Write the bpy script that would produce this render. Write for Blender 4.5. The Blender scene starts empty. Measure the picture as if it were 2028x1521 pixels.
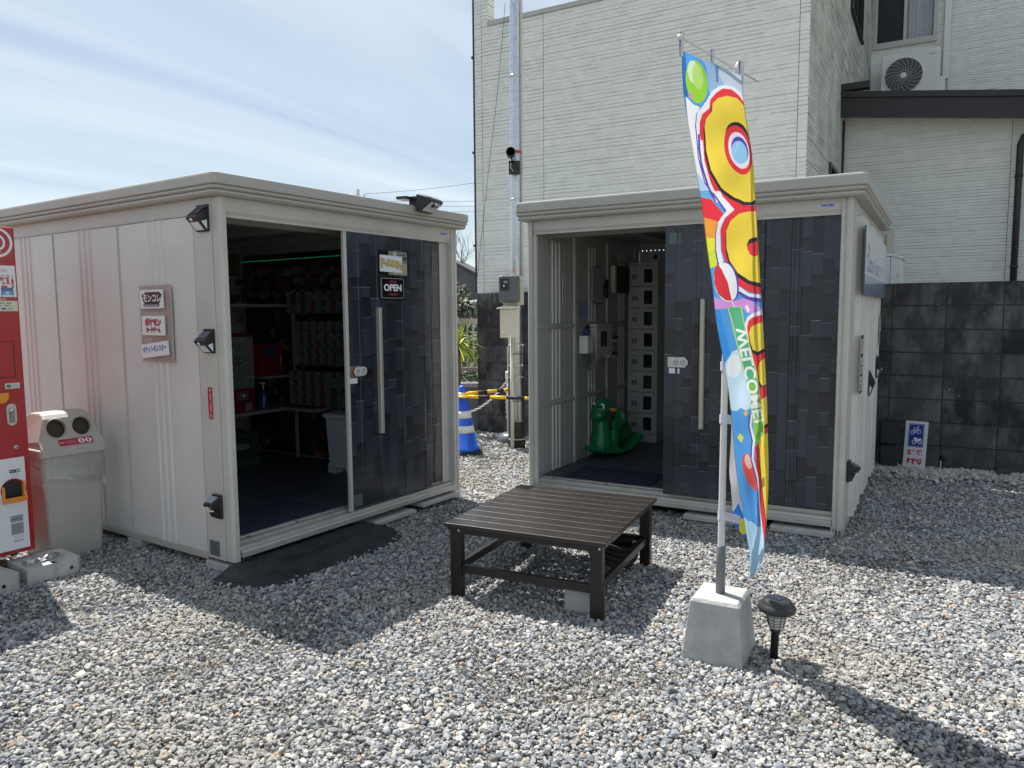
import bpy, bmesh, math, random
import numpy as np
from math import sin, cos, pi, radians, sqrt
from mathutils import Vector, Matrix, noise
from mathutils.geometry import tessellate_polygon
random.seed(7); RNG = np.random.default_rng(7)
SC = bpy.context.scene
COL = SC.collection

# ------------------------------------------------------------------ camera
F_PX, PITCH, ROLL, CAM_H = 1487.0, radians(5.43), radians(.45), 1.40
cam = bpy.data.cameras.new('camera'); camo = bpy.data.objects.new('camera', cam); COL.objects.link(camo)
fw = Vector((0, cos(PITCH), -sin(PITCH))); u0 = Vector((0, sin(PITCH), cos(PITCH))); r0 = Vector((1, 0, 0))
rt = cos(ROLL)*r0 - sin(ROLL)*u0; up = sin(ROLL)*r0 + cos(ROLL)*u0
m = Matrix((rt, up, -fw)).transposed().to_4x4(); m.translation = (0, 0, CAM_H)
camo.matrix_world = m
cam.sensor_width = 36; cam.lens = F_PX*36/2028; cam.clip_start = .05; cam.clip_end = 2000
SC.camera = camo

# ------------------------------------------------------------------ light
SUN_AZ, SUN_EL = radians(-40.0), radians(61.0)      # azimuth from +Y towards +X
SKY_STRENGTH, SUN_STRENGTH, EXPOSURE = .105, 5.0, 0.65
world = bpy.data.worlds.new('World'); SC.world = world; world.use_nodes = True
nt = world.node_tree; N = nt.nodes; LK = nt.links
bg = N['Background']; bg.inputs['Strength'].default_value = SKY_STRENGTH
sky = N.new('ShaderNodeTexSky'); sky.sky_type = 'NISHITA'; sky.sun_disc = False
sky.sun_elevation = SUN_EL; sky.sun_rotation = SUN_AZ
sky.air_density = 1.0; sky.dust_density = .35; sky.ozone_density = 1.6; sky.altitude = 0
tc = N.new('ShaderNodeTexCoord')
sep = N.new('ShaderNodeSeparateXYZ'); LK.new(tc.outputs['Generated'], sep.inputs[0])
zc = N.new('ShaderNodeMath'); zc.operation = 'MAXIMUM'; zc.inputs[1].default_value = .0; LK.new(sep.outputs['Z'], zc.inputs[0])
za = N.new('ShaderNodeMath'); za.operation = 'ADD'; za.inputs[1].default_value = .12; LK.new(zc.outputs[0], za.inputs[0])
dx = N.new('ShaderNodeMath'); dx.operation = 'DIVIDE'; LK.new(sep.outputs['X'], dx.inputs[0]); LK.new(za.outputs[0], dx.inputs[1])
dy = N.new('ShaderNodeMath'); dy.operation = 'DIVIDE'; LK.new(sep.outputs['Y'], dy.inputs[0]); LK.new(za.outputs[0], dy.inputs[1])
cb = N.new('ShaderNodeCombineXYZ'); LK.new(dx.outputs[0], cb.inputs[0]); LK.new(dy.outputs[0], cb.inputs[1])
mp = N.new('ShaderNodeMapping'); mp.vector_type = 'TEXTURE'; mp.inputs['Rotation'].default_value = (0, 0, radians(52)); mp.inputs['Scale'].default_value = (4.2, .95, 1); mp.inputs['Location'].default_value = (.2, .9, 0)
LK.new(cb.outputs[0], mp.inputs[0])
nz = N.new('ShaderNodeTexNoise'); nz.inputs['Scale'].default_value = 1.25; nz.inputs['Detail'].default_value = 6; nz.inputs['Roughness'].default_value = .48; nz.inputs['Distortion'].default_value = .6
LK.new(mp.outputs[0], nz.inputs['Vector'])
rp = N.new('ShaderNodeValToRGB'); rp.color_ramp.elements[0].position = .34; rp.color_ramp.elements[1].position = .70
LK.new(nz.outputs['Fac'], rp.inputs[0])
mulc = N.new('ShaderNodeMath'); mulc.operation = 'MULTIPLY_ADD'; mulc.inputs[1].default_value = .68; mulc.inputs[2].default_value = .22; LK.new(rp.outputs[0], mulc.inputs[0])
mx = N.new('ShaderNodeMixRGB'); mx.inputs[2].default_value = (5.45, 6.05, 6.4, 1)
LK.new(mulc.outputs[0], mx.inputs[0]); gn = N.new('ShaderNodeVectorMath'); gn.operation = 'SCALE'; gn.inputs['Scale'].default_value = .64; LK.new(sky.outputs[0], gn.inputs[0]); LK.new(gn.outputs[0], mx.inputs[1]); LK.new(mx.outputs[0], bg.inputs['Color'])
sun = bpy.data.lights.new('sun', 'SUN'); sun.energy = SUN_STRENGTH; sun.angle = radians(.53); sun.color = (1, .965, .91)
suno = bpy.data.objects.new('sun', sun); COL.objects.link(suno)
sd = Vector((sin(SUN_AZ)*cos(SUN_EL), cos(SUN_AZ)*cos(SUN_EL), sin(SUN_EL)))
suno.rotation_euler = sd.to_track_quat('Z', 'Y').to_euler(); suno.location = sd*30
vs = SC.view_settings; vs.view_transform = 'Standard'; vs.look = 'None'; vs.exposure = EXPOSURE; vs.gamma = 1
vs.use_curve_mapping = False
SC.render.engine = 'CYCLES'
SC.cycles.use_denoising = True
SC.cycles.max_bounces = 8; SC.cycles.diffuse_bounces = 4

# ------------------------------------------------------------------ materials
MATS = {}
def srgb(r, g, b):
    f = lambda c: (c/255/12.92) if c/255 <= .04045 else ((c/255+.055)/1.055)**2.4
    return (f(r), f(g), f(b))
def mat(name, col, rough=.5, metal=0., var=.06, vscale=6., bump=0., bscale=60., coat=0., alpha=1., trans=0., emit=None, estr=0., dirt=0., spec=.5, ior=1.45, stretch=None):
    if name in MATS: return MATS[name]
    m = bpy.data.materials.new(name); m.use_nodes = True; MATS[name] = m
    n = m.node_tree.nodes; l = m.node_tree.links; p = n['Principled BSDF']
    p.inputs['Roughness'].default_value = rough; p.inputs['Metallic'].default_value = metal
    p.inputs['Specular IOR Level'].default_value = spec; p.inputs['IOR'].default_value = ior
    if coat: p.inputs['Coat Weight'].default_value = coat; p.inputs['Coat Roughness'].default_value = .12
    if alpha < 1: p.inputs['Alpha'].default_value = alpha
    if trans: p.inputs['Transmission Weight'].default_value = trans
    if emit: p.inputs['Emission Color'].default_value = (*emit, 1); p.inputs['Emission Strength'].default_value = estr
    t = n.new('ShaderNodeTexCoord'); mpn = n.new('ShaderNodeMapping'); l.new(t.outputs['Object'], mpn.inputs[0])
    if stretch: mpn.inputs['Scale'].default_value = stretch
    if var:
        z = n.new('ShaderNodeTexNoise'); z.inputs['Scale'].default_value = vscale; z.inputs['Detail'].default_value = 6; z.inputs['Roughness'].default_value = .65
        l.new(mpn.outputs[0], z.inputs['Vector'])
        r = n.new('ShaderNodeValToRGB'); r.color_ramp.elements[0].position = .3; r.color_ramp.elements[1].position = .7
        r.color_ramp.elements[0].color = (*[max(0, c*(1-var*1.5)) for c in col], 1); r.color_ramp.elements[1].color = (*[min(1, c*(1+var)) for c in col], 1)
        l.new(z.outputs['Fac'], r.inputs[0]); out = r.outputs[0]
        if dirt:
            z2 = n.new('ShaderNodeTexNoise'); z2.inputs['Scale'].default_value = vscale*.35; z2.inputs['Detail'].default_value = 9; z2.inputs['Roughness'].default_value = .7
            l.new(mpn.outputs[0], z2.inputs['Vector'])
            r2 = n.new('ShaderNodeValToRGB'); r2.color_ramp.elements[0].position = .5; r2.color_ramp.elements[1].position = .72
            r2.color_ramp.elements[0].color = (0, 0, 0, 1); r2.color_ramp.elements[1].color = (dirt, dirt, dirt, 1)
            l.new(z2.outputs['Fac'], r2.inputs[0])
            q = n.new('ShaderNodeMixRGB'); q.inputs[2].default_value = (*[c*.55 for c in col], 1)
            l.new(r2.outputs[0], q.inputs[0]); l.new(out, q.inputs[1]); out = q.outputs[0]
        l.new(out, p.inputs['Base Color'])
        rr = n.new('ShaderNodeMapRange'); rr.inputs['To Min'].default_value = max(.02, rough-.07); rr.inputs['To Max'].default_value = min(1, rough+.09)
        l.new(z.outputs['Fac'], rr.inputs[0]); l.new(rr.outputs[0], p.inputs['Roughness'])
    else: p.inputs['Base Color'].default_value = (*col, 1)
    if bump:
        zb = n.new('ShaderNodeTexNoise'); zb.inputs['Scale'].default_value = bscale; zb.inputs['Detail'].default_value = 5
        l.new(mpn.outputs[0], zb.inputs['Vector'])
        b = n.new('ShaderNodeBump'); b.inputs['Strength'].default_value = bump; b.inputs['Distance'].default_value = .01
        l.new(zb.outputs['Fac'], b.inputs['Height']); l.new(b.outputs[0], p.inputs['Normal'])
    return m
def print_mat(name, img, rough=.45, coat=0., transl=0., bump_h=0.):
    m = bpy.data.materials.new(name); m.use_nodes = True
    n = m.node_tree.nodes; l = m.node_tree.links; p = n['Principled BSDF']
    t = n.new('ShaderNodeTexImage'); t.image = img; l.new(t.outputs[0], p.inputs['Base Color'])
    p.inputs['Roughness'].default_value = rough
    if coat: p.inputs['Coat Weight'].default_value = coat; p.inputs['Coat Roughness'].default_value = .08
    if transl:
        tr = n.new('ShaderNodeBsdfTranslucent'); l.new(t.outputs[0], tr.inputs[0])
        ms = n.new('ShaderNodeMixShader'); ms.inputs[0].default_value = transl
        l.new(p.outputs[0], ms.inputs[1]); l.new(tr.outputs[0], ms.inputs[2]); l.new(ms.outputs[0], n['Material Output'].inputs[0])
    return m

BEIGE = mat('beige_steel', (.53, .515, .47), .42, var=.07, vscale=3, dirt=.20, coat=.15)
PANEL = mat('panel_steel', (.65, .635, .605), .40, var=.05, vscale=2.2, dirt=.16, coat=.2)
TAUPE = mat('fascia_steel', (.43, .415, .37), .42, var=.05, vscale=2, dirt=.12, coat=.15)
INNER = mat('inner_steel', (.40, .40, .38), .5, var=.05, vscale=3)
CEIL = mat('ceiling_steel', (.30, .30, .28), .6)
FLOORM = mat('floor_sheet', (.06, .068, .085), .45, var=.3, vscale=8, bump=.05)
BLUEMAT = mat('door_mat_blue', (.016, .026, .055), .95, var=.25, vscale=60, bump=.6, bscale=350)
RUBBER = mat('black_rubber', (.036, .036, .041), .50, var=.3, vscale=12, dirt=.2, bump=.15, bscale=90)
ALU = mat('sill_aluminium', (.50, .49, .45), .35, metal=.35, var=.08, vscale=8)
CONC = mat('concrete', (.40, .40, .385), .88, var=.12, vscale=7, bump=.35, bscale=110, dirt=.3)
CONCL = mat('pale_concrete', (.47, .465, .44), .85, var=.12, vscale=9, bump=.25, bscale=120, dirt=.25)
BLK = mat('black_plastic', (.018, .018, .02), .32, var=.15, vscale=15)
BLKM = mat('black_matte', (.02, .02, .022), .6, var=.15)
WHITE = mat('white_plastic', (.74, .74, .72), .35, var=.03)
DIFF = mat('lamp_diffuser', (.72, .76, .78), .18, var=.05, vscale=90, coat=.5)
SOLAR = mat('solar_cell', (.03, .045, .08), .12, var=.1, coat=1.)
TBL = mat('brown_aluminium', (.026, .021, .018), .36, metal=.15, var=.2, vscale=5, coat=.22, stretch=(1, 8, 8))
TBLD = mat('brown_aluminium_frame', (.022, .018, .017), .35, metal=.2, var=.1)
RED = mat('vending_red', (.42, .012, .02), .28, var=.04, coat=.5)
ORANGE = mat('orange_plastic', (.85, .30, .035), .3, var=.05)
STEEL = mat('galvanised_steel', (.60, .64, .67), .33, metal=.85, var=.12, vscale=25)
CHROME = mat('satin_metal', (.55, .54, .52), .28, metal=.9, var=.05)
CREAM = mat('cream_paint', (.62, .60, .50), .45, var=.05)
METERG = mat('meter_grey', (.11, .12, .135), .35, var=.06)
BLUE = mat('cone_blue', (.012, .10, .62), .4, var=.06)
REFLW = mat('reflective_white', (.70, .72, .72), .4, var=.05)
YEL = mat('bar_yellow', (.85, .52, .02), .4, var=.05)
GREEN = mat('toy_green', (.008, .19, .07), .33, var=.05, coat=.2)
GREYP = mat('grey_bin_plastic', (.60, .63, .66), .5, var=.04)
BINP = mat('bin_beige_plastic', (.46, .44, .40), .5, var=.05, vscale=4, dirt=.15)
FILM = mat('bag_film', (.75, .75, .74), .25, alpha=.42, var=.1, vscale=20, bump=.5, bscale=18)
DKBROWN = mat('dark_brown_metal', (.030, .025, .027), .42, var=.08)
SIDING = mat('ledge_siding', (.78, .79, .745), .8, var=.06, vscale=9, bump=.25, bscale=90, dirt=.12)
SIDING2 = mat('ledge_siding_stained', (.66, .66, .59), .85, var=.16, vscale=3, bump=.25, bscale=90, dirt=.45)
HSEAL = mat('siding_sealant', (.16, .16, .155), .7)
def block_mat(name, col):
    m = mat(name, col, .92, var=.35, vscale=4, bump=.6, bscale=140, dirt=.5); n = m.node_tree.nodes; l = m.node_tree.links; p = n['Principled BSDF']
    src = p.inputs['Base Color'].links[0].from_socket; ge = n.new('ShaderNodeNewGeometry'); mpn = n.new('ShaderNodeMapping'); mpn.inputs['Scale'].default_value = (3.2, 3.2, 1.6); l.new(ge.outputs['Position'], mpn.inputs[0])
    z = n.new('ShaderNodeTexNoise'); z.inputs['Scale'].default_value = 1.6; z.inputs['Detail'].default_value = 10; z.inputs['Roughness'].default_value = .68; l.new(mpn.outputs[0], z.inputs['Vector'])
    r = n.new('ShaderNodeValToRGB'); r.color_ramp.elements[0].position = .46; r.color_ramp.elements[0].color = (0, 0, 0, 1); r.color_ramp.elements[1].position = .70; r.color_ramp.elements[1].color = (.9, .9, .9, 1); l.new(z.outputs['Fac'], r.inputs[0])
    q = n.new('ShaderNodeMixRGB'); q.inputs[2].default_value = (.18, .178, .172, 1); l.new(r.outputs[0], q.inputs[0]); l.new(src, q.inputs[1])
    z2 = n.new('ShaderNodeTexNoise'); z2.inputs['Scale'].default_value = 26; z2.inputs['Detail'].default_value = 3; l.new(ge.outputs['Position'], z2.inputs['Vector'])
    r2 = n.new('ShaderNodeValToRGB'); r2.color_ramp.elements[0].position = .72; r2.color_ramp.elements[0].color = (0, 0, 0, 1); r2.color_ramp.elements[1].position = .78; r2.color_ramp.elements[1].color = (.8, .8, .8, 1); l.new(z2.outputs['Fac'], r2.inputs[0])
    q2 = n.new('ShaderNodeMixRGB'); q2.inputs[2].default_value = (.42, .42, .40, 1); l.new(r2.outputs[0], q2.inputs[0]); l.new(q.outputs[0], q2.inputs[1]); l.new(q2.outputs[0], p.inputs['Base Color']); return m
BLOCKM = [block_mat('block_%s' % w, c) for w, c in (('soot', (.045, .046, .050)), ('grey', (.068, .069, .072)), ('dark', (.028, .029, .033)), ('mid', (.088, .089, .090)))]
MORTAR = mat('mortar', (.05, .05, .05), .95, var=.2, vscale=20)
GLASS = mat('window_glass', (.05, .06, .07), .04, var=0, coat=1.)
CURT = mat('curtain_cloth', (.80, .83, .88), .9, var=.05)
CURTD = mat('curtain_shade', (.13, .135, .15), .9, var=.08)
FRAMEG = mat('window_frame', (.47, .45, .42), .4, metal=.3, var=.04)
REDP = mat('red_plastic', (.17, .006, .018), .3)
CLEAR = mat('clear_acrylic', (.8, .85, .88), .06, alpha=.16, var=0)
CHAINM = mat('white_chain', (.72, .72, .70), .4, var=.05)
LEDG = mat('led_green', (.0, .2, .1), .5, var=0, emit=(.02, .9, .35), estr=.13)
LEDW = mat('led_white', (.2, .2, .25), .5, var=0, emit=(.65, .75, 1.), estr=1.6)

# ------------------------------------------------------------------ mesh helpers
class B:
    def __init__(s): s.v = []; s.f = []; s.mi = []; s.sm = []; s.mats = []; s.uv = {}
    def _m(s, mt):
        if mt is None: return 0
        if mt not in s.mats: s.mats.append(mt)
        return s.mats.index(mt)
    def face(s, pts, mt=None, sm=False, uv=None):
        b = len(s.v); s.v += [tuple(p) for p in pts]; s.f.append(list(range(b, b+len(pts)))); s.mi.append(s._m(mt)); s.sm.append(sm)
        if uv: s.uv[len(s.f)-1] = uv
    def idx(s, verts, faces, mt=None, sm=False):
        b = len(s.v); s.v += [tuple(p) for p in verts]; k = s._m(mt)
        for f in faces: s.f.append([b+i for i in f]); s.mi.append(k); s.sm.append(sm)
    def box(s, x0, x1, y0, y1, z0, z1, mt=None, M=None):
        v = [(x, y, z) for z in (z0, z1) for x, y in ((x0, y0), (x1, y0), (x1, y1), (x0, y1))]
        if M is not None: v = [M @ Vector(p) for p in v]
        s.idx(v, [(0, 3, 2, 1), (4, 5, 6, 7), (0, 1, 5, 4), (1, 2, 6, 5), (2, 3, 7, 6), (3, 0, 4, 7)], mt); return s
    def prism(s, poly, axis, a, b, mt=None, sm=False, holes=None, M=None):
        """poly: 2D outline; axis x: (y,z), y: (x,z), z: (x,y)"""
        def P(p, t):
            q = {'x': (t, p[0], p[1]), 'y': (p[0], t, p[1]), 'z': (p[0], p[1], t)}[axis]
            return tuple(M @ Vector(q)) if M is not None else q
        rings = [poly]+(holes or [])
        allp = [p for r in rings for p in r]
        tri = tessellate_polygon([[Vector((p[0], p[1], 0)) for p in r] for r in rings])
        n = len(allp)
        s.idx([P(p, a) for p in allp]+[P(p, b) for p in allp], [tuple(t) for t in tri]+[tuple(i+n for i in reversed(t)) for t in tri], mt)
        for r in rings:
            k = len(r); v = [P(p, a) for p in r]+[P(p, b) for p in r]
            s.idx(v, [(i, (i+1) % k, (i+1) % k+k, i+k) for i in range(k)], mt, sm)
        return s
    def lathe(s, prof, c=(0, 0, 0), n=24, mt=None, sm=True, axis='z', M=None):
        v = []
        for r, z in prof:
            for i in range(n):
                a = 2*pi*i/n
                q = {'z': (r*cos(a), r*sin(a), z), 'y': (r*cos(a), z, r*sin(a)), 'x': (z, r*cos(a), r*sin(a))}[axis]
                q = Vector((q[0]+c[0], q[1]+c[1], q[2]+c[2])); v.append(M @ q if M is not None else q)
        f = []
        for j in range(len(prof)-1):
            for i in range(n):
                k = (i+1) % n; f.append((j*n+i, j*n+k, (j+1)*n+k, (j+1)*n+i))
        s.idx(v, f, mt, sm)
        for j in (0, len(prof)-1):
            if prof[j][0] > 1e-5: s.idx([v[j*n+i] for i in range(n)], [tuple(range(n))], mt)
        return s
    def tube(s, pts, r, n=8, mt=None, sm=True, closed=False):
        pts = [Vector(p) for p in pts]; m = len(pts); v = []
        rs = r if isinstance(r, (list, tuple)) else [r]*m
        ref = None
        for i, p in enumerate(pts):
            a = pts[(i-1) % m] if (closed or i > 0) else p; b = pts[(i+1) % m] if (closed or i < m-1) else p
            t = (b-a).normalized()
            if ref is None:
                ref = t.orthogonal().normalized()
            else: ref = (ref-t*ref.dot(t)).normalized()
            w = t.cross(ref)
            for k in range(n):
                q = 2*pi*k/n; v.append(p+(ref*cos(q)+w*sin(q))*rs[i])
        f = []
        for j in range(m if closed else m-1):
            for k in range(n):
                k2 = (k+1) % n; j2 = (j+1) % m
                f.append((j*n+k, j*n+k2, j2*n+k2, j2*n+k))
        s.idx(v, f, mt, sm)
        if not closed:
            s.idx(v[:n], [tuple(range(n))], mt); s.idx(v[-n:], [tuple(range(n))], mt)
        return s
    def ball(s, c, r, n=12, mt=None, M=None):
        rr = r if isinstance(r, (tuple, list)) else (r, r, r)
        v = []; f = []; h = n//2
        for j in range(h+1):
            for i in range(n):
                a = 2*pi*i/n; b = pi*j/h
                q = Vector((c[0]+rr[0]*sin(b)*cos(a), c[1]+rr[1]*sin(b)*sin(a), c[2]+rr[2]*cos(b))); v.append(M @ q if M is not None else q)
        for j in range(h):
            for i in range(n):
                k = (i+1) % n; f.append((j*n+i, (j+1)*n+i, (j+1)*n+k, j*n+k))
        s.idx(v, f, mt, True); return s
    def make(s, name, mt=None, parent=None, bevel=0, M=None, fix=True, seg=2):
        me = bpy.data.meshes.new(name); me.from_pydata(s.v, [], s.f)
        mats = s.mats if s.mats else []
        if mt is not None and not mats: mats = [mt]
        for q in mats: me.materials.append(q)
        if len(s.mi): me.polygons.foreach_set('material_index', s.mi); me.polygons.foreach_set('use_smooth', s.sm)
        if s.uv:
            uvl = me.uv_layers.new(name='UVMap')
            for fi, uv in s.uv.items():
                for li, q in zip(me.polygons[fi].loop_indices, uv): uvl.data[li].uv = q
        if fix:
            bm = bmesh.new(); bm.from_mesh(me); bmesh.ops.remove_doubles(bm, verts=bm.verts, dist=1e-6)
            bmesh.ops.recalc_face_normals(bm, faces=bm.faces); bm.to_mesh(me); bm.free()
        o = bpy.data.objects.new(name, me); COL.objects.link(o)
        if parent is not None: o.parent = parent
        if M is not None: o.matrix_local = M
        if bevel:
            md = o.modifiers.new('bevel', 'BEVEL'); md.width = bevel; md.segments = seg; md.limit_method = 'ANGLE'; md.angle_limit = radians(40)
        return o
def thing(name, label, cat, M=None, group=None):
    o = bpy.data.objects.new(name, None); COL.objects.link(o); o.empty_display_size = .1
    if M is not None: o.matrix_world = M
    o['label'] = label; o['category'] = cat
    if group: o['group'] = group
    return o
def tag(o, label, cat, group=None):
    o['label'] = label; o['category'] = cat
    if group: o['group'] = group
    return o
def struct(o): o['kind'] = 'structure'; return o
def stuff(o): o['kind'] = 'stuff'; return o
def copy_tree(o, parent=None, label=None, M=None):
    c = o.copy(); COL.objects.link(c)
    if parent is not None: c.parent = parent
    if label: c['label'] = label
    if M is not None: c.matrix_world = M
    for ch in list(o.children): copy_tree(ch, c)
    return c
def T(x=0, y=0, z=0, rz=0): return Matrix.Translation((x, y, z)) @ Matrix.Rotation(rz, 4, 'Z')

# ------------------------------------------------------------------ printed artwork drawn in code
def text_tris(s, bold=0.):
    cu = bpy.data.curves.new('t', 'FONT'); cu.body = s; cu.size = 1; cu.offset = bold; cu.resolution_u = 3
    cu.align_x = 'LEFT'
    o = bpy.data.objects.new('t', cu); COL.objects.link(o)
    bpy.context.view_layer.update()
    dg = bpy.context.evaluated_depsgraph_get(); me = bpy.data.meshes.new_from_object(o.evaluated_get(dg))
    me.calc_loop_triangles()
    v = np.array([x.co[:2] for x in me.vertices]) if len(me.vertices) else np.zeros((0, 2)); t = [tuple(q.vertices) for q in me.loop_triangles]
    bpy.data.objects.remove(o); bpy.data.curves.remove(cu); bpy.data.meshes.remove(me)
    return v, t
class Art:
    def __init__(s, w, h, col=(.8, .8, .8), ss=2):
        s.w, s.h, s.ss = w, h, ss; s.a = np.empty((h*ss, w*ss, 3), np.float32); s.a[:] = col
    def _fill(s, pts, col):
        p = np.asarray(pts, float)*s.ss; H, W = s.a.shape[:2]
        x0, y0 = np.floor(p.min(0)).astype(int); x1, y1 = np.ceil(p.max(0)).astype(int)
        x0, y0 = max(0, x0), max(0, y0); x1, y1 = min(W, x1+1), min(H, y1+1)
        if x1 <= x0 or y1 <= y0: return
        X, Y = np.meshgrid(np.arange(x0, x1)+.5, np.arange(y0, y1)+.5); ins = np.zeros(X.shape, bool)
        for i in range(len(p)):
            ax, ay = p[i]; bx, by = p[(i+1) % len(p)]
            if ay == by: continue
            c = ((ay > Y) != (by > Y)) & (X < (bx-ax)*(Y-ay)/(by-ay)+ax); ins ^= c
        s.a[y0:y1, x0:x1][ins] = col
    def poly(s, pts, col): s._fill(pts, col); return s
    def rect(s, x0, y0, x1, y1, col): s._fill([(x0, y0), (x1, y0), (x1, y1), (x0, y1)], col); return s
    def ell(s, cx, cy, rx, ry, col, rot=0, n=40):
        c, q = cos(rot), sin(rot)
        s._fill([(cx+rx*cos(t)*c-ry*sin(t)*q, cy+rx*cos(t)*q+ry*sin(t)*c) for t in np.linspace(0, 2*pi, n, False)], col); return s
    def line(s, pts, w, col):
        for (ax, ay), (bx, by) in zip(pts[:-1], pts[1:]):
            d = max(1e-6, sqrt((bx-ax)**2+(by-ay)**2)); nx, ny = -(by-ay)/d*w/2, (bx-ax)/d*w/2
            s._fill([(ax+nx, ay+ny), (bx+nx, by+ny), (bx-nx, by-ny), (ax-nx, ay-ny)], col); s.ell(bx, by, w/2, w/2, col, n=10)
        return s
    def text(s, t, x, y, size, col, al='c', rot=0, flip=False, bold=0., sx=1., width=None):
        v, tr = text_tris(t, bold)
        if not len(v): return s
        lo, hi = v.min(0), v.max(0)
        if width: sx = width/max(1e-6, (hi[0]-lo[0])*size)
        v = v.copy(); v[:, 0] = (v[:, 0]-{'l': lo[0], 'c': (lo[0]+hi[0])/2, 'r': hi[0]}[al])*sx; v[:, 1] -= (lo[1]+hi[1])/2
        v *= size; v[:, 1] *= (1 if flip else -1)
        c, q = cos(rot), sin(rot); v = np.stack([v[:, 0]*c-v[:, 1]*q+x, v[:, 0]*q+v[:, 1]*c+y], 1)
        for a, b, d in tr: s._fill([v[a], v[b], v[d]], col)
        return s
    def image(s, name):
        a = s.a.reshape(s.h, s.ss, s.w, s.ss, 3).mean((1, 3)); return to_image(name, a)
def to_image(name, a):
    h, w = a.shape[:2]; img = bpy.data.images.new(name, w, h)
    e = np.where(a <= .0031308, a*12.92, 1.055*np.power(np.clip(a, 1e-6, 1), 1/2.4)-.055)
    px = np.ones((h, w, 4), np.float32); px[..., :3] = e[::-1]; img.pixels.foreach_set(px.ravel()); img.update(); return img
def plate(name, w, h, t, pm, parent=None, M=None, edge=None, x=0, z=0, y=0, bevel=0):
    """thin board standing in its local XZ plane, printed side towards local -Y, centred on x,z"""
    b = B(); x0, x1, z0, z1 = x-w/2, x+w/2, z-h/2, z+h/2; e = edge or WHITE
    b.face([(x0, y-t, z0), (x1, y-t, z0), (x1, y-t, z1), (x0, y-t, z1)], pm, uv=[(0, 0), (1, 0), (1, 1), (0, 1)])
    b.face([(x0, y, z0), (x0, y, z1), (x1, y, z1), (x1, y, z0)], e)
    for q in ([(x0, y-t, z0), (x0, y, z0), (x1, y, z0), (x1, y-t, z0)], [(x0, y-t, z1), (x1, y-t, z1), (x1, y, z1), (x0, y, z1)],
              [(x0, y-t, z0), (x0, y-t, z1), (x0, y, z1), (x0, y, z0)], [(x1, y-t, z0), (x1, y, z0), (x1, y, z1), (x1, y-t, z1)]): b.face(q, e)
    return b.make(name, None, parent, M=M, fix=False)
WT, BK = (.80, .80, .80), (.01, .01, .012)

# ------------------------------------------------------------------ places (metres)
A_R = radians(29.8); A_L = radians(33.6)
FW = Matrix.Rotation(-A_R, 4, 'Z')                                    # wall and house frame: x along the wall, y away
LOR = Vector((-1.512, 3.946, 0)); FL = Matrix.Translation(LOR) @ Matrix.Rotation(pi/2-A_L, 4, 'Z')
ROR = Vector((2.015-2.18*cos(A_R), 4.484+2.18*sin(A_R), 0)); FR = Matrix.Translation(ROR) @ Matrix.Rotation(-A_R, 4, 'Z')
Z = Vector((0, 0, 1))
WALL_D = 7.46

# ------------------------------------------------------------------ ground
g = B(); g.face([(-400, -400, -.03), (400, -400, -.03), (400, 400, -.03), (-400, 400, -.03)], None)
struct(g.make('ground', mat('earth', (.13, .12, .10), .95, var=.3, vscale=1.5, bump=.4, bscale=40), fix=False))
g = B(); g.face([(-9, -3, -.012), (9, -3, -.012), (9, 6, -.012), (2, 10.5, -.012), (-6, 10.5, -.012), (-9, 9, -.012)], None)
struct(g.make('gravel_yard', mat('gravel_bed', (.20, .185, .155), .95, var=.45, vscale=70, bump=1., bscale=120), fix=False))

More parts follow.
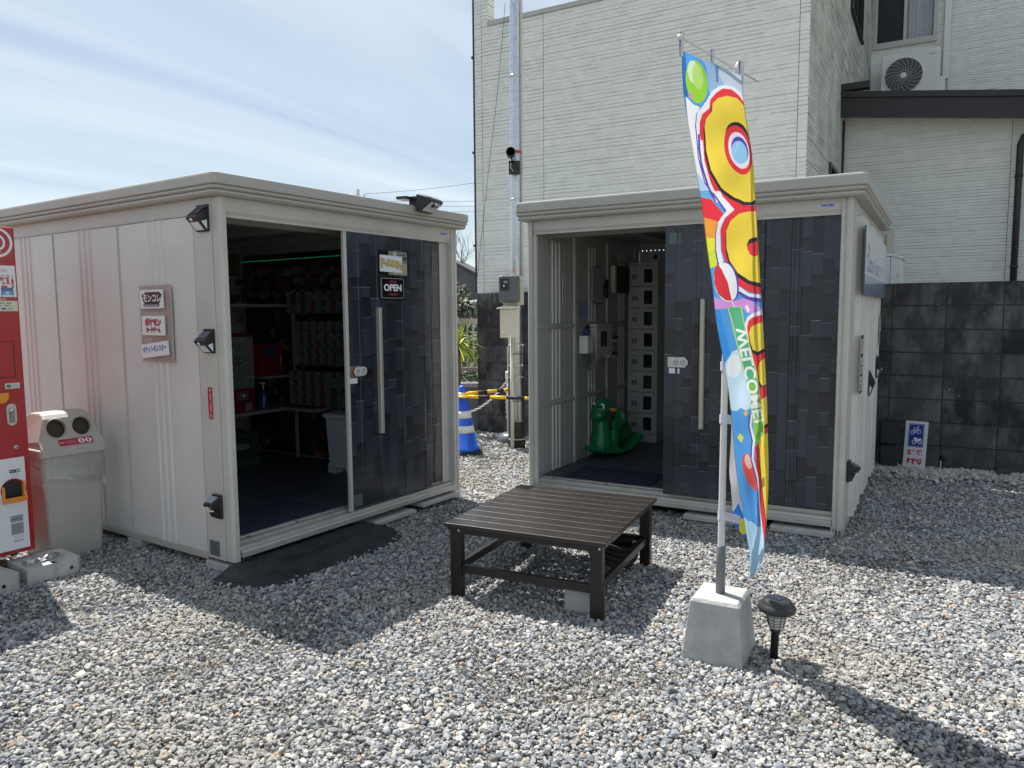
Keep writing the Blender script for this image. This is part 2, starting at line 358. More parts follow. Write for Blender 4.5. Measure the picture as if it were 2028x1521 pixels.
def pebble(name, seed, m):
    r = random.Random(seed); bm = bmesh.new(); bmesh.ops.create_icosphere(bm, subdivisions=2, radius=1)
    pl = []
    for k in range(13):
        d = Vector((r.gauss(0, 1), r.gauss(0, 1), r.gauss(0, 1))).normalized(); pl.append((d, r.uniform(.42, .80)))
    sc = Vector((1, r.uniform(.65, .95), r.uniform(.42, .75)))
    for v in bm.verts:
        for d, h in pl:
            q = v.co.dot(d)-h
            if q > 0: v.co -= d*q*.98
        v.co = Vector((v.co.x*sc.x, v.co.y*sc.y, v.co.z*sc.z))*.60
    me = bpy.data.meshes.new(name); bm.to_mesh(me); bm.free(); me.materials.append(m)
    for p in me.polygons: p.use_smooth = False
    return bpy.data.objects.new(name, me)
def stone_mat(name, stops, rough=.85):
    m = bpy.data.materials.new(name); m.use_nodes = True; n = m.node_tree.nodes; l = m.node_tree.links; p = n['Principled BSDF']
    oi = n.new('ShaderNodeObjectInfo'); r = n.new('ShaderNodeValToRGB'); r.color_ramp.interpolation = 'CONSTANT'
    e = r.color_ramp.elements; e[0].position = 0; e[0].color = (*stops[0][1], 1); e[1].position = stops[1][0]; e[1].color = (*stops[1][1], 1)
    for q, c in stops[2:]: x = e.new(q); x.color = (*c, 1)
    l.new(oi.outputs['Random'], r.inputs[0])
    t = n.new('ShaderNodeTexCoord'); z = n.new('ShaderNodeTexNoise'); z.inputs['Scale'].default_value = 4; z.inputs['Detail'].default_value = 6; l.new(t.outputs['Object'], z.inputs[0])
    mr = n.new('ShaderNodeMapRange'); mr.inputs['To Min'].default_value = .68; mr.inputs['To Max'].default_value = 1.3; l.new(z.outputs['Fac'], mr.inputs[0])
    # slow drift of dust over the yard
    ge = n.new('ShaderNodeNewGeometry'); z2 = n.new('ShaderNodeTexNoise'); z2.inputs['Scale'].default_value = 1.1; z2.inputs['Detail'].default_value = 4; l.new(ge.outputs['Position'], z2.inputs[0])
    r2 = n.new('ShaderNodeValToRGB'); r2.color_ramp.elements[0].position = .5; r2.color_ramp.elements[1].position = .72; r2.color_ramp.elements[1].color = (.62, .62, .62, 1); r2.color_ramp.elements[0].color = (0, 0, 0, 1); l.new(z2.outputs['Fac'], r2.inputs[0])
    vm = n.new('ShaderNodeVectorMath'); vm.operation = 'SCALE'; l.new(r.outputs[0], vm.inputs[0]); l.new(mr.outputs[0], vm.inputs['Scale'])
    q = n.new('ShaderNodeMixRGB'); q.inputs[2].default_value = (.44, .40, .32, 1); l.new(r2.outputs[0], q.inputs[0]); l.new(vm.outputs[0], q.inputs[1])
    l.new(q.outputs[0], p.inputs['Base Color']); p.inputs['Roughness'].default_value = rough; p.inputs['Specular IOR Level'].default_value = .35
    zb = n.new('ShaderNodeTexNoise'); zb.inputs['Scale'].default_value = 9; zb.inputs['Detail'].default_value = 4; l.new(t.outputs['Object'], zb.inputs[0])
    b = n.new('ShaderNodeBump'); b.inputs['Strength'].default_value = .5; b.inputs['Distance'].default_value = .08; l.new(zb.outputs['Fac'], b.inputs['Height']); l.new(b.outputs[0], p.inputs['Normal'])
    return m
GST = stone_mat('gravel_stone', [(0, (0.296, 0.31, 0.332)), (0.1, (0.444, 0.455, 0.464)), (0.24, (0.177, 0.188, 0.207)), (0.34, (0.355, 0.36, 0.374)), (0.48, (0.532, 0.526, 0.505)), (0.6, (0.244, 0.253, 0.27)), (0.7, (0.621, 0.591, 0.533)), (0.8, (0.414, 0.411, 0.409)), (0.9, (0.488, 0.433, 0.346)), (0.945, (0.739, 0.707, 0.637)), (0.988, (0.532, 0.36, 0.235))])
WST = stone_mat('white_stone', [(0, (.62, .61, .57)), (.3, (.50, .49, .46)), (.6, (.70, .69, .66)), (.85, (.40, .38, .35))])
def collection(name, n, seed, m):
    c = bpy.data.collections.new(name)
    for i in range(n): c.objects.link(pebble('pebble', seed+i, m))
    return c
CG = collection('gravel_pebbles', 10, 100, GST); CWH = collection('white_pebbles', 6, 300, WST)
def scatter(name, pts, scl, nvar, coll, label=None, cat=None):
    n = len(pts); me = bpy.data.meshes.new(name); me.vertices.add(n); me.vertices.foreach_set('co', np.asarray(pts, np.float32).ravel())
    a = me.attributes.new('rot', 'FLOAT_VECTOR', 'POINT'); r = RNG.uniform(0, 2*pi, (n, 3)).astype(np.float32); r[:, :2] = RNG.normal(0, .45, (n, 2)); a.data.foreach_set('vector', r.ravel())
    a = me.attributes.new('scl', 'FLOAT', 'POINT'); a.data.foreach_set('value', np.asarray(scl, np.float32))
    a = me.attributes.new('pick', 'INT', 'POINT'); a.data.foreach_set('value', RNG.integers(0, nvar, n).astype(np.int32))
    o = bpy.data.objects.new(name, me); COL.objects.link(o); o['kind'] = 'stuff'
    if label: o['label'] = label; o['category'] = cat
    ng = bpy.data.node_groups.new(name, 'GeometryNodeTree')
    ng.interface.new_socket('Geometry', in_out='INPUT', socket_type='NodeSocketGeometry'); ng.interface.new_socket('Geometry', in_out='OUTPUT', socket_type='NodeSocketGeometry')
    gi = ng.nodes.new('NodeGroupInput'); go = ng.nodes.new('NodeGroupOutput'); ip = ng.nodes.new('GeometryNodeInstanceOnPoints')
    ci = ng.nodes.new('GeometryNodeCollectionInfo'); ci.inputs['Collection'].default_value = coll; ci.inputs['Separate Children'].default_value = True; ci.inputs['Reset Children'].default_value = True
    def na(nm, ty):
        q = ng.nodes.new('GeometryNodeInputNamedAttribute'); q.data_type = ty; q.inputs['Name'].default_value = nm; return q.outputs['Attribute']
    L = ng.links; L.new(gi.outputs[0], ip.inputs['Points']); L.new(ci.outputs[0], ip.inputs['Instance']); ip.inputs['Pick Instance'].default_value = True
    L.new(na('pick', 'INT'), ip.inputs['Instance Index']); L.new(na('rot', 'FLOAT_VECTOR'), ip.inputs['Rotation']); L.new(na('scl', 'FLOAT'), ip.inputs['Scale']); L.new(ip.outputs[0], go.inputs[0])
    md = o.modifiers.new('scatter', 'NODES'); md.node_group = ng
    return o
def grid(x0, x1, y0, y1, s):
    X, Y = np.meshgrid(np.arange(x0, x1, s), np.arange(y0, y1, s)); X = X.ravel(); Y = Y.ravel()
    return X+RNG.uniform(-.5, .5, len(X))*s, Y+RNG.uniform(-.5, .5, len(X))*s
def toF(Mx, X, Y):
    inv = Mx.inverted(); return inv[0][0]*X+inv[0][1]*Y+inv[0][3], inv[1][0]*X+inv[1][1]*Y+inv[1][3]
gp, gs = [], []
def thin(X, Y):
    """patches where the stones lie thin and the grit shows"""
    return np.array([noise.noise(Vector((x*1.3+7, y*1.3, 0)))+.5*noise.noise(Vector((x*3.1, y*3.1, 4))) for x, y in zip(X, Y)])
for (ya, yb, s, lay, smin, smax) in ((1.55, 3.3, .0128, 2, .013, .0275), (3.3, 4.8, .0142, 2, .015, .029), (4.8, 6.6, .0165, 1, .019, .031), (6.6, 10.4, .022, 1, .024, .036)):
    for k in range(lay):
        X, Y = grid(-.80*yb-.5, .80*yb+.5, ya, yb, s*(1 if k == 0 else 1.3))
        lx, ly = toF(FL, X, Y); rx, ry = toF(FR, X, Y); wx, wy = toF(FW, X, Y)
        ok = (np.abs(X) < .78*Y+.5) & ~((lx > .15) & (lx < 1.85) & (ly > .15) & (ly < 2.5)) & ~((rx > .15) & (rx < 2.05) & (ry > .15) & (ry < 2.2))
        ok &= ~((wy > WALL_D) & (wx > -4.8)) & ~((wx < -4.8) & (wy > 8.6))
        X, Y = X[ok], Y[ok]
        if k == 1 or yb < 5:
            q = thin(X, Y); keep = RNG.random(len(X)) > np.clip((q-.16)*2.4, 0, .62); X, Y = X[keep], Y[keep]
        n = len(X); sz = RNG.uniform(smin, smax, n)*RNG.choice([.5, .75, 1, 1.3, 1.6], n, p=[.2, .35, .33, .10, .02])
        gp.append(np.stack([X, Y, RNG.uniform(-.010, .001, n)+k*.007+sz*.12], 1)); gs.append(sz)
X, Y = grid(-3.2, 3.2, 1.6, 5.0, .0105); ok = np.abs(X) < .78*Y+.4; X, Y = X[ok], Y[ok]; q = thin(X, Y); ok = RNG.random(len(X)) < np.clip((q-.02)*3, .04, .9); X, Y = X[ok], Y[ok]; n = len(X)
gp.append(np.stack([X, Y, RNG.uniform(-.008, -.002, n)], 1)); gs.append(RNG.uniform(.005, .011, n))
gp = np.concatenate(gp); gs = np.concatenate(gs)
scatter('gravel', gp, gs, 10, CG, 'grey crushed gravel covering the whole yard', 'gravel')
X, Y = grid(0, 1, 0, 1, .03)
n = 3600; wx = RNG.uniform(-.55, 1.6, n); wy = WALL_D-np.abs(RNG.normal(0, .16, n))-.03-np.where(wx < .15, RNG.uniform(0, .22, n), 0)
P = np.array([FW @ Vector((a, b, 0)) for a, b in zip(wx, wy)]); P[:, 2] = .012+RNG.uniform(-.005, .02, n)
scatter('white_gravel', P, RNG.uniform(.022, .05, n), 6, CWH, 'pale white stones strewn along the foot of the black block wall', 'gravel')

# ------------------------------------------------------------------ black block wall
W = thing('block_wall', 'long sooty black concrete block wall behind the right shed', 'wall', FW)
bb = B(); L_, H_, TH = .4115, .1995, .12
def block_mesh(w, k):
    b = B(); b.box(.003, w-.003, 0, TH, .003, H_-.003); me = b.make('block', BLOCKM[k], None, bevel=.004, seg=1); return me
protos = [block_mesh(L_, k) for k in range(4)]; halfs = [block_mesh(L_/2, k) for k in range(4)]
S0, S1 = -4.74, 3.0
for row in range(9):
    z = row*.2035-.195; xs = S0; first = True
    while xs < S1:
        w = L_/2 if first else L_; first = False
        src = (halfs if w < L_ else protos)[random.choice([0, 0, 1, 1, 1, 2, 2, 3] if row < 6 else [0, 0, 2, 2, 1])]
        o = src.copy(); COL.objects.link(o); o.name = 'block'; o.parent = W
        o.location = (xs, WALL_D+random.uniform(-.003, .004), z+random.uniform(-.0015, .0015)); xs += w+.0025
for p in protos+halfs: bpy.data.objects.remove(p)
b = B(); b.box(S0+.006, S1, WALL_D+.006, WALL_D+TH-.004, -.2, 1.627); b.make('mortar_joint', MORTAR, W)
# return of the wall going away at its left end, seen past the corner
for row in range(9):
    z = row*.2035-.195
    for k in range(3):
        b = B(); b.box(S0, S0+TH, 0, L_-.006, .003, H_-.003); 
        o = b.make('block', random.choice(BLOCKM), W); o.location = (0, WALL_D+TH+.006+k*L_, z)

# ------------------------------------------------------------------ house with ledge-patterned siding
HOUSE = thing('house', 'two storey pale house with rippled ledge siding rising behind the block wall', 'house', FW)
def ledges(b, x0, x1, z0, z1, rh, M, mt, rnd, holes=()):
    """rows of thin wedge strips, proud of the local plane y=0 towards -y"""
    z = z0; nrow = int((z1-z0)/rh); rh = (z1-z0)/nrow
    for r in range(nrow):
        x = x0-rnd.uniform(0, .3); zr = z0+r*rh
        while x < x1:
            L = rnd.uniform(.16, .75); a, c = max(x, x0), min(x+L, x1); x += L
            if c-a < .004: continue
            segs = [(a, c)]
            for hx0, hx1, hz0, hz1 in holes:
                ns = []
                for (p, q) in segs:
                    if zr+rh*.5 > hz0 and zr+rh*.5 < hz1 and q > hx0 and p < hx1:
                        if p < hx0: ns.append((p, hx0))
                        if q > hx1: ns.append((hx1, q))
                    else: ns.append((p, q))
                segs = ns
            d0 = rnd.uniform(.0042, .0075); d1 = rnd.uniform(.0005, .0018); dz = rnd.uniform(-.005, .005)
            for (p, q) in segs:
                zb, zt = zr+dz+.001, zr+rh+rnd.uniform(-.003, .001)
                v = [(p, -d0, zb), (q, -d0, zb), (q, -d1, zt), (p, -d1, zt), (p, .004, zb), (q, .004, zb), (q, .004, zt), (p, .004, zt)]
                v = [M @ Vector(t) for t in v]
                b.idx(v, [(0, 1, 2, 3), (0, 4, 5, 1), (3, 2, 6, 7), (0, 3, 7, 4), (1, 5, 6, 2)], mt)
rnd = random.Random(5)
HD, HS0, HS1, HZ0, HZP = 7.75, -4.91, -1.19, 1.2, 4.71
I4 = Matrix.Identity(4)
def core(name, x0, x1, y0, y1, z0, z1, holes=(), along='x'):
    b = B(); cm = mat('siding_core', (.70, .71, .67), .85); u0, u1 = (x0, x1) if along == 'x' else (y0, y1); cur = u0
    def bx(a, c, za, zb):
        if c-a < 1e-4 or zb-za < 1e-4: return
        if along == 'x': b.box(a, c, y0, y1, za, zb, cm)
        else: b.box(x0, x1, a, c, za, zb, cm)
    for ha, hb_, hc_, hd_ in sorted(holes):
        bx(cur, ha, z0, z1); bx(ha, hb_, z0, hc_); bx(ha, hb_, hd_, z1); cur = hb_
    bx(cur, u1, z0, z1); return b.make(name, None, HOUSE)
core('front_wall', HS0, HS1-.02, HD+.0045, HD+.16, HZ0, HZP-.02)
core('side_wall', HS1-.16, HS1-.0045, HD+.16, 14.0, HZ0, 7.2, [(10.87, 12.30, 5.24, 6.6), (9.29, 10.42, 2.0, 3.06)], 'y')
core('far_side_wall', HS0+.014, HS0+.16, HD+.16, 12.0, HZ0, HZP-.02)
for a, c in ((HS0, -4.815), (-4.809, -4.003), (-3.997, -1.283), (-1.277, HS1)):
    b = B(); ledges(b, a, c, HZ0, HZP, .040, T(0, HD, 0), SIDING, rnd); b.make('siding_panel', None, HOUSE, fix=False)
# side facing right: local x runs away from the camera
MS = T(HS1, 0, 0, pi/2)
W1 = (10.87, 12.30, 5.24, 6.6); W2 = (9.29, 10.42, 2.0, 3.06)
for a, c in ((HD, 9.2), (9.206, 11.2), (11.206, 14.02)):
    b = B(); ledges(b, a, c, HZ0, 7.2, .036, MS, SIDING2, rnd, [W1, W2]); b.make('siding_panel', None, HOUSE, fix=False)
# back wall of the recess
core('recess_wall', HS1, 3.6, 14.0245, 14.2, 3.6, 7.4, [(-1.16, -.27, 5.64, 7.0)])
W3 = (-1.16, -.27, 5.64, 7.0)
for a, c in ((HS1, -.17), (-.164, 1.75), (1.756, 3.6)):
    b = B(); ledges(b, a, c, 3.9, 7.4, .036, T(0, 14.02, 0), SIDING, rnd, [W3]); b.make('siding_panel', None, HOUSE, fix=False)
# lower annex with brown fascia
DA = 10.5
core('annex_wall', HS1, 3.6, DA+.0045, DA+.16, 1.2, 3.78)
for a, c in ((HS1, .60), (.606, 2.4), (2.406, 3.6)):
    b = B(); ledges(b, a, c, 1.2, 3.80, .036, T(0, DA, 0), SIDING, rnd); b.make('siding_panel', None, HOUSE, fix=False)
sl = -.136; fa = lambda x, z: z+sl*(x+1.19)
b = B()
b.prism([(HS1-.0, 3.75), (3.8, fa(3.8, 3.75)), (3.8, fa(3.8, 3.98)), (HS1, 3.98)], 'y', 10.20, 10.24, DKBROWN)
b.prism([(HS1-.01, 3.982), (3.8, fa(3.8, 3.982)), (3.8, fa(3.8, 4.05)), (HS1-.01, 4.05)], 'y', 10.175, 10.26, DKBROWN)
b.box(HS1-.01, HS1+.32, 10.17, 10.30, 4.052, 4.13, DKBROWN)
b.make('annex_fascia', None, HOUSE)
b = B(); b.idx([(HS1, 10.24, 3.755), (3.8, 10.24, fa(3.8, 3.755)), (3.8, 10.5, fa(3.8, 3.80)), (HS1, 10.5, 3.80)], [(0, 1, 2, 3)], mat('soffit', (.5, .5, .47), .7)); b.make('soffit', None, HOUSE, fix=False)
b = B(); b.idx([(HS1, 10.26, 4.0), (3.8, 10.26, fa(3.8, 4.0)), (3.8, 14.03, fa(3.8, 4.5)), (HS1, 14.03, 4.50)], [(0, 1, 2, 3)], DKBROWN); b.make('annex_roof', None, HOUSE, fix=False)
# coping of the balcony parapet, corner pillar, downpipe, upper storey
b = B(); b.box(-4.725, HS1+.01, HD-.02, HD+.2, HZP+.001, HZP+.055, mat('coping', (.45, .45, .43), .5, metal=.2)); b.make('coping', None, HOUSE, bevel=.004)
b = B(); b.box(HS0+.012, -4.738, HD+.0045, HD+.157, HZP, 7.2, mat('siding_core', (.70, .71, .67), .85)); b.make('corner_pillar', None, HOUSE)
b = B(); ledges(b, HS0, -4.815, HZP+.002, 7.2, .041, T(0, HD, 0), SIDING, rnd); ledges(b, -4.809, -4.73, HZP+.002, 7.2, .041, T(0, HD, 0), SIDING, rnd); ledges(b, HD, HD+.157, HZP+.002, 7.2, .041, T(-4.73, 0, 0, pi/2), SIDING, rnd); b.make('siding_panel', None, HOUSE, fix=False)
b = B(); b.tube([(HS0-.035, HD+.06, z) for z in (1.65, 3, 4.5, 7.2)], .028, 8, DKBROWN)
for z in (2.2, 3.3, 4.4, 5.5): b.box(HS0-.07, HS0+.0, HD+.03, HD+.09, z, z+.025, DKBROWN)
b.make('downpipe', None, HOUSE)
b = B(); b.box(-3.1, HS1-.17, 9.4, 13.9, 3.0, 7.2, SIDING); b.make('upper_storey', None, HOUSE)
b = B(); b.box(HS1+.004, HS1+.03, 10.44, 10.485, 1.7, 3.75, DKBROWN); b.make('corner_trim', None, HOUSE)
def seal(x, z0, z1, M, y=0.):
    b = B(); b.box(x-.0035, x+.0035, y-.0005, y+.004, z0, z1, HSEAL); b.make('joint_seal', None, HOUSE, M=M)
for x in (-4.812, -4.0, -1.28): seal(x, HZ0, HZP, T(0, HD, 0))
for x in (9.203, 11.203): seal(x, HZ0, 7.2, MS)
for x in (-.167, 1.753): seal(x, 3.9, 7.4, T(0, 14.02, 0))
for x in (.603, 2.403): seal(x, 1.2, 3.8, T(0, DA, 0))
# windows
def window(name, M, x0, x1, z0, z1, fm, halves, curtain=True, depth=.07):
    f = B(); w = .045
    for q in ((x0, x1, z0, z0+w), (x0, x1, z1-w, z1), (x0, x0+w, z0+w, z1-w), (x1-w, x1, z0+w, z1-w)):
        f.box(q[0], q[1], -.03, depth, q[2], q[3], fm)
    xm = (x0+x1)/2
    if halves:
        f.box(xm-.022, xm+.022, -.02, depth-.01, z0+w, z1-w, fm)
        f.box(x0+w, xm-.022, -.012, depth-.02, z0+w, z0+w+.03, fm); f.box(xm+.022, x1-w, -.012, depth-.02, z0+w, z0+w+.03, fm)
    f.box(x0-.01, x1+.01, -.045, .0, z0-.028, z0-.001, fm)
    o = f.make(name, None, HOUSE, M=M, bevel=.003)
    for i_, (a, c) in enumerate([(x0+w, xm-.022), (xm+.022, x1-w)] if halves else [(x0+w, x1-w)]):
        p = B(); p.box(a, c, .018, .024, z0+w, z1-w, (mat('screened_pane', (.035, .038, .045), .45, var=0, alpha=.72, spec=.3) if i_ == 0 else mat('pane_glass', (.03, .035, .04), .05, var=0, alpha=.15))); p.make('pane', None, o)
    return o
w3 = window('window', T(0, 14.02, 0), -1.16, -.27, 5.64, 7.0, FRAMEG, True)
def curtain(o, x0, x1, z0, z1, mt, y=.10):
    n = 40; b = B(); v = []
    for i in range(n+1):
        x = x0+(x1-x0)*i/n; yy = y+.012*sin(i*1.25)+.008*sin(i*2.9+1); v += [(x, yy, z0), (x, yy, z1)]
    b.idx(v, [(2*i, 2*i+2, 2*i+3, 2*i+1) for i in range(n)], mt, True); b.make('curtain', None, o, fix=False)
curtain(w3, -1.15, -.73, 5.66, 6.98, CURTD); curtain(w3, -.70, -.28, 5.66, 6.98, CURT)
b = B(); b.box(-1.16, -.27, .19, .20, 5.64, 7.0, mat('room_dark', (.02, .022, .03), .6)); b.make('room_backing', None, w3)
b = B(); b.ball((-.66, -.035, 6.08), (.012, .015, .02), 8, CHROME); b.make('latch', None, w3)
w1 = window('window', MS, *W1, BLKM, True); w2 = window('window', MS, *W2, mat('window_frame_dark', (.06, .06, .065), .4), True)
for ww, q in ((w1, W1), (w2, W2)):
    b = B(); b.box(q[0], q[1], .08, .085, q[2], q[3], mat('room_dark', (.02, .022, .03), .6)); b.make('blind', None, ww)
# air conditioner unit on the annex roof
AC = thing('air_conditioner', 'white outdoor air conditioner unit with round spiral fan grille on the annex roof', 'air conditioner', FW @ T(-.995, 13.50, 4.62))
b = B(); b.box(0, .80, 0, .29, .03, .74, WHITE); b.make('casing', None, AC, bevel=.015)
b = B(); b.tube([(.31+.270*cos(a_), -.010, .395+.270*sin(a_)) for a_ in np.linspace(0, 2*pi, 48, False)], .010, 6, WHITE, closed=True); b.make('grille_ring', None, AC)
b = B(); b.lathe([(.262, -.003), (.001, -.003)], (.31, 0, .395), 40, mat('fan_dark', (.012, .013, .016), .5), axis='y'); b.make('fan_opening', None, AC)
b = B()
for r in np.linspace(.07, .25, 9): b.tube([(.31+r*cos(t), -.014, .395+r*sin(t)) for t in np.linspace(0, 2*pi, 36, False)], .0020, 4, WHITE, closed=True)
for k in range(20):
    a0 = 2*pi*k/20; b.tube([(.31+r*cos(a0+r*3.2), -.017, .395+r*sin(a0+r*3.2)) for r in np.linspace(.045, .262, 8)],   .0026, 4, WHITE)
b.lathe([(.045, -.012), (.045, -.022), (.04, -.026), (.0005, -.026)], (.31, 0, .395), 24, WHITE, axis='y'); b.make('fan_grille', None, AC)
ar = Art(200, 40, (.74, .74, .72)); ar.text('Panasonic', 100, 20, 36, (.02, .03, .08), bold=.03)
plate('brand_print', .13, .026, .001, print_mat('ac_print', ar.image('ac_print')), AC, x=.70, z=.665, y=-.0005)
b = B(); b.prism([(.08, .08), (.08, .33), (.20, .33), (.26, .25), (.26, .08)], 'x', .801, .875, WHITE); b.make('valve_cover', None, AC, bevel=.006)
for x_ in (.06, .68):
    b = B(); b.box(x_, x_+.06, .02, .27, -.12, .03, BLKM); b.make('foot', None, AC)
DU = thing('duct_cover', 'white vertical pipe cover running down the recess wall beside the air conditioner', 'pipe cover', FW @ T(-.12, 13.98, 0))
b = B(); b.box(-.045, .045, -.06, 0, 4.99, 7.4, WHITE); b.make('cover', None, DU, bevel=.008)
b = B(); b.tube([(-.02, -.03, 4.99), (-.02, -.04, 4.85), (-.05, -.15, 4.75), (-.06, -.3, 4.7)], .02, 8, WHITE); b.tube([(.02, -.03, 4.99), (.03, -.06, 4.7), (.04, -.1, 4.4)], .010, 6, mat('grey_hose', (.35, .35, .36), .6)); b.make('hose', None, DU)
GP = thing('gutter_pipe', 'dark brown downpipe with a bent top on the annex wall', 'pipe', FW @ T(.68, 10.38, 0))
b = B(); b.tube([(.45, .0, 3.40), (.12, 0, 3.36), (.03, 0, 3.33), (0, 0, 3.24), (0, 0, 2.6), (0, 0, 1.2)], .036, 12, DKBROWN)
b.make('pipe', None, GP)
for z in (2.88, 1.86):
    b = B(); b.lathe([(.043, z), (.043, z+.03)], (0, 0, 0), 14, DKBROWN); b.box(-.006, .006, .03, .11, z+.005, z+.025, DKBROWN); b.make('bracket', None, GP)
HP = thing('heat_pump_unit', 'white boxy utility unit with a lid standing just behind the block wall', 'utility box', FW @ T(-.555, 8.3, 1.3))
b = B(); b.box(0, .085, 0, .5, 0, .62, WHITE); b.box(.088, .185, 0, .5, 0, .62, WHITE); b.make('casing', None, HP, bevel=.006)
b = B(); b.prism([(-.004, .621), (.095, .621), (.20, .590), (.20, .602), (.095, .645), (-.004, .645)], 'y', -.01, .51, WHITE); b.make('lid', None, HP, bevel=.003)
ar = Art(60, 30, (.74, .74, .72)); ar.rect(20, 8, 50, 22, (.12, .12, .14))
plate('name_plate', .03, .016, .001, print_mat('hp_print', ar.image('hp_print')), HP, x=.15, z=.43, y=-.0005)
DU2 = thing('wall_duct', 'cream boxed pipe duct on the annex wall above the white utility unit', 'pipe cover', FW @ T(-.64, DA-.02, 0))
b = B(); b.box(-.07, .07, -.10, 0, 1.3, 2.38, CREAM); b.box(.0, .025, -.13, -.101, 1.3, 2.32, CREAM); b.make('cover', None, DU2, bevel=.008)

# ------------------------------------------------------------------ sheds
def ribbed(name, x0, x1, z0, z1, ribs, M, parent, mt, amp=.010, rw=.014, label=None):
    """sheet panel facing local -y with vertical raised ribs"""
    xs = [x0]; ys = [0.]
    for r in ribs:
        for dx, y in ((-rw, 0), (-rw*.45, -amp), (rw*.45, -amp), (rw, 0)): xs.append(r+dx); ys.append(y)
    xs.append(x1); ys.append(0.)
    b = B(); n = len(xs)
    v = [(x, y, z) for z in (z0, z1) for x, y in zip(xs, ys)]+[(x0, .012, z0), (x1, .012, z0), (x0, .012, z1), (x1, .012, z1)]
    f = [(i, i+1, n+i+1, n+i) for i in range(n-1)]+[(2*n+1, 2*n, 2*n+2, 2*n+3)]
    b.idx(v, f, mt); b.idx([v[0], v[n], v[2*n+2], v[2*n]], [(0, 1, 2, 3)], mt); b.idx([v[n-1], v[2*n-1], v[2*n+3], v[2*n+1]], [(0, 1, 2, 3)], mt)
    b.idx(v[n:2*n]+[v[2*n+3], v[2*n+2]], [tuple(range(n+2))], mt)
    o = b.make(name, None, parent, M=M, fix=False)
    if label: o['label'] = label
    return o
def fascia(b, W_, D_, zt, h, mt, ov=.075):
    prof = [(0, 0), (ov-.012, 0), (ov-.003, -.004), (ov, -.013), (ov, -h*.50), (ov-.006, -h*.545), (ov-.014, -h*.56), (ov-.006, -h*.60), (ov-.004, -h*.68), (ov-.012, -h*.74), (ov-.022, -h*.76), (ov-.013, -h*.81), (ov-.012, -h*.90), (ov-.022, -h*.98), (ov-.035, -h), (0, -h)]
    def ring(o):
        c = min(.022, o*.5) if o > .01 else 0
        x0, x1, y0, y1 = -o, W_+o, -o, D_+o
        return [(x0+c, y0), (x1-c, y0), (x1, y0+c), (x1, y1-c), (x1-c, y1), (x0+c, y1), (x0, y1-c), (x0, y0+c)]
    v = []
    for o, z in prof: v += [(x, y, zt+z) for x, y in ring(o)]
    f = []
    for j in range(len(prof)-1):
        for i in range(8): f.append((j*8+i, j*8+(i+1) % 8, (j+1)*8+(i+1) % 8, (j+1)*8+i))
    b.idx(v, f, mt)
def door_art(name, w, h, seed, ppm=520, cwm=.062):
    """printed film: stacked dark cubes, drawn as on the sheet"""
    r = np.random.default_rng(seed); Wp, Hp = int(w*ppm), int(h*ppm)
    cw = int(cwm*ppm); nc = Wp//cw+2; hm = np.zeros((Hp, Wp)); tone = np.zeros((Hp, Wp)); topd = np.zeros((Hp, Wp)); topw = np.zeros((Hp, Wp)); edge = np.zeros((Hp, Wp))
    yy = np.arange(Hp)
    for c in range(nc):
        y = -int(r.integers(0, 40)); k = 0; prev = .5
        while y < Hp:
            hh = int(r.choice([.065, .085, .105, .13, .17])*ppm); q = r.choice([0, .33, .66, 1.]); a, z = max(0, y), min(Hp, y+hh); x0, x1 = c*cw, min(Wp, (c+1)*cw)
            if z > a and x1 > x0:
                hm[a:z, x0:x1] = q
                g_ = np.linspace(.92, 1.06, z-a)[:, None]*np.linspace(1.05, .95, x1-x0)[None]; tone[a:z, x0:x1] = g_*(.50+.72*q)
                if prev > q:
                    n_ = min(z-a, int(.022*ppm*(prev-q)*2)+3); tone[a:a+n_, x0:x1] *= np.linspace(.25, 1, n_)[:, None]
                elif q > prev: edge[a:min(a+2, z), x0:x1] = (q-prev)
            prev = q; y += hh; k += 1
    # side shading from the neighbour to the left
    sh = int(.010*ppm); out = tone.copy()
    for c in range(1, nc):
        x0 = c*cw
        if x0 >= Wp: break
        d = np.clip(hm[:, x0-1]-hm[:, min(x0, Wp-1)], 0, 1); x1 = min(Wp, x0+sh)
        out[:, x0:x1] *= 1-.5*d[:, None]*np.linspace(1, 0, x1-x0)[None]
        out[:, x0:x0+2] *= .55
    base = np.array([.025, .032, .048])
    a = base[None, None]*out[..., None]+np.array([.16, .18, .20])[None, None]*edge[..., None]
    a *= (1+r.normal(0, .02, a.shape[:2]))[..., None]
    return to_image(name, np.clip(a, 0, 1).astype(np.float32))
def curved_vent(name, parent, M, s=.07):
    ar = Art(96, 96, (.10, .14, .14))
    for k in range(4):
        y = 18+k*20; ar.line([(8, y+6), (26, y-4), (48, y+4), (70, y-6), (88, y+2)], 5, (.045, .07, .075))
    ar.rect(0, 0, 96, 4, (.16, .2, .2)); ar.rect(0, 92, 96, 96, (.05, .07, .07))
    return plate(name, s, s, .002, print_mat(name, ar.image(name)), parent, M=M, edge=METERG)
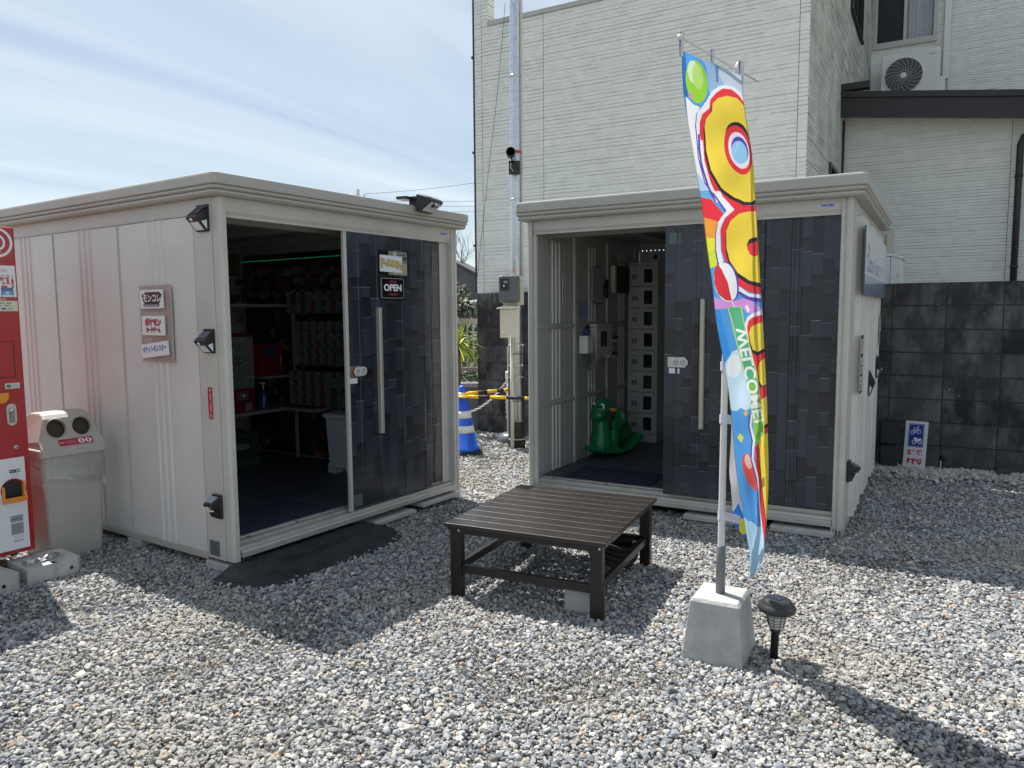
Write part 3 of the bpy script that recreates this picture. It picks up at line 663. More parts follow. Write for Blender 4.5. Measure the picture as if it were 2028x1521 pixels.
def shed(name, label, M, W_, D_, z0, zo, zl, zt, ox0, ox1, dx1, px1, seed, panels, frame_strip, side_wall):
    """W_ width, D_ depth, z0 base, zo top of opening, zl lintel top, zt roof top; opening ox0..ox1, door ox1..dx1, second door to px1"""
    s = thing(name, label, 'shed', M); zf = .165
    hb = zt-zl
    b = B(); fascia(b, W_, D_, zt, hb, TAUPE)
    b.face([(0, 0, zt-.001), (W_, 0, zt-.001), (W_, D_, zt-.001), (0, D_, zt-.001)], TAUPE); b.make('roof', None, s)
    b = B(); b.face([(.04, .03, zl-.005), (.04, D_-.03, zl-.005), (W_-.04, D_-.03, zl-.005), (W_-.04, .03, zl-.005)], CEIL)
    for x in (.5, 1.05, 1.6): b.box(x, x+.05, .05, D_-.05, zl-.05, zl-.006, CEIL)
    b.box(.05, W_-.05, .25, .30, zl-.10, zl-.055, CEIL)
    b.make('ceiling', None, s, fix=False)
    b = B(); b.prism([(.0, zl-.001), (.0, zo+.03), (.012, zo+.012), (.012, zo), (.05, zo), (.05, zl-.001)], 'x', .045, W_-.066, BEIGE); b.make('lintel', None, s)
    # floor and sill with rails
    b = B(); b.box(.03, W_-.03, .10, D_-.03, z0, zf, FLOORM); b.make('floor', None, s)
    b = B(); b.prism([(-.022, z0), (-.022, z0+.028), (-.014, z0+.034), (.012, z0+.036), (.014, z0+.052), (.040, z0+.054), (.042, z0+.040), (.052, z0+.040), (.054, zf-.012), (.072, zf-.010), (.095, zf-.008), (.105, zf+.001), (.105, z0)], 'x', .046, W_-.066, ALU)
    for x in (ox0+.12, (ox0+ox1)/2+.05): b.lathe([(.011, zf-.0095), (.011, zf-.005), (.0, zf-.005)], (x, .083, 0), 10, METERG)
    b.make('sill', None, s)
    # front posts
    b = B(); b.prism([(.0, .0), (.012, -.012), (.040, -.012), (.040, .02), (.060, .024), (.060, .055), (.0, .055)], 'z', z0-.02, zl-.001, BEIGE); b.make('post', None, s, bevel=.003)
    b = B(); rx = W_-.066
    b.prism([(rx, .0), (rx+.004, -.010), (rx+.020, -.010), (rx+.024, -.003), (rx+.030, -.003), (rx+.034, -.012), (W_-.012, -.012), (W_, .0), (W_, .055), (rx, .055)], 'z', z0-.02, zl-.001, BEIGE); b.make('post', None, s, bevel=.002)
    if rx-px1 > .03:
        b = B(); b.prism([(px1, .055), (px1, .03), (px1+.03, .03), (px1+.034, .024), (px1+.05, .024), (px1+.054, .03), (rx-.002, .03), (rx-.002, .055)], 'z', zf-.02, zo-.001, BEIGE); b.make('jamb', None, s)
    # little feet of perforated angle
    b = B()
    for x in (W_-.055, W_-.018):
        b.box(x-.014, x+.014, -.010, -.006, .0, z0-.001, STEEL)
        for k in range(2): b.box(x-.004, x+.004, -.012, -.010, .02+k*.022, .032+k*.022, BLK)
    b.make('foot_bracket', None, s)
    # walls: corner board, ribbed panels, top and bottom rails
    for side in ('left', 'right'):
        Mx = T(0, 0, 0, -pi/2) if side == 'left' else T(W_, 0, 0, pi/2)
        sg = -1 if side == 'left' else 1      # local x = sg * depth
        X = lambda d: sg*d
        def rect(b, d0, d1, y0, y1, za, zb, mt): b.box(min(X(d0), X(d1)), max(X(d0), X(d1)), y0, y1, za, zb, mt)
        b = B(); rect(b, .056, .215, -.004, .04, z0-.02, zl-.001, BEIGE); b.make('corner_board', None, s, M=Mx, bevel=.002)
        b = B(); rect(b, .217, D_, .0, .04, zo+.025, zl-.001, BEIGE); rect(b, .217, D_, -.002, .001, zo+.018, zo+.024, BEIGE); b.make('top_rail', None, s, M=Mx)
        b = B(); rect(b, .217, D_, -.006, .04, z0-.035, z0-.002, TAUPE); b.make('bottom_rail', None, s, M=Mx, bevel=.002)
        for i, (a, c) in enumerate(panels[side][0]):
            ribs = [a+(c-a)*q for q in panels[side][1]]
            lo, hi = sorted((X(a+.012), X(c-.012)))
            ribbed('wall_panel', lo, hi, z0, zo+.016, sorted(X(r) for r in ribs), Mx @ T(0, .004, 0), s, PANEL, amp=.008 if side == 'left' else .034, rw=panels[side][2])
            b = B(); rect(b, c-.012, c+.012, .002, .03, z0-.002, zo+.017, BEIGE); rect(b, c-.004, c+.004, -.001, .002, z0, zo+.035, BEIGE); b.make('panel_joint', None, s, M=Mx)
    b = B(); b.box(.0, W_, D_-.02, D_, z0-.02, zl-.001, BEIGE); b.make('back_wall', None, s)
    # inner faces
    b = B(); b.box(.045, .049, .06, D_-.03, zf, zl-.01, INNER); b.make('inner_lining', None, s)
    b = B(); b.box(W_-.049, W_-.045, .06, D_-.03, zf, zl-.01, INNER); b.make('inner_lining', None, s)
    # sliding doors with printed film
    for k, (a, c, y) in enumerate(((ox1, dx1, .016), (dx1-.03, px1, .034))):
        if c-a < .01: continue
        d = thing_part('door', s)
        w = c-a; zb_, zt_ = zf-.012+(.0 if k == 0 else .012), zo-.002
        b = B(); st = .030 if (frame_strip and k == 0) else 0
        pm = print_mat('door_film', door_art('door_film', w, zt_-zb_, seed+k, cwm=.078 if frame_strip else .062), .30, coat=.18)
        # film covered sheet with soft vertical folds
        folds = ([.0, .115, .30, .33, .36, .60, .63, .66, .80, .9, 1.] if k == 0 else [0, .4, .5, 1.]); xs = []
        for f_ in sorted(set(folds)):
            x = a+st+(w-st)*f_; xs.append((x, 0))
            if 0 < f_ < 1 and (k == 1 or f_ in (.115, .33, .63, .9)): xs += [(x+.004, -.004), (x+.018, -.004), (x+.022, 0)]
        zz = np.linspace(zb_, zt_, 13); rr = random.Random(seed+k)
        jit = [[rr.uniform(-.0008, .0008) for _ in xs] for _ in zz]
        for i in range(len(zz)-1):
            for j in range(len(xs)-1):
                q = [(xs[j][0], y+xs[j][1]+jit[i][j], zz[i]), (xs[j+1][0], y+xs[j+1][1]+jit[i][j+1], zz[i]), (xs[j+1][0], y+xs[j+1][1]+jit[i+1][j+1], zz[i+1]), (xs[j][0], y+xs[j][1]+jit[i+1][j], zz[i+1])]
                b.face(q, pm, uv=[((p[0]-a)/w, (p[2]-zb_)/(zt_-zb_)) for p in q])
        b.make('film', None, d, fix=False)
        b = B(); b.box(a+st, c, y+.004, y+.012, zb_, zt_, BLKM); b.make('panel', None, d)
        if st: b = B(); b.box(a, a+st-.004, y-.008, y+.014, zb_-.01, zt_, BEIGE); b.box(a+st-.004, a+st, y-.002, y+.014, zb_, zt_, BLKM); b.make('edge_strip', None, d, bevel=.002)
        if k == 0:
            hx = a+.245 if not frame_strip else a+.275; z1, z2 = (.614, 1.44) if frame_strip else (.624, 1.479)
            b = B(); b.prism([(hx, y-.001), (hx, y-.030), (hx+.006, y-.036), (hx+.024, y-.036), (hx+.030, y-.028), (hx+.030, y-.001)], 'z', z1, z2, mat('handle_bar', (.47, .44, .39), .32, metal=.4, var=.04)); b.make('handle', None, d, bevel=.002)
            px = a+.06; pz = 1.035 if frame_strip else 1.06
            b = B(); b.box(px-.036, px+.085, y-.004, y-.001, pz-.035, pz+.035, CHROME)
            b.make('lock_plate', None, d, bevel=.001)
            b = B(); cx = px+.048
            pts = [(cx-.025+.028*cos(t), pz+.028*sin(t)) for t in np.linspace(pi/2, 3*pi/2, 12)]+[(cx+.030+.028*cos(t), pz+.028*sin(t)) for t in np.linspace(-pi/2, pi/2, 12)]
            b.prism(pts, 'y', y-.018, y-.0045, mat('pull_cup', (.62, .64, .62), .3)); 
            for e in (-.022, .028): b.lathe([(.020, -.019), (.017, -.021), (.013, -.0195), (.0005, -.0185)], (cx+e, y, pz), 20, mat('pull_cup_in', (.42, .45, .45), .25), axis='y')
            b.make('pull', None, d)
            if frame_strip:
                b = B(); b.prism([(cx-.027+.030*cos(t), pz+.030*sin(t)) for t in np.linspace(pi/2, 3*pi/2, 12)], 'y', y-.014, y-.0045, mat('red_ring', (.36, .03, .02), .4)); b.make('pull_collar', None, d)
            ar = Art(120, 60, WT)
            for q in (18, 32, 44): ar.line([(10, q), (108, q)], 3, (.45, .5, .65))
            plate('sticker', .072, .034, .001, print_mat('sticker', ar.image('sticker')), d, x=px-.002 if frame_strip else px+.01, z=pz-.058, y=y-.001)
            vx, vz = (a+.075, zb_+.05) if frame_strip else (a+.065, zt_-.085)
            curved_vent('vent_sticker', d, T(vx, y-.001, vz), .075)
    ar = Art(160, 30, (.62, .60, .78)); ar.text('TAKUBO', 80, 15, 26, (.03, .03, .35), bold=.05, width=132)
    plate('maker_label', .105, .022, .001, print_mat('maker_label', ar.image('maker_label')), s, x=W_-.145, z=zo+.058, y=-.0015)
    return s
def thing_part(name, parent, M=None):
    o = bpy.data.objects.new(name, None); COL.objects.link(o); o.parent = parent; o.empty_display_size = .05
    if M is not None: o.matrix_local = M
    return o
R3 = (.42, .50, .58)
LW, LD = 2.0, 2.50
shed_l = shed('storage_shed', 'beige steel shed with an OPEN sign on its dark door, beside the red machine', FL, LW, LD, .085, 1.910, 2.012, 2.122,
    .045, .88, 1.70, 1.84, 11, {'left': ([(.217, .968), (.968, 1.733), (1.733, 2.49)], R3, .016), 'right': ([(.217, .968), (.968, 1.733), (1.733, 2.49)], R3, .016)}, True, None)
RW_, RD = 2.18, 2.22
RIB8 = (.17, .42, .67)
shed_r = shed('storage_shed', 'beige steel shed standing behind the brown slatted platform, with lockers inside its open door', FR, RW_, RD, .075, 1.965, 2.060, 2.190,
    .045, 1.036, 1.676, 2.112, 23, {'left': ([(.217, .689), (.689, 1.369), (1.369, 2.05)], R3, .016), 'right': ([(.217, .90), (.90, 1.56), (1.56, 2.21)], RIB8, .045)}, False, None)
curved_vent('vent_sticker', shed_l, T(-.0045, .15, .125, -pi/2), .085)
# inner left wall of the right shed: posts, rails and ribs as seen through the door
b = B()
for y in (.689, 1.369, 2.05): b.box(.050, .068, y-.018, y+.018, .166, 2.0, BEIGE)
b.make('inner_post', None, shed_r, bevel=.002)
for z in (1.293, .70):
    b = B(); b.prism([(.0495, z-.018), (.060, z-.018), (.066, z), (.060, z+.018), (.0495, z+.018)], 'y', .06, 2.16, INNER); b.make('inner_rail', None, shed_r)
b = B()
for y0 in (.0, .684, 1.36):
    for dy in (.296, .357, .419):
        for za, zb in ((.17, .68), (.72, 1.27), (1.315, 1.94)): b.prism([(.0495, y0+dy-.012), (.0595, y0+dy-.004), (.0595, y0+dy+.004), (.0495, y0+dy+.012)], 'z', za, zb, BEIGE)
for za, zb in ((.17, .68), (.72, 1.27), (1.315, 1.94)):
    for y in (.14, .2, .52, .6): b.box(.0495, .0515, y-.003, y+.003, za, zb, INNER)
stuff(b.make('inner_rib', None, shed_r))
# concrete blocks and thin slabs the sheds rest on
def block(name, label, M, w, d, h, mt=CONC, cat='concrete block', bev=.008, group=None, hole=False):
    b = B(); b.box(0, w, 0, d, 0, h, mt)
    if hole: b.lathe([(.018, -.002), (.0, -.001)], (w*.8, 0, h*.5), 12, BLK, axis='y')
    o = b.make(name, None, None, bevel=bev); o.matrix_world = M; tag(o, label, cat, group); return o
block('concrete_block', 'grey concrete block under the near front corner of the left shed', FL @ T(-.015, .03, -.04), .19, .20, .088)
block('concrete_block', 'grey concrete block under the left shed wall, beside the recycling bin', FL @ T(-.012, .88, -.04), .19, .14, .088)
block('concrete_block', 'grey concrete block under the far end of the left shed wall', FL @ T(-.005, 2.2, -.04), .19, .2, .088)
block('concrete_block', 'grey concrete block under the near right corner of the right shed', FR @ T(RW_-.13, .03, -.05), .125, .2, .088)
block('concrete_block', 'grey concrete block under the middle of the right shed side wall', FR @ T(RW_-.13, .95, -.05), .125, .2, .088)
block('paving_slab', 'thin grey slab under the sill of the left shed, beside the end of the rubber ramp', FL @ T(1.02, -.052, .015), .42, .25, .03, CONCL, 'slab', .006)
block('paving_slab', 'thin grey slab under the far right end of the left shed sill', FL @ T(1.52, -.050, .035), .42, .25, .028, CONCL, 'slab', .006)
block('paving_slab', 'thin grey slab under the right shed sill, just left of the banner', FR @ T(1.20, -.055, .012), .40, .25, .035, CONCL, 'slab', .006)
block('paving_slab', 'thin grey slab under the right end of the right shed sill', FR @ T(1.76, -.060, .012), .37, .25, .035, CONCL, 'slab', .006)
block('concrete_block', 'grey block below the thin slab left of the banner', FR @ T(1.25, -.03, -.06), .32, .2, .07)
block('concrete_block', 'grey block below the thin slab at the right shed corner', FR @ T(1.80, -.03, -.06), .27, .2, .07)

# ------------------------------------------------------------------ wall lamps and signs fixed to the sheds
def solar_lamp(label, M, s=1., cellm=SOLAR, group='solar wall lamps'):
    t = thing('solar_wall_lamp', label, 'wall lamp', M @ Matrix.Scale(s, 4), group)
    b = B(); b.box(-.048, .048, -.010, 0, -.070, .070, BLK); b.make('back_plate', None, t, bevel=.003)
    # wedge body: solar roof slopes down and out, front face leans back in
    pr = [(-.0105, .058), (-.066, .012), (-.074, .004), (-.074, -.006), (-.018, -.068), (-.0105, -.068)]
    b = B(); b.prism(pr, 'x', -.046, .046, BLK); b.make('housing', None, t, bevel=.003)
    n = Vector((0, -(.062), .056)).normalized()     # normal of the front face
    def on_front(x, k, off):   # k 0 at top of the leaning face, 1 at bottom
        p = Vector((x, -.074, -.006)).lerp(Vector((x, -.018, -.068)), k); return p+Vector((0, -.062, -.056)).normalized()*off
    b = B(); q = [on_front(-.034, .30, .0012), on_front(.034, .30, .0012), on_front(.034, .90, .0012), on_front(-.034, .90, .0012)]
    b.idx(q+[p+Vector((0, .003, .003)) for p in q], [(0, 1, 2, 3), (0, 4, 5, 1), (1, 5, 6, 2), (2, 6, 7, 3), (3, 7, 4, 0)], DIFF); b.make('front_diffuser', None, t, fix=False)
    for sx in (-1, 1):
        b = B(); x = sx*.0468; b.prism([(-.014, -.010), (-.046, -.022), (-.018, -.056), (-.014, -.058)], 'x', x-.0006, x+.0006, DIFF); b.make('side_diffuser', None, t)
    b = B(); q = [Vector((-.038, -.017, .0545)), Vector((.038, -.017, .0545)), Vector((.038, -.060, .0185)), Vector((-.038, -.060, .0185))]; q = [p+Vector((0, -.0006, .0012)) for p in q]
    b.idx(q, [(0, 3, 2, 1)], cellm)
    for k in (.33, .66):
        a_ = q[0].lerp(q[3], k); c_ = q[1].lerp(q[2], k); d = Vector((0, 0, .0006)); e = Vector((0, .0008, 0)); b.idx([a_+d-e, c_+d-e, c_+d+e, a_+d+e], [(0, 1, 2, 3)], CHROME)
    b.make('solar_panel', None, t, fix=False)
    b = B(); c = on_front(-.006, .10, .0); b.ball(tuple(c), .009, 12, WHITE); b.make('sensor', None, t)
    return t
LS = lambda v, z, off=.006: FL @ T(-off, v, z, -pi/2)          # on the left side of the left shed
solar_lamp('black solar wall lamp at the top of the left shed corner, topmost of three', LS(.115, 1.905))
solar_lamp('black solar wall lamp halfway up the left shed corner, with bright solar cell', LS(.108, 1.262), .92)
RS = lambda d, z, off=.034: FR @ T(RW_+off, d, z, pi/2)        # on the right side of the right shed
solar_lamp('black solar wall lamp on the right shed side wall, nearer of two', RS(1.10, .87) @ Matrix.Diagonal((1, .50, 1.3, 1)))
solar_lamp('black solar wall lamp on the right shed side wall, farther of two', RS(1.78, .945) @ Matrix.Diagonal((1, .50, 1.25, 1)))
def low_lamp(label, M):
    t = thing('solar_wall_lamp', label, 'wall lamp', M, 'low solar lamps')
    b = B(); b.box(-.040, .040, -.016, 0, -.075, .060, BLK); b.make('back_plate', None, t, bevel=.008, seg=3)
    b = B(); b.prism([(-.012, .050), (-.070, .018), (-.074, .006), (-.045, -.016), (-.012, -.020)], 'x', -.036, .036, BLK); b.make('head', None, t, bevel=.005, seg=3)
    b = B(); b.prism([(-.020, .0475), (-.062, .0245), (-.0615, .0265), (-.020, .0495)], 'x', -.026, .026, mat('cell_pale', (.25, .30, .36), .12, coat=1)); b.make('solar_panel', None, t)
    b = B(); b.ball((-.0, -.064, -.002), .009, 12, WHITE); b.make('sensor', None, t)
    b = B(); pts = [(x, -.058+.25*x*x*8-.0, -.022+3.5*x*x) for x in np.linspace(-.03, .03, 9)]; b.tube(pts, .0055, 8, mat('glow_strip', (.72, .68, .50), .3)); b.make('light_strip', None, t)
    b = B(); b.prism([(-.012, -.022), (-.046, -.024), (-.030, -.066), (-.012, -.070)], 'x', -.028, .028, BLK); b.make('body', None, t, bevel=.004)
    return t
low_lamp('black rounded solar lamp low on the left shed corner above the ramp', LS(.098, .375))
low_lamp('black rounded solar lamp low on the right shed corner', RS(.09, .42, .006))
t = thing('flood_lamp', 'large black solar lamp clamped on the roof edge of the left shed', 'wall lamp', FL @ T(1.53, -.080, 2.160, radians(12)) @ Matrix.Scale(1.15, 4))
b = B(); b.box(-.13, -.03, .03, .10, -.005, .012, BLK); b.box(-.05, .05, .0, .06, -.045, .02, BLK); b.make('bracket', None, t, bevel=.002)
pr = [(-.0, .030), (-.085, .006), (-.098, -.006), (-.092, -.018), (-.020, -.070), (.0, -.070)]
b = B(); b.prism(pr, 'x', -.075, .085, BLK); b.make('housing', None, t, bevel=.006, seg=3)
b = B(); b.prism([(-.008, .0300), (-.074, .0115), (-.0735, .0135), (-.0075, .032)], 'x', -.058, .070, mat('cell_bright', (.50, .53, .55), .15, coat=1)); b.make('solar_panel', None, t)
b = B(); b.prism([(-.0905, -.0215), (-.030, -.0645), (-.0313, -.0662), (-.0918, -.0232)], 'x', -.060, .072, DIFF); b.make('front_diffuser', None, t)
b = B(); b.ball((.0, -.088, -.030), .011, 10, WHITE); b.box(-.022, .022, -.0895, -.072, -.045, -.022, BLK); b.make('sensor', None, t)
b = B(); b.prism([(-.004, -.02), (-.07, -.026), (-.02, -.06), (-.004, -.06)], 'x', .0855, .0865, DIFF); b.make('side_diffuser', None, t)

def sign(name, label, cat, M, w, h, art, t=.004, rough=.35, edge=None, coat=.2, group=None):
    pm = print_mat(name+'_print', art.image(name+'_print'), rough, coat)
    o = plate(name, w, h, t, pm, None, edge=edge or WHITE); o.matrix_world = M; tag(o, label, cat, group); return o
# taped board with three lettered cards on the left shed
ar = Art(320, 436, (.36, .315, .285)); ar.rect(0, 0, 320, 60, (.40, .355, .32)); ar.rect(40, 150, 250, 200, (.42, .40, .36)); ar.rect(30, 300, 110, 436, (.42, .40, .36))
ar.line([(60, 14), (90, 34), (140, 26), (200, 40), (230, 12)], 8, (.46, .42, .39))
o = sign('backing_board', 'brown clear-taped backing board behind three lettered cards on the left shed wall', 'board', LS(.590, 1.353, .0085), .31, .43, ar, .003, .25, coat=.5)
ar = Art(230, 110, WT); D_ = (.015, .018, .03)
ar.poly([(18, 26), (50, 26), (50, 14), (200, 14), (208, 26), (222, 26), (204, 66), (190, 84), (196, 84), (190, 100), (36, 100), (30, 84), (44, 84), (26, 58)], D_)
ar.text('モンコレ', 120, 50, 52, WT, bold=.035, width=176); ar.ell(80, 32, 8, 8, (.6, .02, .03)); ar.text('MONSTER COLLECTION', 114, 92, 13, WT, bold=.02, width=140)
sign('lettered_card', 'white card with black and white katakana logo, topmost on the taped board', 'card', LS(.602, 1.492, .0185), .225, .105, ar, .008, group='cards on the taped board')
ar = Art(225, 118, WT)
for dx, dy in ((-3, 0), (3, 0), (0, -3), (0, 3), (2, 3)): ar.text('ポケモン', 112+dx, 38+dy, 46, (.12, .12, .12), bold=.05, width=160); ar.text('カードゲーム', 112+dx, 84+dy, 32, (.12, .12, .12), bold=.04, width=142)
ar.text('ポケモン', 112, 38, 46, (.60, .03, .05), bold=.04, width=158); ar.text('カードゲーム', 112, 84, 32, (.60, .03, .05), bold=.03, width=140)
sign('lettered_card', 'white card with red katakana lettering in two lines, middle of the taped board', 'card', LS(.598, 1.343, .0185), .222, .110, ar, .008, group='cards on the taped board')
ar = Art(265, 96, WT); ar.text('ポケットモンスター', 132, 40, 44, (.02, .16, .60), bold=.04, width=236); ar.text('ポケットモンスター', 132, 47, 44, (.62, .05, .08), bold=.0, width=236); ar.text('ポケットモンスター', 132, 38, 44, (.02, .20, .65), bold=.03, width=236)
sign('lettered_card', 'tilted white card with blue katakana lettering, lowest on the taped board', 'card', LS(.594, 1.207, .0185) @ Matrix.Rotation(radians(-6), 4, 'Y'), .262, .080, ar, .008, group='cards on the taped board')
ar = Art(52, 260, (.42, .01, .03)); ar.poly([(14, 22), (28, 12), (34, 20), (20, 30)], WT); ar.poly([(28, 32), (36, 30), (34, 40)], WT)
for i, ch in enumerate('防犯カメラ作動中'): ar.text(ch, 28, 58+i*19, 17, WT, bold=.03)
ar.rect(8, 214, 46, 248, (.48, .30, .34)); ar.text('録画', 27, 222, 14, BK, bold=.03); ar.text('REC', 27, 238, 12, BK, bold=.03)
sign('warning_sticker', 'narrow red vertical camera warning sticker on the left shed corner', 'sticker', LS(.128, .927, .0055), .040, .172, ar, .001)
# signs on the left shed door
ar = Art(290, 160, (.42, .40, .30)); ar.rect(0, 0, 105, 160, (.012, .014, .018)); ar.rect(105, 0, 150, 160, (.30, .285, .25)); ar.rect(150, 0, 195, 160, (.52, .47, .37)); ar.rect(190, 0, 290, 70, (.22, .29, .26))  # mirrored surroundings painted into the panel's colour as flat patches
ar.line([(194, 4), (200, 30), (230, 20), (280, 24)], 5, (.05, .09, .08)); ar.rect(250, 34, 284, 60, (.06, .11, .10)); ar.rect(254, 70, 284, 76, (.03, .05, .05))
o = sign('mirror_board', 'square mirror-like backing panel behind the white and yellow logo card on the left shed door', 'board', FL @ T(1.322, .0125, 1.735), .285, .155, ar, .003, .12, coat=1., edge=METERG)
ar = Art(230, 110, WT)
def logo(ar, s, cx, cy, w, size, fill, line_):
    n = len(s); offs = [0, 8, -4, -3, 0, 8, 10] ; szs = [1.35, .85, 1., .85, 1.05, .8, 1.15]; rots = [-.12, .0, -.05, 0., .03, .1, .2]; xs = [cx-w/2+w*q for q in (.06, .23, .39, .54, .68, .82, .95)]
    for ps in (0, 1):
        for i, ch in enumerate(s):
            if ps == 0:
                for a_ in np.linspace(0, 2*pi, 8, False): ar.text(ch, xs[i]+3.4*cos(a_), cy+offs[i]+3.4*sin(a_), size*szs[i], line_, rot=rots[i], bold=.03)
            else: ar.text(ch, xs[i], cy+offs[i], size*szs[i], fill, rot=rots[i], bold=.025)
logo(ar, 'PoKéMoN', 116, 54, 196, 58, (.75, .55, .04), (.05, .09, .30))
sign('logo_card', 'white card with jumbled yellow letters outlined in blue, above the OPEN sign', 'card', FL @ T(1.303, .0075, 1.728) @ Matrix.Rotation(radians(1.0), 4, 'Y'), .212, .108, ar, .003)
ar = Art(260, 190, (.010, .010, .013))
ar.line([(22, 14), (238, 14), (248, 26), (248, 164), (238, 176), (22, 176), (12, 164), (12, 26), (22, 14)], 4, (.45, .47, .5)); ar.rect(2, 4, 5, 186, (.4, .42, .45))
ar.text("WE'RE", 130, 42, 26, (.55, .05, .05), bold=.03); ar.text('OPEN', 130, 90, 74, (.82, .84, .9), bold=.045, width=190); ar.text('COME IN', 130, 146, 24, (.55, .05, .05), bold=.03)
sign('open_sign', 'black rectangular sign reading OPEN in white on the left shed door', 'sign', FL @ T(1.318, .0125, 1.568), .235, .152, ar, .004, .2, coat=.6, edge=BLK)

# big name board on the right shed and little notices below
ar = Art(960, 240, (.50, .55, .62))
for i in range(40):
    y = 240*i/40; c = (.76-.004*i, .79-.003*i, .82-.002*i) if i < 28 else (.42-.004*i, .48-.004*i, .58-.003*i); ar.rect(0, y, 960, y+6.2, c)
for k in range(26): yy = random.uniform(0, 170); x = random.uniform(-100, 800); ar.line([(x, yy), (x+200, yy-8), (x+330, yy+2)], 2.2, (.66, .70, .77))
st = [(60+26*(1 if q % 2 == 0 else .45)*sin(pi*q/5), 66-30*(1 if q % 2 == 0 else .45)*cos(pi*q/5)) for q in range(10)]; ar.poly([(x*1.6-6, y) for x, y in st], (.50, .38, .13)); ar.poly([(x*1.6+30, y+6) for x, y in st], (.58, .46, .22))
ar.text('Clatter Room', 330, 122, 92, (.06, .12, .30), bold=.03, width=560); ar.text('ガチャガチャ', 770, 124, 46, (.09, .15, .34), bold=.02, width=230); ar.text('24H', 900, 190, 44, (.05, .09, .24), bold=.04)
sign('name_board', 'large pale blue name board reading Clatter Room on the right shed side', 'sign', RS(1.17, 1.705, .040), 1.86, .425, ar, .012, .25, coat=.5, edge=METERG)
ar = Art(100, 310, (.035, .036, .036)); 
def note(y0, y1, c1): ar.rect(20, y0, 82, y1, WT); return c1
note(20, 98, 0)
for q in range(4): ar.rect(34, 32+q*15, 68, 40+q*15, (.40, .06, .12))
note(118, 160, 0); ar.line([(30, 128), (46, 148), (70, 132)], 5, (.1, .1, .1)); note(168, 206, 0); ar.rect(34, 178, 66, 196, (.3, .1, .12)); note(222, 296, 0); ar.line([(30, 250), (50, 238), (72, 252)], 6, (.03, .05, .1)); ar.rect(32, 262, 70, 270, (.05, .05, .07)); ar.rect(32, 276, 70, 284, (.05, .05, .07))
sign('notice_board', 'narrow dark board with four small white notices on the right shed side', 'board', RS(.355, 1.055, .038), .185, .37, ar, .003)
ar = Art(60, 160, (.10, .10, .10)); ar.rect(12, 30, 52, 90, (.55, .60, .68)); ar.rect(20, 40, 44, 70, (.25, .3, .4))
sign('small_notice', 'small dark strip with a pale notice at the far end of the right shed side', 'notice', RS(1.92, 1.24, .038), .16, .24, ar, .003)

# ------------------------------------------------------------------ rubber ramp in front of the left shed
t = thing('rubber_ramp', 'black studded rubber kerb ramp lying in front of the left shed door', 'ramp', FL @ T(.48, -.035, 0))
def ramp_outline(k, h):
    L = .63-k*.06; D = .34-k*.10; return [(-L, .03)]+[(-L+(L*.42)*(1-cos(a_)), -D*sin(a_)) for a_ in np.linspace(0, pi/2, 10)]+[(L-(L*.42)*(1-cos(a_)), -D*sin(a_)) for a_ in np.linspace(pi/2, 0, 10)]+[(L, .03)]
b = B(); levels = [(0, .0), (0, .010), (1, .032), (1.35, .040), (2.2, .062)]
rings = [[(x, y, h) for x, y in ramp_outline(k, h)] for k, h in levels]
n = len(rings[0]); v = [p for r in rings for p in r]
b.idx(v, [(j*n+i, j*n+i+1, (j+1)*n+i+1, (j+1)*n+i) for j in range(len(rings)-1) for i in range(n-1)], RUBBER)
top = [(x, y, .063) for x, y in ramp_outline(2.2, 0)]; b.idx(top, [tuple(range(n))], RUBBER)
b.make('ramp_body', None, t, fix=False)
b = B()
for k in (.45, .8): b.tube([(x, y, .010+k*.022+.001) for x, y in ramp_outline(k, 0)], .0022, 4, RUBBER)
for i in range(44):
    for j in range(8):
        x = -.50+i*.0235; y = -.015-j*.020; d = ((x/.55)**2+(y/.17)**2)
        if d < 1.0:
            a_ = radians(45 if (i+j) % 2 else -45); M_ = T(x, y, .060-abs(y)*.0+.0045, a_); b.box(-.0075, .0075, -.0022, .0022, -.006, .0, RUBBER, M_)
stuff(b.make('stud', None, t))

# ------------------------------------------------------------------ slatted platform
PA = Vector((-.338, 3.61)); PB = Vector((.410, 3.255)); PC = Vector((.90, 4.03))
ex = (PB-PA).normalized(); plen = (PB-PA).length
MT = Matrix.Translation((PA.x, PA.y, 0)) @ Matrix.Rotation(math.atan2(ex.y, ex.x), 4, 'Z')
TZ = .375; TW_ = plen; TD_ = .905
t = thing('slatted_platform', 'low dark brown slatted metal platform standing on the gravel in front of the right shed', 'platform', MT)
nsl = 10; pitch_ = TD_/nsl
slat = None
for i in range(nsl):
    if slat is None:
        b = B(); b.box(0, TW_, 0, pitch_-.0065, -.020, 0, TBL); slat = b.make('slat', None, t, bevel=.0025); o = slat
    else: o = slat.copy(); COL.objects.link(o); o.parent = t
    o.location = (0, i*pitch_, TZ+random.uniform(-.0006, .0006))
for x in (.03, TW_-.06):
    b = B(); b.box(x, x+.03, .02, TD_-.03, TZ-.055, TZ-.0215, TBLD); b.make('rail', None, t, bevel=.002)
for y in (.018, TD_-.05):
    b = B(); b.box(.062, TW_-.062, y, y+.02, TZ-.052, TZ-.0215, TBLD); b.make('rail', None, t, bevel=.002)
LGW = .058; lx = (.022, TW_-.022-LGW); ly = (.016, TD_-.016-.05)
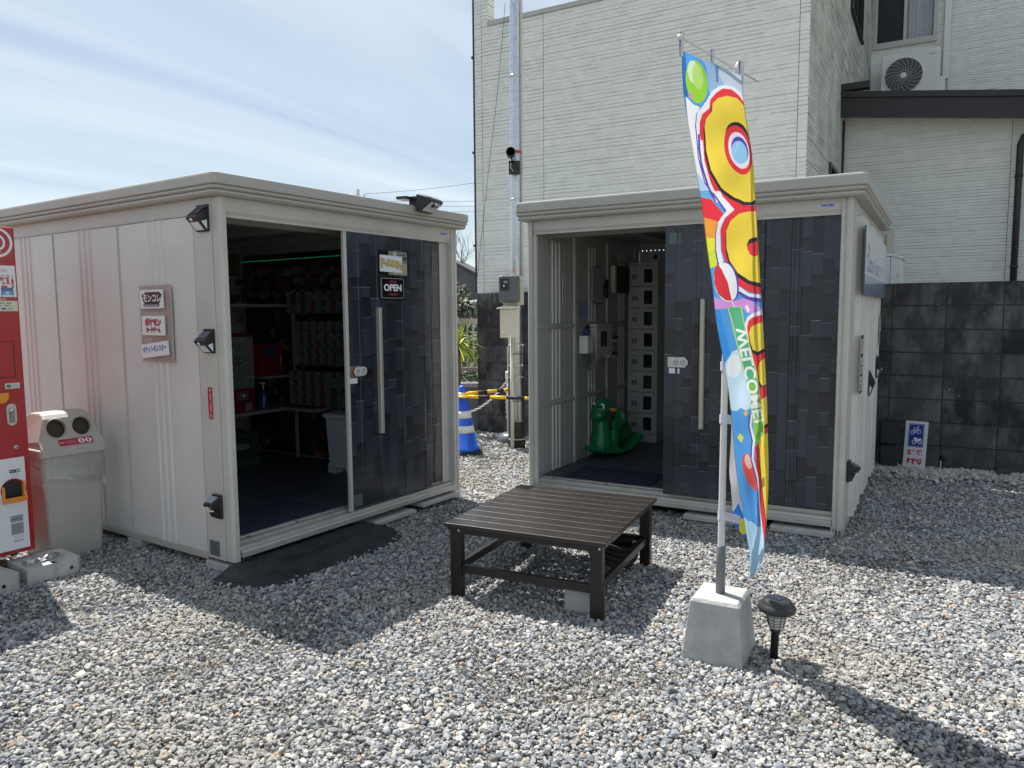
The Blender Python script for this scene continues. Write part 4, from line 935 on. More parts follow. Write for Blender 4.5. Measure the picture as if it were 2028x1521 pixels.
for x in lx:
    for y in ly:
        o_ = B(); o_.box(x, x+LGW, y, y+.045, -.03, TZ-.0225, TBLD); q = o_.make('leg', None, t, bevel=.003)
        sx = 1 if x < .3 else -1
        o_ = B(); cx = x+LGW if sx > 0 else x
        o_.prism([(cx, TZ-.023), (cx+sx*.035, TZ-.023), (cx+sx*.03, TZ-.032), (cx, TZ-.07)], 'y', y+.003, y+.012, TBLD); o_.prism([(x, TZ-.023), (x-sx*.018, TZ-.023), (x, TZ-.05)], 'y', y+.002, y+.04, TBLD); o_.make('gusset', None, q)
        o_ = B(); o_.lathe([(.006, 0), (.005, .003), (.0005, .004)], (x+LGW*.8 if sx < 0 else x+LGW*.85, y-.0005, TZ-.035), 10, CHROME, axis='y', M=None); o_.make('bolt', None, q)
for y in ly:
    b = B(); b.box(lx[0]+LGW+.001, lx[1]-.001, y+.008, y+.034, .125, .165, TBLD); q = b.make('stretcher', None, t, bevel=.002)
for x in lx:
    b = B(); b.box(x+.014, x+.040, ly[0]+.046, ly[1]-.001, .125, .165, TBLD); b.make('stretcher', None, t, bevel=.002)
block('concrete_block', 'small grey concrete block under the near stretcher of the brown platform', MT @ T(.60, .075, -.02), .165, .12, .125, CONC, bev=.008)
t = thing('cable_bundle', 'black hose coil lying under the far side of the brown platform', 'hose', MT @ T(.63, .74, .0))
b = B()
for k in range(4): b.tube([(.10*cos(a_)+.01*k, .06*sin(a_), .05+.028*k+.01*sin(a_*2)) for a_ in np.linspace(0, 2*pi, 24, False)], .018, 8, BLKM, closed=True)
b.make('coil', None, t)
b = B(); b.tube([(.10, 0, .10), (.125, .02, .13), (.12, .05, .07), (.11, .03, .04)], .006, 6, mat('blue_cord', (.02, .10, .28), .4)); b.make('cord', None, t)

# ------------------------------------------------------------------ banner pole, its concrete foot and the banner
MB = Matrix.Translation((.848, 2.985, 0)) @ Matrix.Rotation(radians(-28.5), 4, 'Z')
t = thing('tapered_concrete_block', 'tapered pale concrete block holding the banner pole, right of the brown platform', 'concrete block', MB)
b = B(); lv = [(.1235, .146, -.03), (.0985, .106, .236), (.088, .096, .250)]
v = []
for hx, hy, z in lv: v += [(-hx, -hy, z), (hx, -hy, z), (hx, hy, z), (-hx, hy, z)]
b.idx(v, [(0, 1, 5, 4), (1, 2, 6, 5), (2, 3, 7, 6), (3, 0, 4, 7), (4, 5, 9, 8), (5, 6, 10, 9), (6, 7, 11, 10), (7, 4, 8, 11), (8, 9, 10, 11), (0, 3, 2, 1)], mat('foot_concrete', (.43, .43, .415), .85, var=.16, vscale=7, bump=.4, bscale=80, dirt=.75)); b.make('block_body', None, t, bevel=.004)
b = B()
for k in range(16):
    u_, w_ = random.uniform(-.8, .8), random.uniform(.1, .9); hy = .146+(.106-.146)*w_; hx = .1235+(.0985-.1235)*w_; b.ball((u_*hx, -hy, -.03+.266*w_), (.0022, .0012, .0022), 6, METERG)
b.make('air_hole', None, t)
t.children[-1]['kind'] = 'stuff'
b = B(); b.lathe([(.0185, .249), (.0185, .447), (.017, .449), (.014, .449)], (0, 0, 0), 20, mat('grey_sleeve', (.16, .175, .19), .5, var=.06)); b.make('sleeve', None, t)
BP = thing('banner_pole', 'white pole with a thin top rod carrying the colourful banner', 'pole', T(.848, 2.985, 0))
b = B(); b.tube([(0, 0, .26), (0, 0, .45), (.001, 0, .86), (.002, 0, 1.5), (.012, 0, 1.93), (.033, -.0, 2.325)], [.0145, .0145, .0135, .012, .011, .010], 14, mat('pole_white', (.70, .70, .69), .35, var=.03)); b.make('tube', None, BP)
b = B(); p0 = Vector((0, 0, 0))+Vector((0.581, 2.653, 2.328))-Vector((.848, 2.985, 0)); p1 = Vector((1.009, 3.146, 2.324))-Vector((.848, 2.985, 0)); b.tube([p0, p1], .0035, 8, WHITE); b.make('top_rod', None, BP)
b = B(); b.lathe([(.013, 2.300), (.013, 2.342), (.009, 2.350), (.0005, 2.350)], (.033, 0, 0), 14, WHITE); b.ball(tuple(p0), .011, 10, WHITE); b.make('pole_cap', None, BP)

FFx = [(1350, 100), (1352, 165), (1360, 230), (1372, 300), (1383, 370), (1393, 430), (1402, 500), (1412, 570), (1420, 640), (1437, 735), (1446, 800), (1451, 860), (1458, 930), (1467, 990), (1477, 1050), (1484, 1100), (1486, 1145)]
FRx = [(1470, 150), (1474, 205), (1484, 270), (1492, 330), (1496, 390), (1499, 450), (1503, 520), (1507, 590), (1512, 660), (1516, 730), (1519, 800), (1520, 860), (1521, 930), (1520, 1000), (1517, 1060), (1511, 1105), (1489, 1143)]
FF = [(0.589, 2.661, 2.287), (0.598, 2.682, 2.184), (0.618, 2.703, 2.08), (0.647, 2.725, 1.963), (0.673, 2.742, 1.843), (0.696, 2.759, 1.738), (0.719, 2.776, 1.613), (0.745, 2.793, 1.485), (0.766, 2.81, 1.355), (0.805, 2.82, 1.174), (0.828, 2.831, 1.049), (0.843, 2.842, 0.93), (0.862, 2.852, 0.79), (0.884, 2.858, 0.67), (0.908, 2.863, 0.548), (0.926, 2.868, 0.444), (0.933, 2.874, 0.351)]
FRR = [(0.883, 2.948, 2.289), (0.892, 2.945, 2.185), (0.913, 2.941, 2.063), (0.93, 2.937, 1.949), (0.939, 2.933, 1.834), (0.946, 2.929, 1.719), (0.956, 2.925, 1.584), (0.965, 2.92, 1.449), (0.977, 2.916, 1.313), (0.987, 2.914, 1.175), (0.995, 2.911, 1.037), (0.999, 2.908, 0.918), (1.004, 2.905, 0.778), (1.003, 2.898, 0.638), (0.996, 2.89, 0.519), (0.984, 2.882, 0.429), (0.94, 2.874, 0.355)]
FH = [(0.87, 2.953, 2.287), (0.868, 2.969, 2.192), (0.872, 2.985, 2.073), (0.875, 3.001, 1.961), (0.874, 3.003, 1.846), (0.873, 3.006, 1.729), (0.873, 3.008, 1.591), (0.872, 3.01, 1.451), (0.871, 3.012, 1.331), (0.88, 3.011, 1.158), (0.888, 3.01, 1.026), (0.887, 3.008, 0.903), (0.88, 3.007, 0.757), (0.89, 3.006, 0.685), (0.895, 3.003, 0.605), (0.901, 3.002, 0.559), (0.908, 3.001, 0.522)]
FR2 = [(0.888, 2.961, 2.292), (0.896, 2.958, 2.189), (0.917, 2.953, 2.065), (0.933, 2.95, 1.951), (0.943, 2.946, 1.836), (0.95, 2.942, 1.72), (0.96, 2.937, 1.585), (0.97, 2.933, 1.449), (0.981, 2.929, 1.313), (0.991, 2.927, 1.174), (0.999, 2.924, 1.036), (1.004, 2.92, 0.916), (1.008, 2.918, 0.775), (1.001, 2.911, 0.666), (0.99, 2.902, 0.576), (0.973, 2.895, 0.496), (0.943, 2.886, 0.484)]
def spl(tab, v):
    """Catmull-Rom through the rows"""
    n = len(tab); f = v*(n-1); i = min(int(f), n-2); q = f-i
    P = [np.array(tab[max(0, min(n-1, i+k))], float) for k in (-1, 0, 1, 2)]
    return .5*((2*P[1])+(-P[0]+P[2])*q+(2*P[0]-5*P[1]+4*P[2]-P[3])*q*q+(-P[0]+3*P[1]-3*P[2]+P[3])*q**3)
def banner_art():
    S = 5; OX, OY = 1330, 60; A_ = Art(210, 1110, (.09, .33, .72), ss=S)
    ca = lambda P: [(1300+x/4.2231-OX, 40+y/4.2231-OY) for x, y in P]
    cbb = lambda P: [(1360+x/3.8-OX, 380+y/3.8-OY) for x, y in P]
    cc = lambda P: [(1360+x/3.8-OX, 760+y/3.8-OY) for x, y in P]
    W_, R_, Y_, D_, PU = (.80, .81, .84), (.78, .045, .06), (.86, .66, .07), (.035, .03, .035), (.10, .07, .42)
    sh = lambda P, dx_, dy_: [(x+dx_, y+dy_) for x, y in P]
    E = lambda f, x, y, rx, ry, c, rot=0, k=4.2231: A_.ell(*f([(x, y)])[0], rx/k, ry/k, c, rot)
    # sky, clouds
    A_.poly(ca([(330, 250), (740, 400), (740, 640), (480, 560), (420, 620), (400, 380)]), (.30, .47, .70))
    A_.poly(ca([(520, 370), (740, 470), (740, 640), (560, 545), (500, 450)]), (.52, .60, .74))
    A_.poly(ca([(200, 200), (235, 230), (255, 500), (262, 640), (230, 640)]), (.03, .16, .48))
    A_.poly(ca([(245, 640), (300, 705), (350, 730), (330, 850), (350, 1000), (360, 1200), (430, 1430), (340, 1400), (290, 1150), (262, 850)]), W_)
    A_.poly(ca([(320, 1260), (352, 1290), (430, 1430), (345, 1430)]), (.45, .66, .85))
    E(ca, 325, 512, 82, 186, (.30, .62, .05), -.10); E(ca, 300, 430, 42, 100, (.66, .76, .52), -.1); E(ca, 335, 470, 40, 110, (.46, .70, .20), -.1)
    E(ca, 283, 630, 14, 26, (.75, .25, .35))
    # big letter: white, red, dark, yellow
    w = [(322, 880), (330, 780), (400, 680), (440, 600), (500, 555), (560, 538), (640, 555), (700, 600), (760, 700), (860, 900), (900, 1521), (560, 1521), (450, 1440), (400, 1360), (350, 1150)]
    A_.poly(sh(ca(w), -1.5, 1.5), PU); A_.poly(ca(w), W_)
    A_.poly(ca([(348, 950), (350, 860), (370, 790), (425, 740), (430, 670), (480, 610), (540, 570), (620, 575), (690, 630), (740, 700), (860, 850), (900, 1521), (480, 1521), (420, 1350), (385, 1150)]), R_)
    ye = [(385, 900), (400, 830), (445, 770), (450, 700), (500, 650), (580, 628), (670, 650), (740, 720), (860, 850), (860, 1480), (790, 1521), (690, 1515), (620, 1490), (520, 1410), (440, 1260), (398, 1100)]
    A_.poly(sh(ca(ye), -2.2, 6), D_); A_.poly(ca(ye), Y_)
    A_.line(ca([(343, 960), (350, 1080), (372, 1220), (420, 1390), (470, 1521)]), 3.2, PU); A_.line(ca([(362, 1010), (380, 1180), (430, 1360), (495, 1521)]), 4.4, W_)
    E(ca, 665, 1000, 108, 150, D_, -.25); E(ca, 672, 1090, 122, 212, R_, -.25); E(ca, 678, 1094, 92, 158, W_, -.28); E(ca, 684, 1088, 74, 112, PU, -.3); E(ca, 680, 1110, 70, 98, (.30, .58, .84), -.3)
    A_.line(ca([(632, 1130), (665, 1040), (680, 1025)]), .8, (.6, .75, .9))
    # stripes
    A_.poly(cbb([(70, 0), (150, 0), (200, 80), (95, 45)]), (.16, .45, .80))
    A_.poly(cbb([(60, 20), (100, 42), (170, 60), (262, 165), (228, 230), (100, 185)]), R_); A_.poly(cbb([(90, 180), (228, 228), (210, 352), (120, 340)]), (.82, .34, .06))
    A_.poly(cbb([(110, 340), (212, 350), (216, 442), (140, 452)]), (.78, .74, .05)); A_.poly(cbb([(130, 450), (216, 440), (240, 540), (150, 595)]), (.60, .72, .05))
    w = [(180, 0), (240, 0), (338, 138), (272, 200), (252, 250), (240, 300), (240, 440), (262, 545), (360, 700), (450, 765), (650, 780), (650, 812), (470, 800), (370, 750), (228, 535), (211, 440), (208, 330), (225, 230), (280, 146)]
    A_.poly(sh(cbb(w), -1.6, 3), PU); A_.poly(cbb(w), W_)
    A_.poly(cbb([(232, 0), (262, 0), (330, 70), (400, 105), (650, 95), (650, 780), (555, 772), (450, 752), (350, 700), (280, 560), (245, 440), (243, 280), (275, 200), (336, 140), (250, 40)]), R_)
    A_.poly(cbb([(225, -5), (300, 60), (400, 107), (515, 95), (640, 60), (640, -30)]), D_); A_.poly(cbb([(250, -10), (330, 50), (410, 80), (480, 78), (520, 55), (640, 20), (640, -30)]), Y_)
    ye = [(640, 145), (520, 145), (450, 150), (370, 170), (310, 220), (282, 300), (280, 430), (300, 520), (360, 610), (450, 665), (555, 688), (640, 680)]
    A_.poly(sh(cbb(ye), -1.5, 7.5), D_); A_.poly(cbb(ye), Y_)
    A_.poly(cbb([(432, 400), (450, 362), (490, 345), (540, 338), (640, 330), (640, 470), (440, 440)]), D_); A_.poly(cbb([(433, 420), (455, 390), (528, 370), (536, 475), (500, 487), (460, 470)]), R_); A_.poly(cbb([(528, 330), (640, 320), (640, 500), (537, 490)]), Y_)
    # beach ball, waves
    E(cbb, 292, 675, 74, 150, PU, -.17, 3.8); E(cbb, 280, 680, 72, 148, W_, -.17, 3.8)
    A_.poly(cbb([(222, 540), (252, 590), (290, 680), (318, 820), (280, 815), (235, 770), (208, 690), (204, 590)]), (.66, .04, .06))
    A_.poly(cbb([(366, 745), (450, 788), (640, 812), (640, 842), (450, 818), (364, 768)]), PU)
    A_.poly(cbb([(190, 790), (230, 800), (300, 828), (400, 800), (490, 825), (545, 870), (640, 900), (640, 930), (440, 912), (390, 872), (200, 885)]), (.62, .30, .66))
    A_.line(cbb([(317, 822), (338, 868)]), 1.2, W_); A_.poly(cbb([(418, 862), (440, 850), (460, 890), (440, 912)]), W_)
    A_.poly(cbb([(205, 890), (245, 885), (330, 1260), (300, 1521), (260, 1521), (240, 1000)]), (.05, .28, .72))
    A_.poly(cbb([(290, 1290), (330, 1200), (372, 1180), (400, 1250), (440, 1400), (470, 1560), (300, 1560)]), (.55, .72, .86)); E(cbb, 345, 1310, 44, 90, (.78, .83, .88), .1, 3.8)
    # lower letters at the fold side
    w = [(415, 1000), (440, 940), (480, 915), (560, 890), (640, 870), (640, 1560), (580, 1560)]; A_.poly(cbb(w), W_)
    A_.poly(cbb([(438, 1020), (450, 970), (480, 945), (640, 905), (640, 1600), (545, 1600), (480, 1300)]), R_)
    ye = [(455, 1060), (470, 1020), (500, 1000), (640, 960), (640, 1170), (580, 1180), (520, 1203), (480, 1185), (462, 1130)]; A_.poly(sh(cbb(ye), -.5, 7), D_); A_.poly(cbb(ye), Y_)
    ye = [(518, 1330), (530, 1290), (560, 1262), (640, 1235), (640, 1440), (560, 1458), (530, 1420)]; A_.poly(sh(cbb(ye), -.5, 7), D_); A_.poly(cbb(ye), Y_)
    # green band with the mirrored word
    A_.poly([*cbb([(292, 868), (384, 862), (470, 1200), (545, 1521)]), *cc([(525, 0), (585, 365), (494, 468), (468, 200), (440, 0)]), *cbb([(455, 1521), (385, 1250)])], (.50, .66, .16))
    A_.poly([*cbb([(300, 870), (376, 866), (460, 1200), (535, 1521)]), *cc([(515, 0), (572, 365), (496, 455), (475, 200), (448, 0)]), *cbb([(465, 1521), (395, 1250)])], (.10, .42, .22))
    A_.poly(cc([(448, 0), (515, 0), (572, 365), (496, 455), (475, 200)]), (.20, .50, .08))
    A_.text('WELCOME!', 1480.5-OX, 741-OY, 29, (.82, .84, .82), rot=math.atan2(192, 37), flip=True, bold=.03, width=190)
    A_.poly(cc([(320, 60), (460, 40), (470, 170), (440, 196), (410, 188), (392, 178), (372, 200), (345, 206), (330, 190)]), (.55, .72, .86))
    A_.poly(cc([(432, 195), (448, 215), (430, 245), (414, 220)]), (.80, .45, .10)); A_.poly(cc([(390, 365), (412, 395), (400, 438), (373, 400)]), (.78, .74, .10))
    A_.poly(cc([(530, 30), (640, 0), (640, 95), (545, 115)]), R_); A_.poly(cc([(548, 115), (640, 80), (640, 290), (570, 310)]), Y_); A_.poly(cc([(572, 310), (640, 285), (640, 318), (575, 333)]), D_); A_.poly(cc([(575, 333), (640, 318), (640, 390), (580, 380)]), R_)
    E(cc, 465, 650, 44, 140, (.72, .10, .08), -.25, 3.8); E(cc, 447, 575, 22, 55, (.78, .50, .48), -.2, 3.8)
    A_.poly(cc([(495, 465), (535, 430), (560, 560), (580, 760), (640, 1120), (585, 1190), (540, 960), (500, 600)]), R_)
    A_.poly(cc([(528, 440), (555, 385), (600, 370), (680, 380), (680, 1100), (600, 1110), (548, 760), (526, 560)]), Y_); A_.line(cc([(528, 470), (534, 620), (556, 800), (598, 1090)]), 1.6, D_)
    A_.line(cc([(464, 225), (458, 310), (482, 415), (476, 560), (510, 700), (522, 850), (573, 1240)]), 5, W_); A_.line(cc([(458, 225), (450, 310), (474, 420), (467, 560), (501, 700), (514, 850), (568, 1250)]), 2.4, PU)
    A_.poly(cc([(430, 1000), (455, 1030), (475, 1025), (495, 1042), (520, 1068), (552, 1058), (572, 1240), (640, 1300), (600, 1480), (420, 1521)]), (.42, .66, .84))
    # resample from layout space onto the cloth: u across, v down
    Hh, Wh = 1500, 240; out = np.zeros((Hh, Wh, 3), np.float32); src = A_.a
    vv = (np.arange(Hh)+.5)/Hh; L_ = np.array([spl(FFx, q) for q in vv]); R2_ = np.array([spl(FRx, q) for q in vv]); uu = (np.arange(Wh)+.5)/Wh
    for i in range(Hh):
        x = L_[i, 0]+(R2_[i, 0]-L_[i, 0])*uu; y = L_[i, 1]+(R2_[i, 1]-L_[i, 1])*uu
        ix = np.clip(((x-OX)*S).astype(int), 0, src.shape[1]-1); iy = np.clip(((y-OY)*S).astype(int), 0, src.shape[0]-1); out[i] = src[iy, ix]
    out[:, :3] *= .55
    return to_image('banner_cloth', out)
pmb = print_mat('banner_cloth', banner_art(), .75, transl=.5)
BN = thing('banner', 'tall narrow blue, yellow and red cloth banner with mirrored WELCOME! lettering', 'banner', T(0, 0, 0))
b = B(); NV, NU = 110, 14; v = []; uvs = []
for i in range(NV+1):
    q = i/NV; a_, c_ = spl(FF, q), spl(FRR, q)
    for j in range(NU+1):
        u_ = j/NU; p = a_+(c_-a_)*u_; amp = .030*sin(pi*u_)*min(1, q*4)*min(1, (1-q)*5+.1); p[1] += -amp+.006*sin(u_*9+q*17)*sin(pi*u_)+.004*sin(q*60+u_*4)*sin(pi*u_)+.009*noise.noise(Vector((u_*2.2+q*3, q*9-u_*4, 1)))*min(1, q*8)
        v.append(p); uvs.append((u_, 1-q))
for i in range(NV):
    for j in range(NU):
        ids = (i*(NU+1)+j, i*(NU+1)+j+1, (i+1)*(NU+1)+j+1, (i+1)*(NU+1)+j); b.face([v[k] for k in ids], pmb, True, [uvs[k] for k in ids])
o = b.make('front_cloth', None, BN, fix=True)
ar = Art(160, 900, (.62, .64, .66)); ar.rect(0, 0, 160, 500, (.40, .52, .68)); ar.poly([(60, 560), (110, 640), (160, 860), (160, 560)], (.72, .05, .06)); ar.poly([(90, 560), (130, 640), (160, 760), (160, 560)], (.82, .70, .25)); ar.poly([(0, 810), (40, 770), (160, 900), (0, 900)], (.02, .18, .60)); ar.ell(75, 860, 26, 46, (.75, .72, .04)); ar.line([(30, 600), (70, 760), (120, 860)], 7, (.35, .6, .8))
pmf = print_mat('banner_fold', ar.image('banner_fold'), .75, transl=.4)
b = B(); v = []; uvs = []; NV, NU = 80, 8
for i in range(NV+1):
    q = i/NV; a_, c_ = spl(FH, q), spl(FR2, q)
    for j in range(NU+1):
        u_ = j/NU; p = a_+(c_-a_)*u_; p[1] += .03*sin(pi*u_)*min(1, q*3)+.004*sin(q*40+u_*5); v.append(p); uvs.append((u_, 1-q))
for i in range(NV):
    for j in range(NU):
        ids = (i*(NU+1)+j, i*(NU+1)+j+1, (i+1)*(NU+1)+j+1, (i+1)*(NU+1)+j); b.face([v[k] for k in ids], pmf, True, [uvs[k] for k in ids])
b.make('fold_cloth', None, BN, fix=True)
TAB = mat('tab_cloth', (.66, .66, .74), .7, var=.04)
def strap(pts, w, mt=TAB):
    b = B(); v = []
    for p in pts: v += [(p[0], p[1], p[2]-w/2), (p[0], p[1], p[2]+w/2)]
    b.idx(v, [(2*i, 2*i+2, 2*i+3, 2*i+1) for i in range(len(pts)-1)], mt, True); return b.make('strap', None, BN, fix=False)
for z, ex_ in ((1.182, .015), (.970, .030), (.575, .047)):
    strap([(.8505+.020*cos(a_), 2.98+.020*sin(a_), z) for a_ in np.linspace(radians(60), radians(300), 10)]+[(.862, 2.964, z), (.873+ex_*.6, 2.97, z-ex_*.25), (.876+ex_, 2.98, z-ex_*.45)], .036)
for px_, py_, w_, zz in ((.588, 2.661, .022, 2.31), (.737, 2.826, .016, 2.31), (.884, 2.964, .034, 2.31)):
    b = B(); d_ = Vector((.66, .75, 0)).normalized()
    for s_ in (-1, 1): 
        n_ = Vector((.75, -.66, 0))*(.008*s_)
        q = [Vector((px_, py_, 2.344))+d_*(-w_/2)+n_*.6, Vector((px_, py_, 2.344))+d_*(w_/2)+n_*.6, Vector((px_, py_, 2.268))+d_*(w_/2)+n_*.2, Vector((px_, py_, 2.268))+d_*(-w_/2)+n_*.2]; b.idx(q, [(0, 1, 2, 3)], TAB)
    q = [Vector((px_, py_, 2.344))+d_*(-w_/2)+Vector((.0045, -.004, 0)), Vector((px_, py_, 2.344))+d_*(w_/2)+Vector((.0045, -.004, 0)), Vector((px_, py_, 2.344))+d_*(w_/2)-Vector((.0045, -.004, 0)), Vector((px_, py_, 2.344))+d_*(-w_/2)-Vector((.0045, -.004, 0))]; b.idx(q, [(0, 1, 2, 3)], TAB)
    b.make('loop', None, BN, fix=False)

# ------------------------------------------------------------------ garden light
t = thing('garden_light', 'black mushroom-shaped solar garden light with a wire cage, right of the banner base', 'garden light', T(1.045, 2.905, 0) @ Matrix.Rotation(radians(2), 4, 'Y'))
b = B(); b.lathe([(.016, -.03), (.016, .115), (.021, .118), (.021, .132), (.0005, .132)], (0, 0, 0), 16, BLK); b.box(.004, .026, -.003, .003, -.03, .012, BLK); b.make('stake', None, t)
b = B(); b.lathe([(.022, .133), (.027, .150), (.031, .185), (.032, .197), (.0005, .197)], (0, 0, 0), 20, mat('frosted_lens', (.62, .62, .60), .4, var=.05)); b.make('lens', None, t)
b = B()
for k in range(8):
    a_ = 2*pi*k/8+.2; b.tube([(r*cos(a_), r*sin(a_), z) for r, z in ((.022, .130), (.030, .145), (.036, .175), (.038, .200))], .0014, 5, BLK)
for r, z in ((.031, .148), (.0345, .160), (.0365, .173), (.0375, .186)): b.tube([(r*cos(a_), r*sin(a_), z) for a_ in np.linspace(0, 2*pi, 24, False)], .0012, 4, BLK, closed=True)
b.make('wire_cage', None, t)
b = B(); b.lathe([(.030, .198), (.060, .200), (.071, .206), (.0745, .216), (.072, .226), (.064, .233), (.060, .238), (.058, .244), (.052, .252), (.040, .257), (.020, .2585), (.0005, .2585)], (0, 0, 0), 40, mat('cap_black', (.035, .036, .038), .34, var=.12)); b.make('cap', None, t)
b = B(); b.box(-.024, .024, -.024, .024, .2590, .2600, SOLAR, Matrix.Rotation(radians(35), 4, 'Z'))
for k in range(5): b.box(-.022, .022, -.020+k*.0095, -.0188+k*.0095, .2602, .2606, CHROME, Matrix.Rotation(radians(35), 4, 'Z'))
b.make('solar_panel', None, t)

# ------------------------------------------------------------------ red vending machine (its right edge is in the picture)
VW = .90; MV = FL @ T(-.545-VW, .989, 0)
t = thing('vending_machine', 'tall red drink vending machine at the left edge, standing on concrete pads', 'vending machine', MV)
b = B(); b.box(0, VW, .02, .70, .165, 1.872, RED); b.make('cabinet', None, t, bevel=.006)
b = B(); b.box(.0, VW, -.012, .018, .16, 1.868, RED); b.make('front_door', None, t, bevel=.008)
b = B(); b.box(0, VW, -.005, .70, .125, .158, RED); b.make('kick_plate', None, t, bevel=.004)
K = 640
def vpanel(nm, x0, x1, z0, z1, ar, y=-.0125, th=.003, rough=.3, coat=.5): return plate(nm, x1-x0, z1-z0, th, print_mat(nm, ar.image(nm), rough, coat), t, x=(x0+x1)/2, z=(z0+z1)/2, y=y, edge=RED)
RR = (.42, .012, .02)
ar = Art(310, 170, RR); cx, cy = 310-82, 78
ar.ell(cx, cy, 80, 80, WT, n=60); ar.ell(cx, cy, 67, 67, RR, n=60); ar.line([(cx+40*cos(a_), cy+40*sin(a_)) for a_ in np.linspace(-pi*.75, pi*.9, 24)], 11, WT); ar.text('Coke ON', cx, 52+cy, 14, (.75, .35, .15), bold=.02)
vpanel('header_print', VW-.32, VW-.012, 1.695, 1.862, ar)
ar = Art(340, 170, WT)
ar.text('Coke ON', 258, 26, 22, (.55, .08, .15), width=86); ar.text('スタンプでもれなく', 240, 56, 18, (.5, .1, .18), width=180, bold=.02); ar.text('無料!', 256, 92, 62, (.50, .03, .08), bold=.04, width=150)
ar.rect(266, 118, 326, 170, (.12, .14, .18)); ar.rect(269, 128, 323, 170, (.12, .27, .60)); ar.rect(269, 118+10, 323, 136, (.05, .15, .45)); ar.ell(296, 148, 12, 9, (.5, .6, .75)); ar.rect(269, 158, 323, 170, (.66, .7, .78)); ar.rect(240, 130, 258, 148, (.62, .25, .3)); ar.rect(210, 154, 258, 162, (.06, .08, .12))
vpanel('poster', VW-.345, VW-.011, 1.502, 1.667, ar)
ar = Art(340, 74, (.66, .65, .48)); ar.rect(0, 0, 340, 16, RR); ar.text('Coke ON Pay', 250, 8, 13, WT, bold=.02)
for i, c in enumerate([(.1, .35, .12), (.08, .3, .1), (.25, .2, .1)]): ar.rect(214+i*36, 26, 238+i*36, 32, c)
for i, c in enumerate([(.1, .1, .12), (.12, .2, .35), (.1, .18, .4), (.4, .4, .3)]): ar.rect(196+i*32, 54, 218+i*32, 66, c)
ar.rect(232, 40, 260, 46, (.2, .16, .1)); ar.rect(276, 40, 300, 46, (.15, .3, .12))
vpanel('poster', VW-.345, VW-.009, 1.428, 1.498, ar)
b = B(); 
for q in ((VW-.4, VW-.043, 1.078, 1.081), (VW-.4, VW-.043, 1.265, 1.268)): b.box(q[0], q[1], -.0132, -.0118, q[2], q[3], BLKM)
b.box(VW-.044, VW-.041, -.0132, -.0118, 1.081, 1.265, BLKM); b.make('panel_seam', None, t)
ar = Art(80, 34, (.62, .62, .56)); ar.ell(20, 18, 15, 11, (.12, .22, .14)); ar.text('Hello', 56, 9, 10, (.2, .25, .3)); ar.rect(38, 17, 74, 20, (.3, .34, .4)); ar.rect(42, 25, 72, 28, (.3, .34, .4))
vpanel('sticker', VW-.098, VW-.026, 1.018, 1.048, ar)
b = B(); b.prism([(-.05, .0), (-.05, .055), (.055, .055), (.052, .022), (.030, .0)], 'y', -.045, -.0125, ORANGE, M=T(VW-.145, 0, .945)); b.make('coin_flap', None, t, bevel=.005)
b = B(); pts = [(VW-.075+.024*cos(a_), .915+.024*sin(a_)) for a_ in np.linspace(0, pi, 12)]+[(VW-.075-.024*cos(a_), .845-.024*sin(a_)) for a_ in np.linspace(0, pi, 12)]; b.prism(pts, 'y', -.017, -.0125, CHROME)
b.lathe([(.013, -.018), (.013, -.028), (.009, -.031), (.0005, -.031)], (VW-.075, 0, .905), 20, CHROME, axis='y'); b.box(VW-.085, VW-.065, -.026, -.0165, .838, .900, mat('lock_dark', (.25, .25, .26), .3, metal=.6)); b.make('lock_handle', None, t, bevel=.001)
b = B(); b.lathe([(.014, -.0125), (.013, -.018), (.0005, -.019)], (VW-.062, 0, .702), 16, CHROME, axis='y'); b.box(VW-.068, VW-.056, -.0197, -.0185, .700, .704, BLK); b.make('key_cylinder', None, t)
ar = Art(200, 110, RR)
for k in range(6): ar.line([(90+k % 2*8, 14+k*17), (186-k % 3*14, 12+k*17)], 3, (.22, .015, .02))
vpanel('moulded_text', VW-.24, VW-.075, .665, .765, ar, th=.001)
ar = Art(340, 520, (.76, .77, .80)); x0 = 340
ar.rect(256, 66, 314, 84, (.03, .03, .04)); ar.text('ホット 危険', 285, 75, 12, WT, bold=.03)
for ex_, ey in ((276, 104), (296, 102), (286, 92)): ar.ell(ex_, ey, 11, 8, (.3, .32, .36)); ar.ell(ex_, ey, 9, 6, (.76, .77, .80))
ar.rect(246, 326, 312, 364, (.30, .32, .33)); ar.rect(246, 370, 312, 436, (.30, .32, .33)); ar.rect(250, 346, 300, 350, (.08, .08, .1))
for k in range(5): ar.line([(250, 382+k*10), (306-k % 2*14, 380+k*10)], 2.5, (.12, .13, .15))
for k in range(3): ar.line([(256, 446+k*7), (310, 445+k*7)], 2, (.35, .35, .4))
for k in range(16): ar.rect(258+k*3.2, 468, 260+k*3.2, 476, (.15, .15, .2))
vpanel('lower_panel', VW-.345, VW-.030, .150, .648, ar, th=.004)
b = B(); b.lathe([(.058, -.0175), (.062, -.019), (.062, -.0175)], (VW-.075-.018, 0, .475), 32, RED, axis='y')
b.prism([(VW-.15, .47), (VW-.145, .51), (VW-.10, .535), (VW-.055, .51), (VW-.050, .47), (VW-.05, .43), (VW-.15, .43)], 'y', -.0185, -.0172, BLK); b.make('change_slot', None, t)
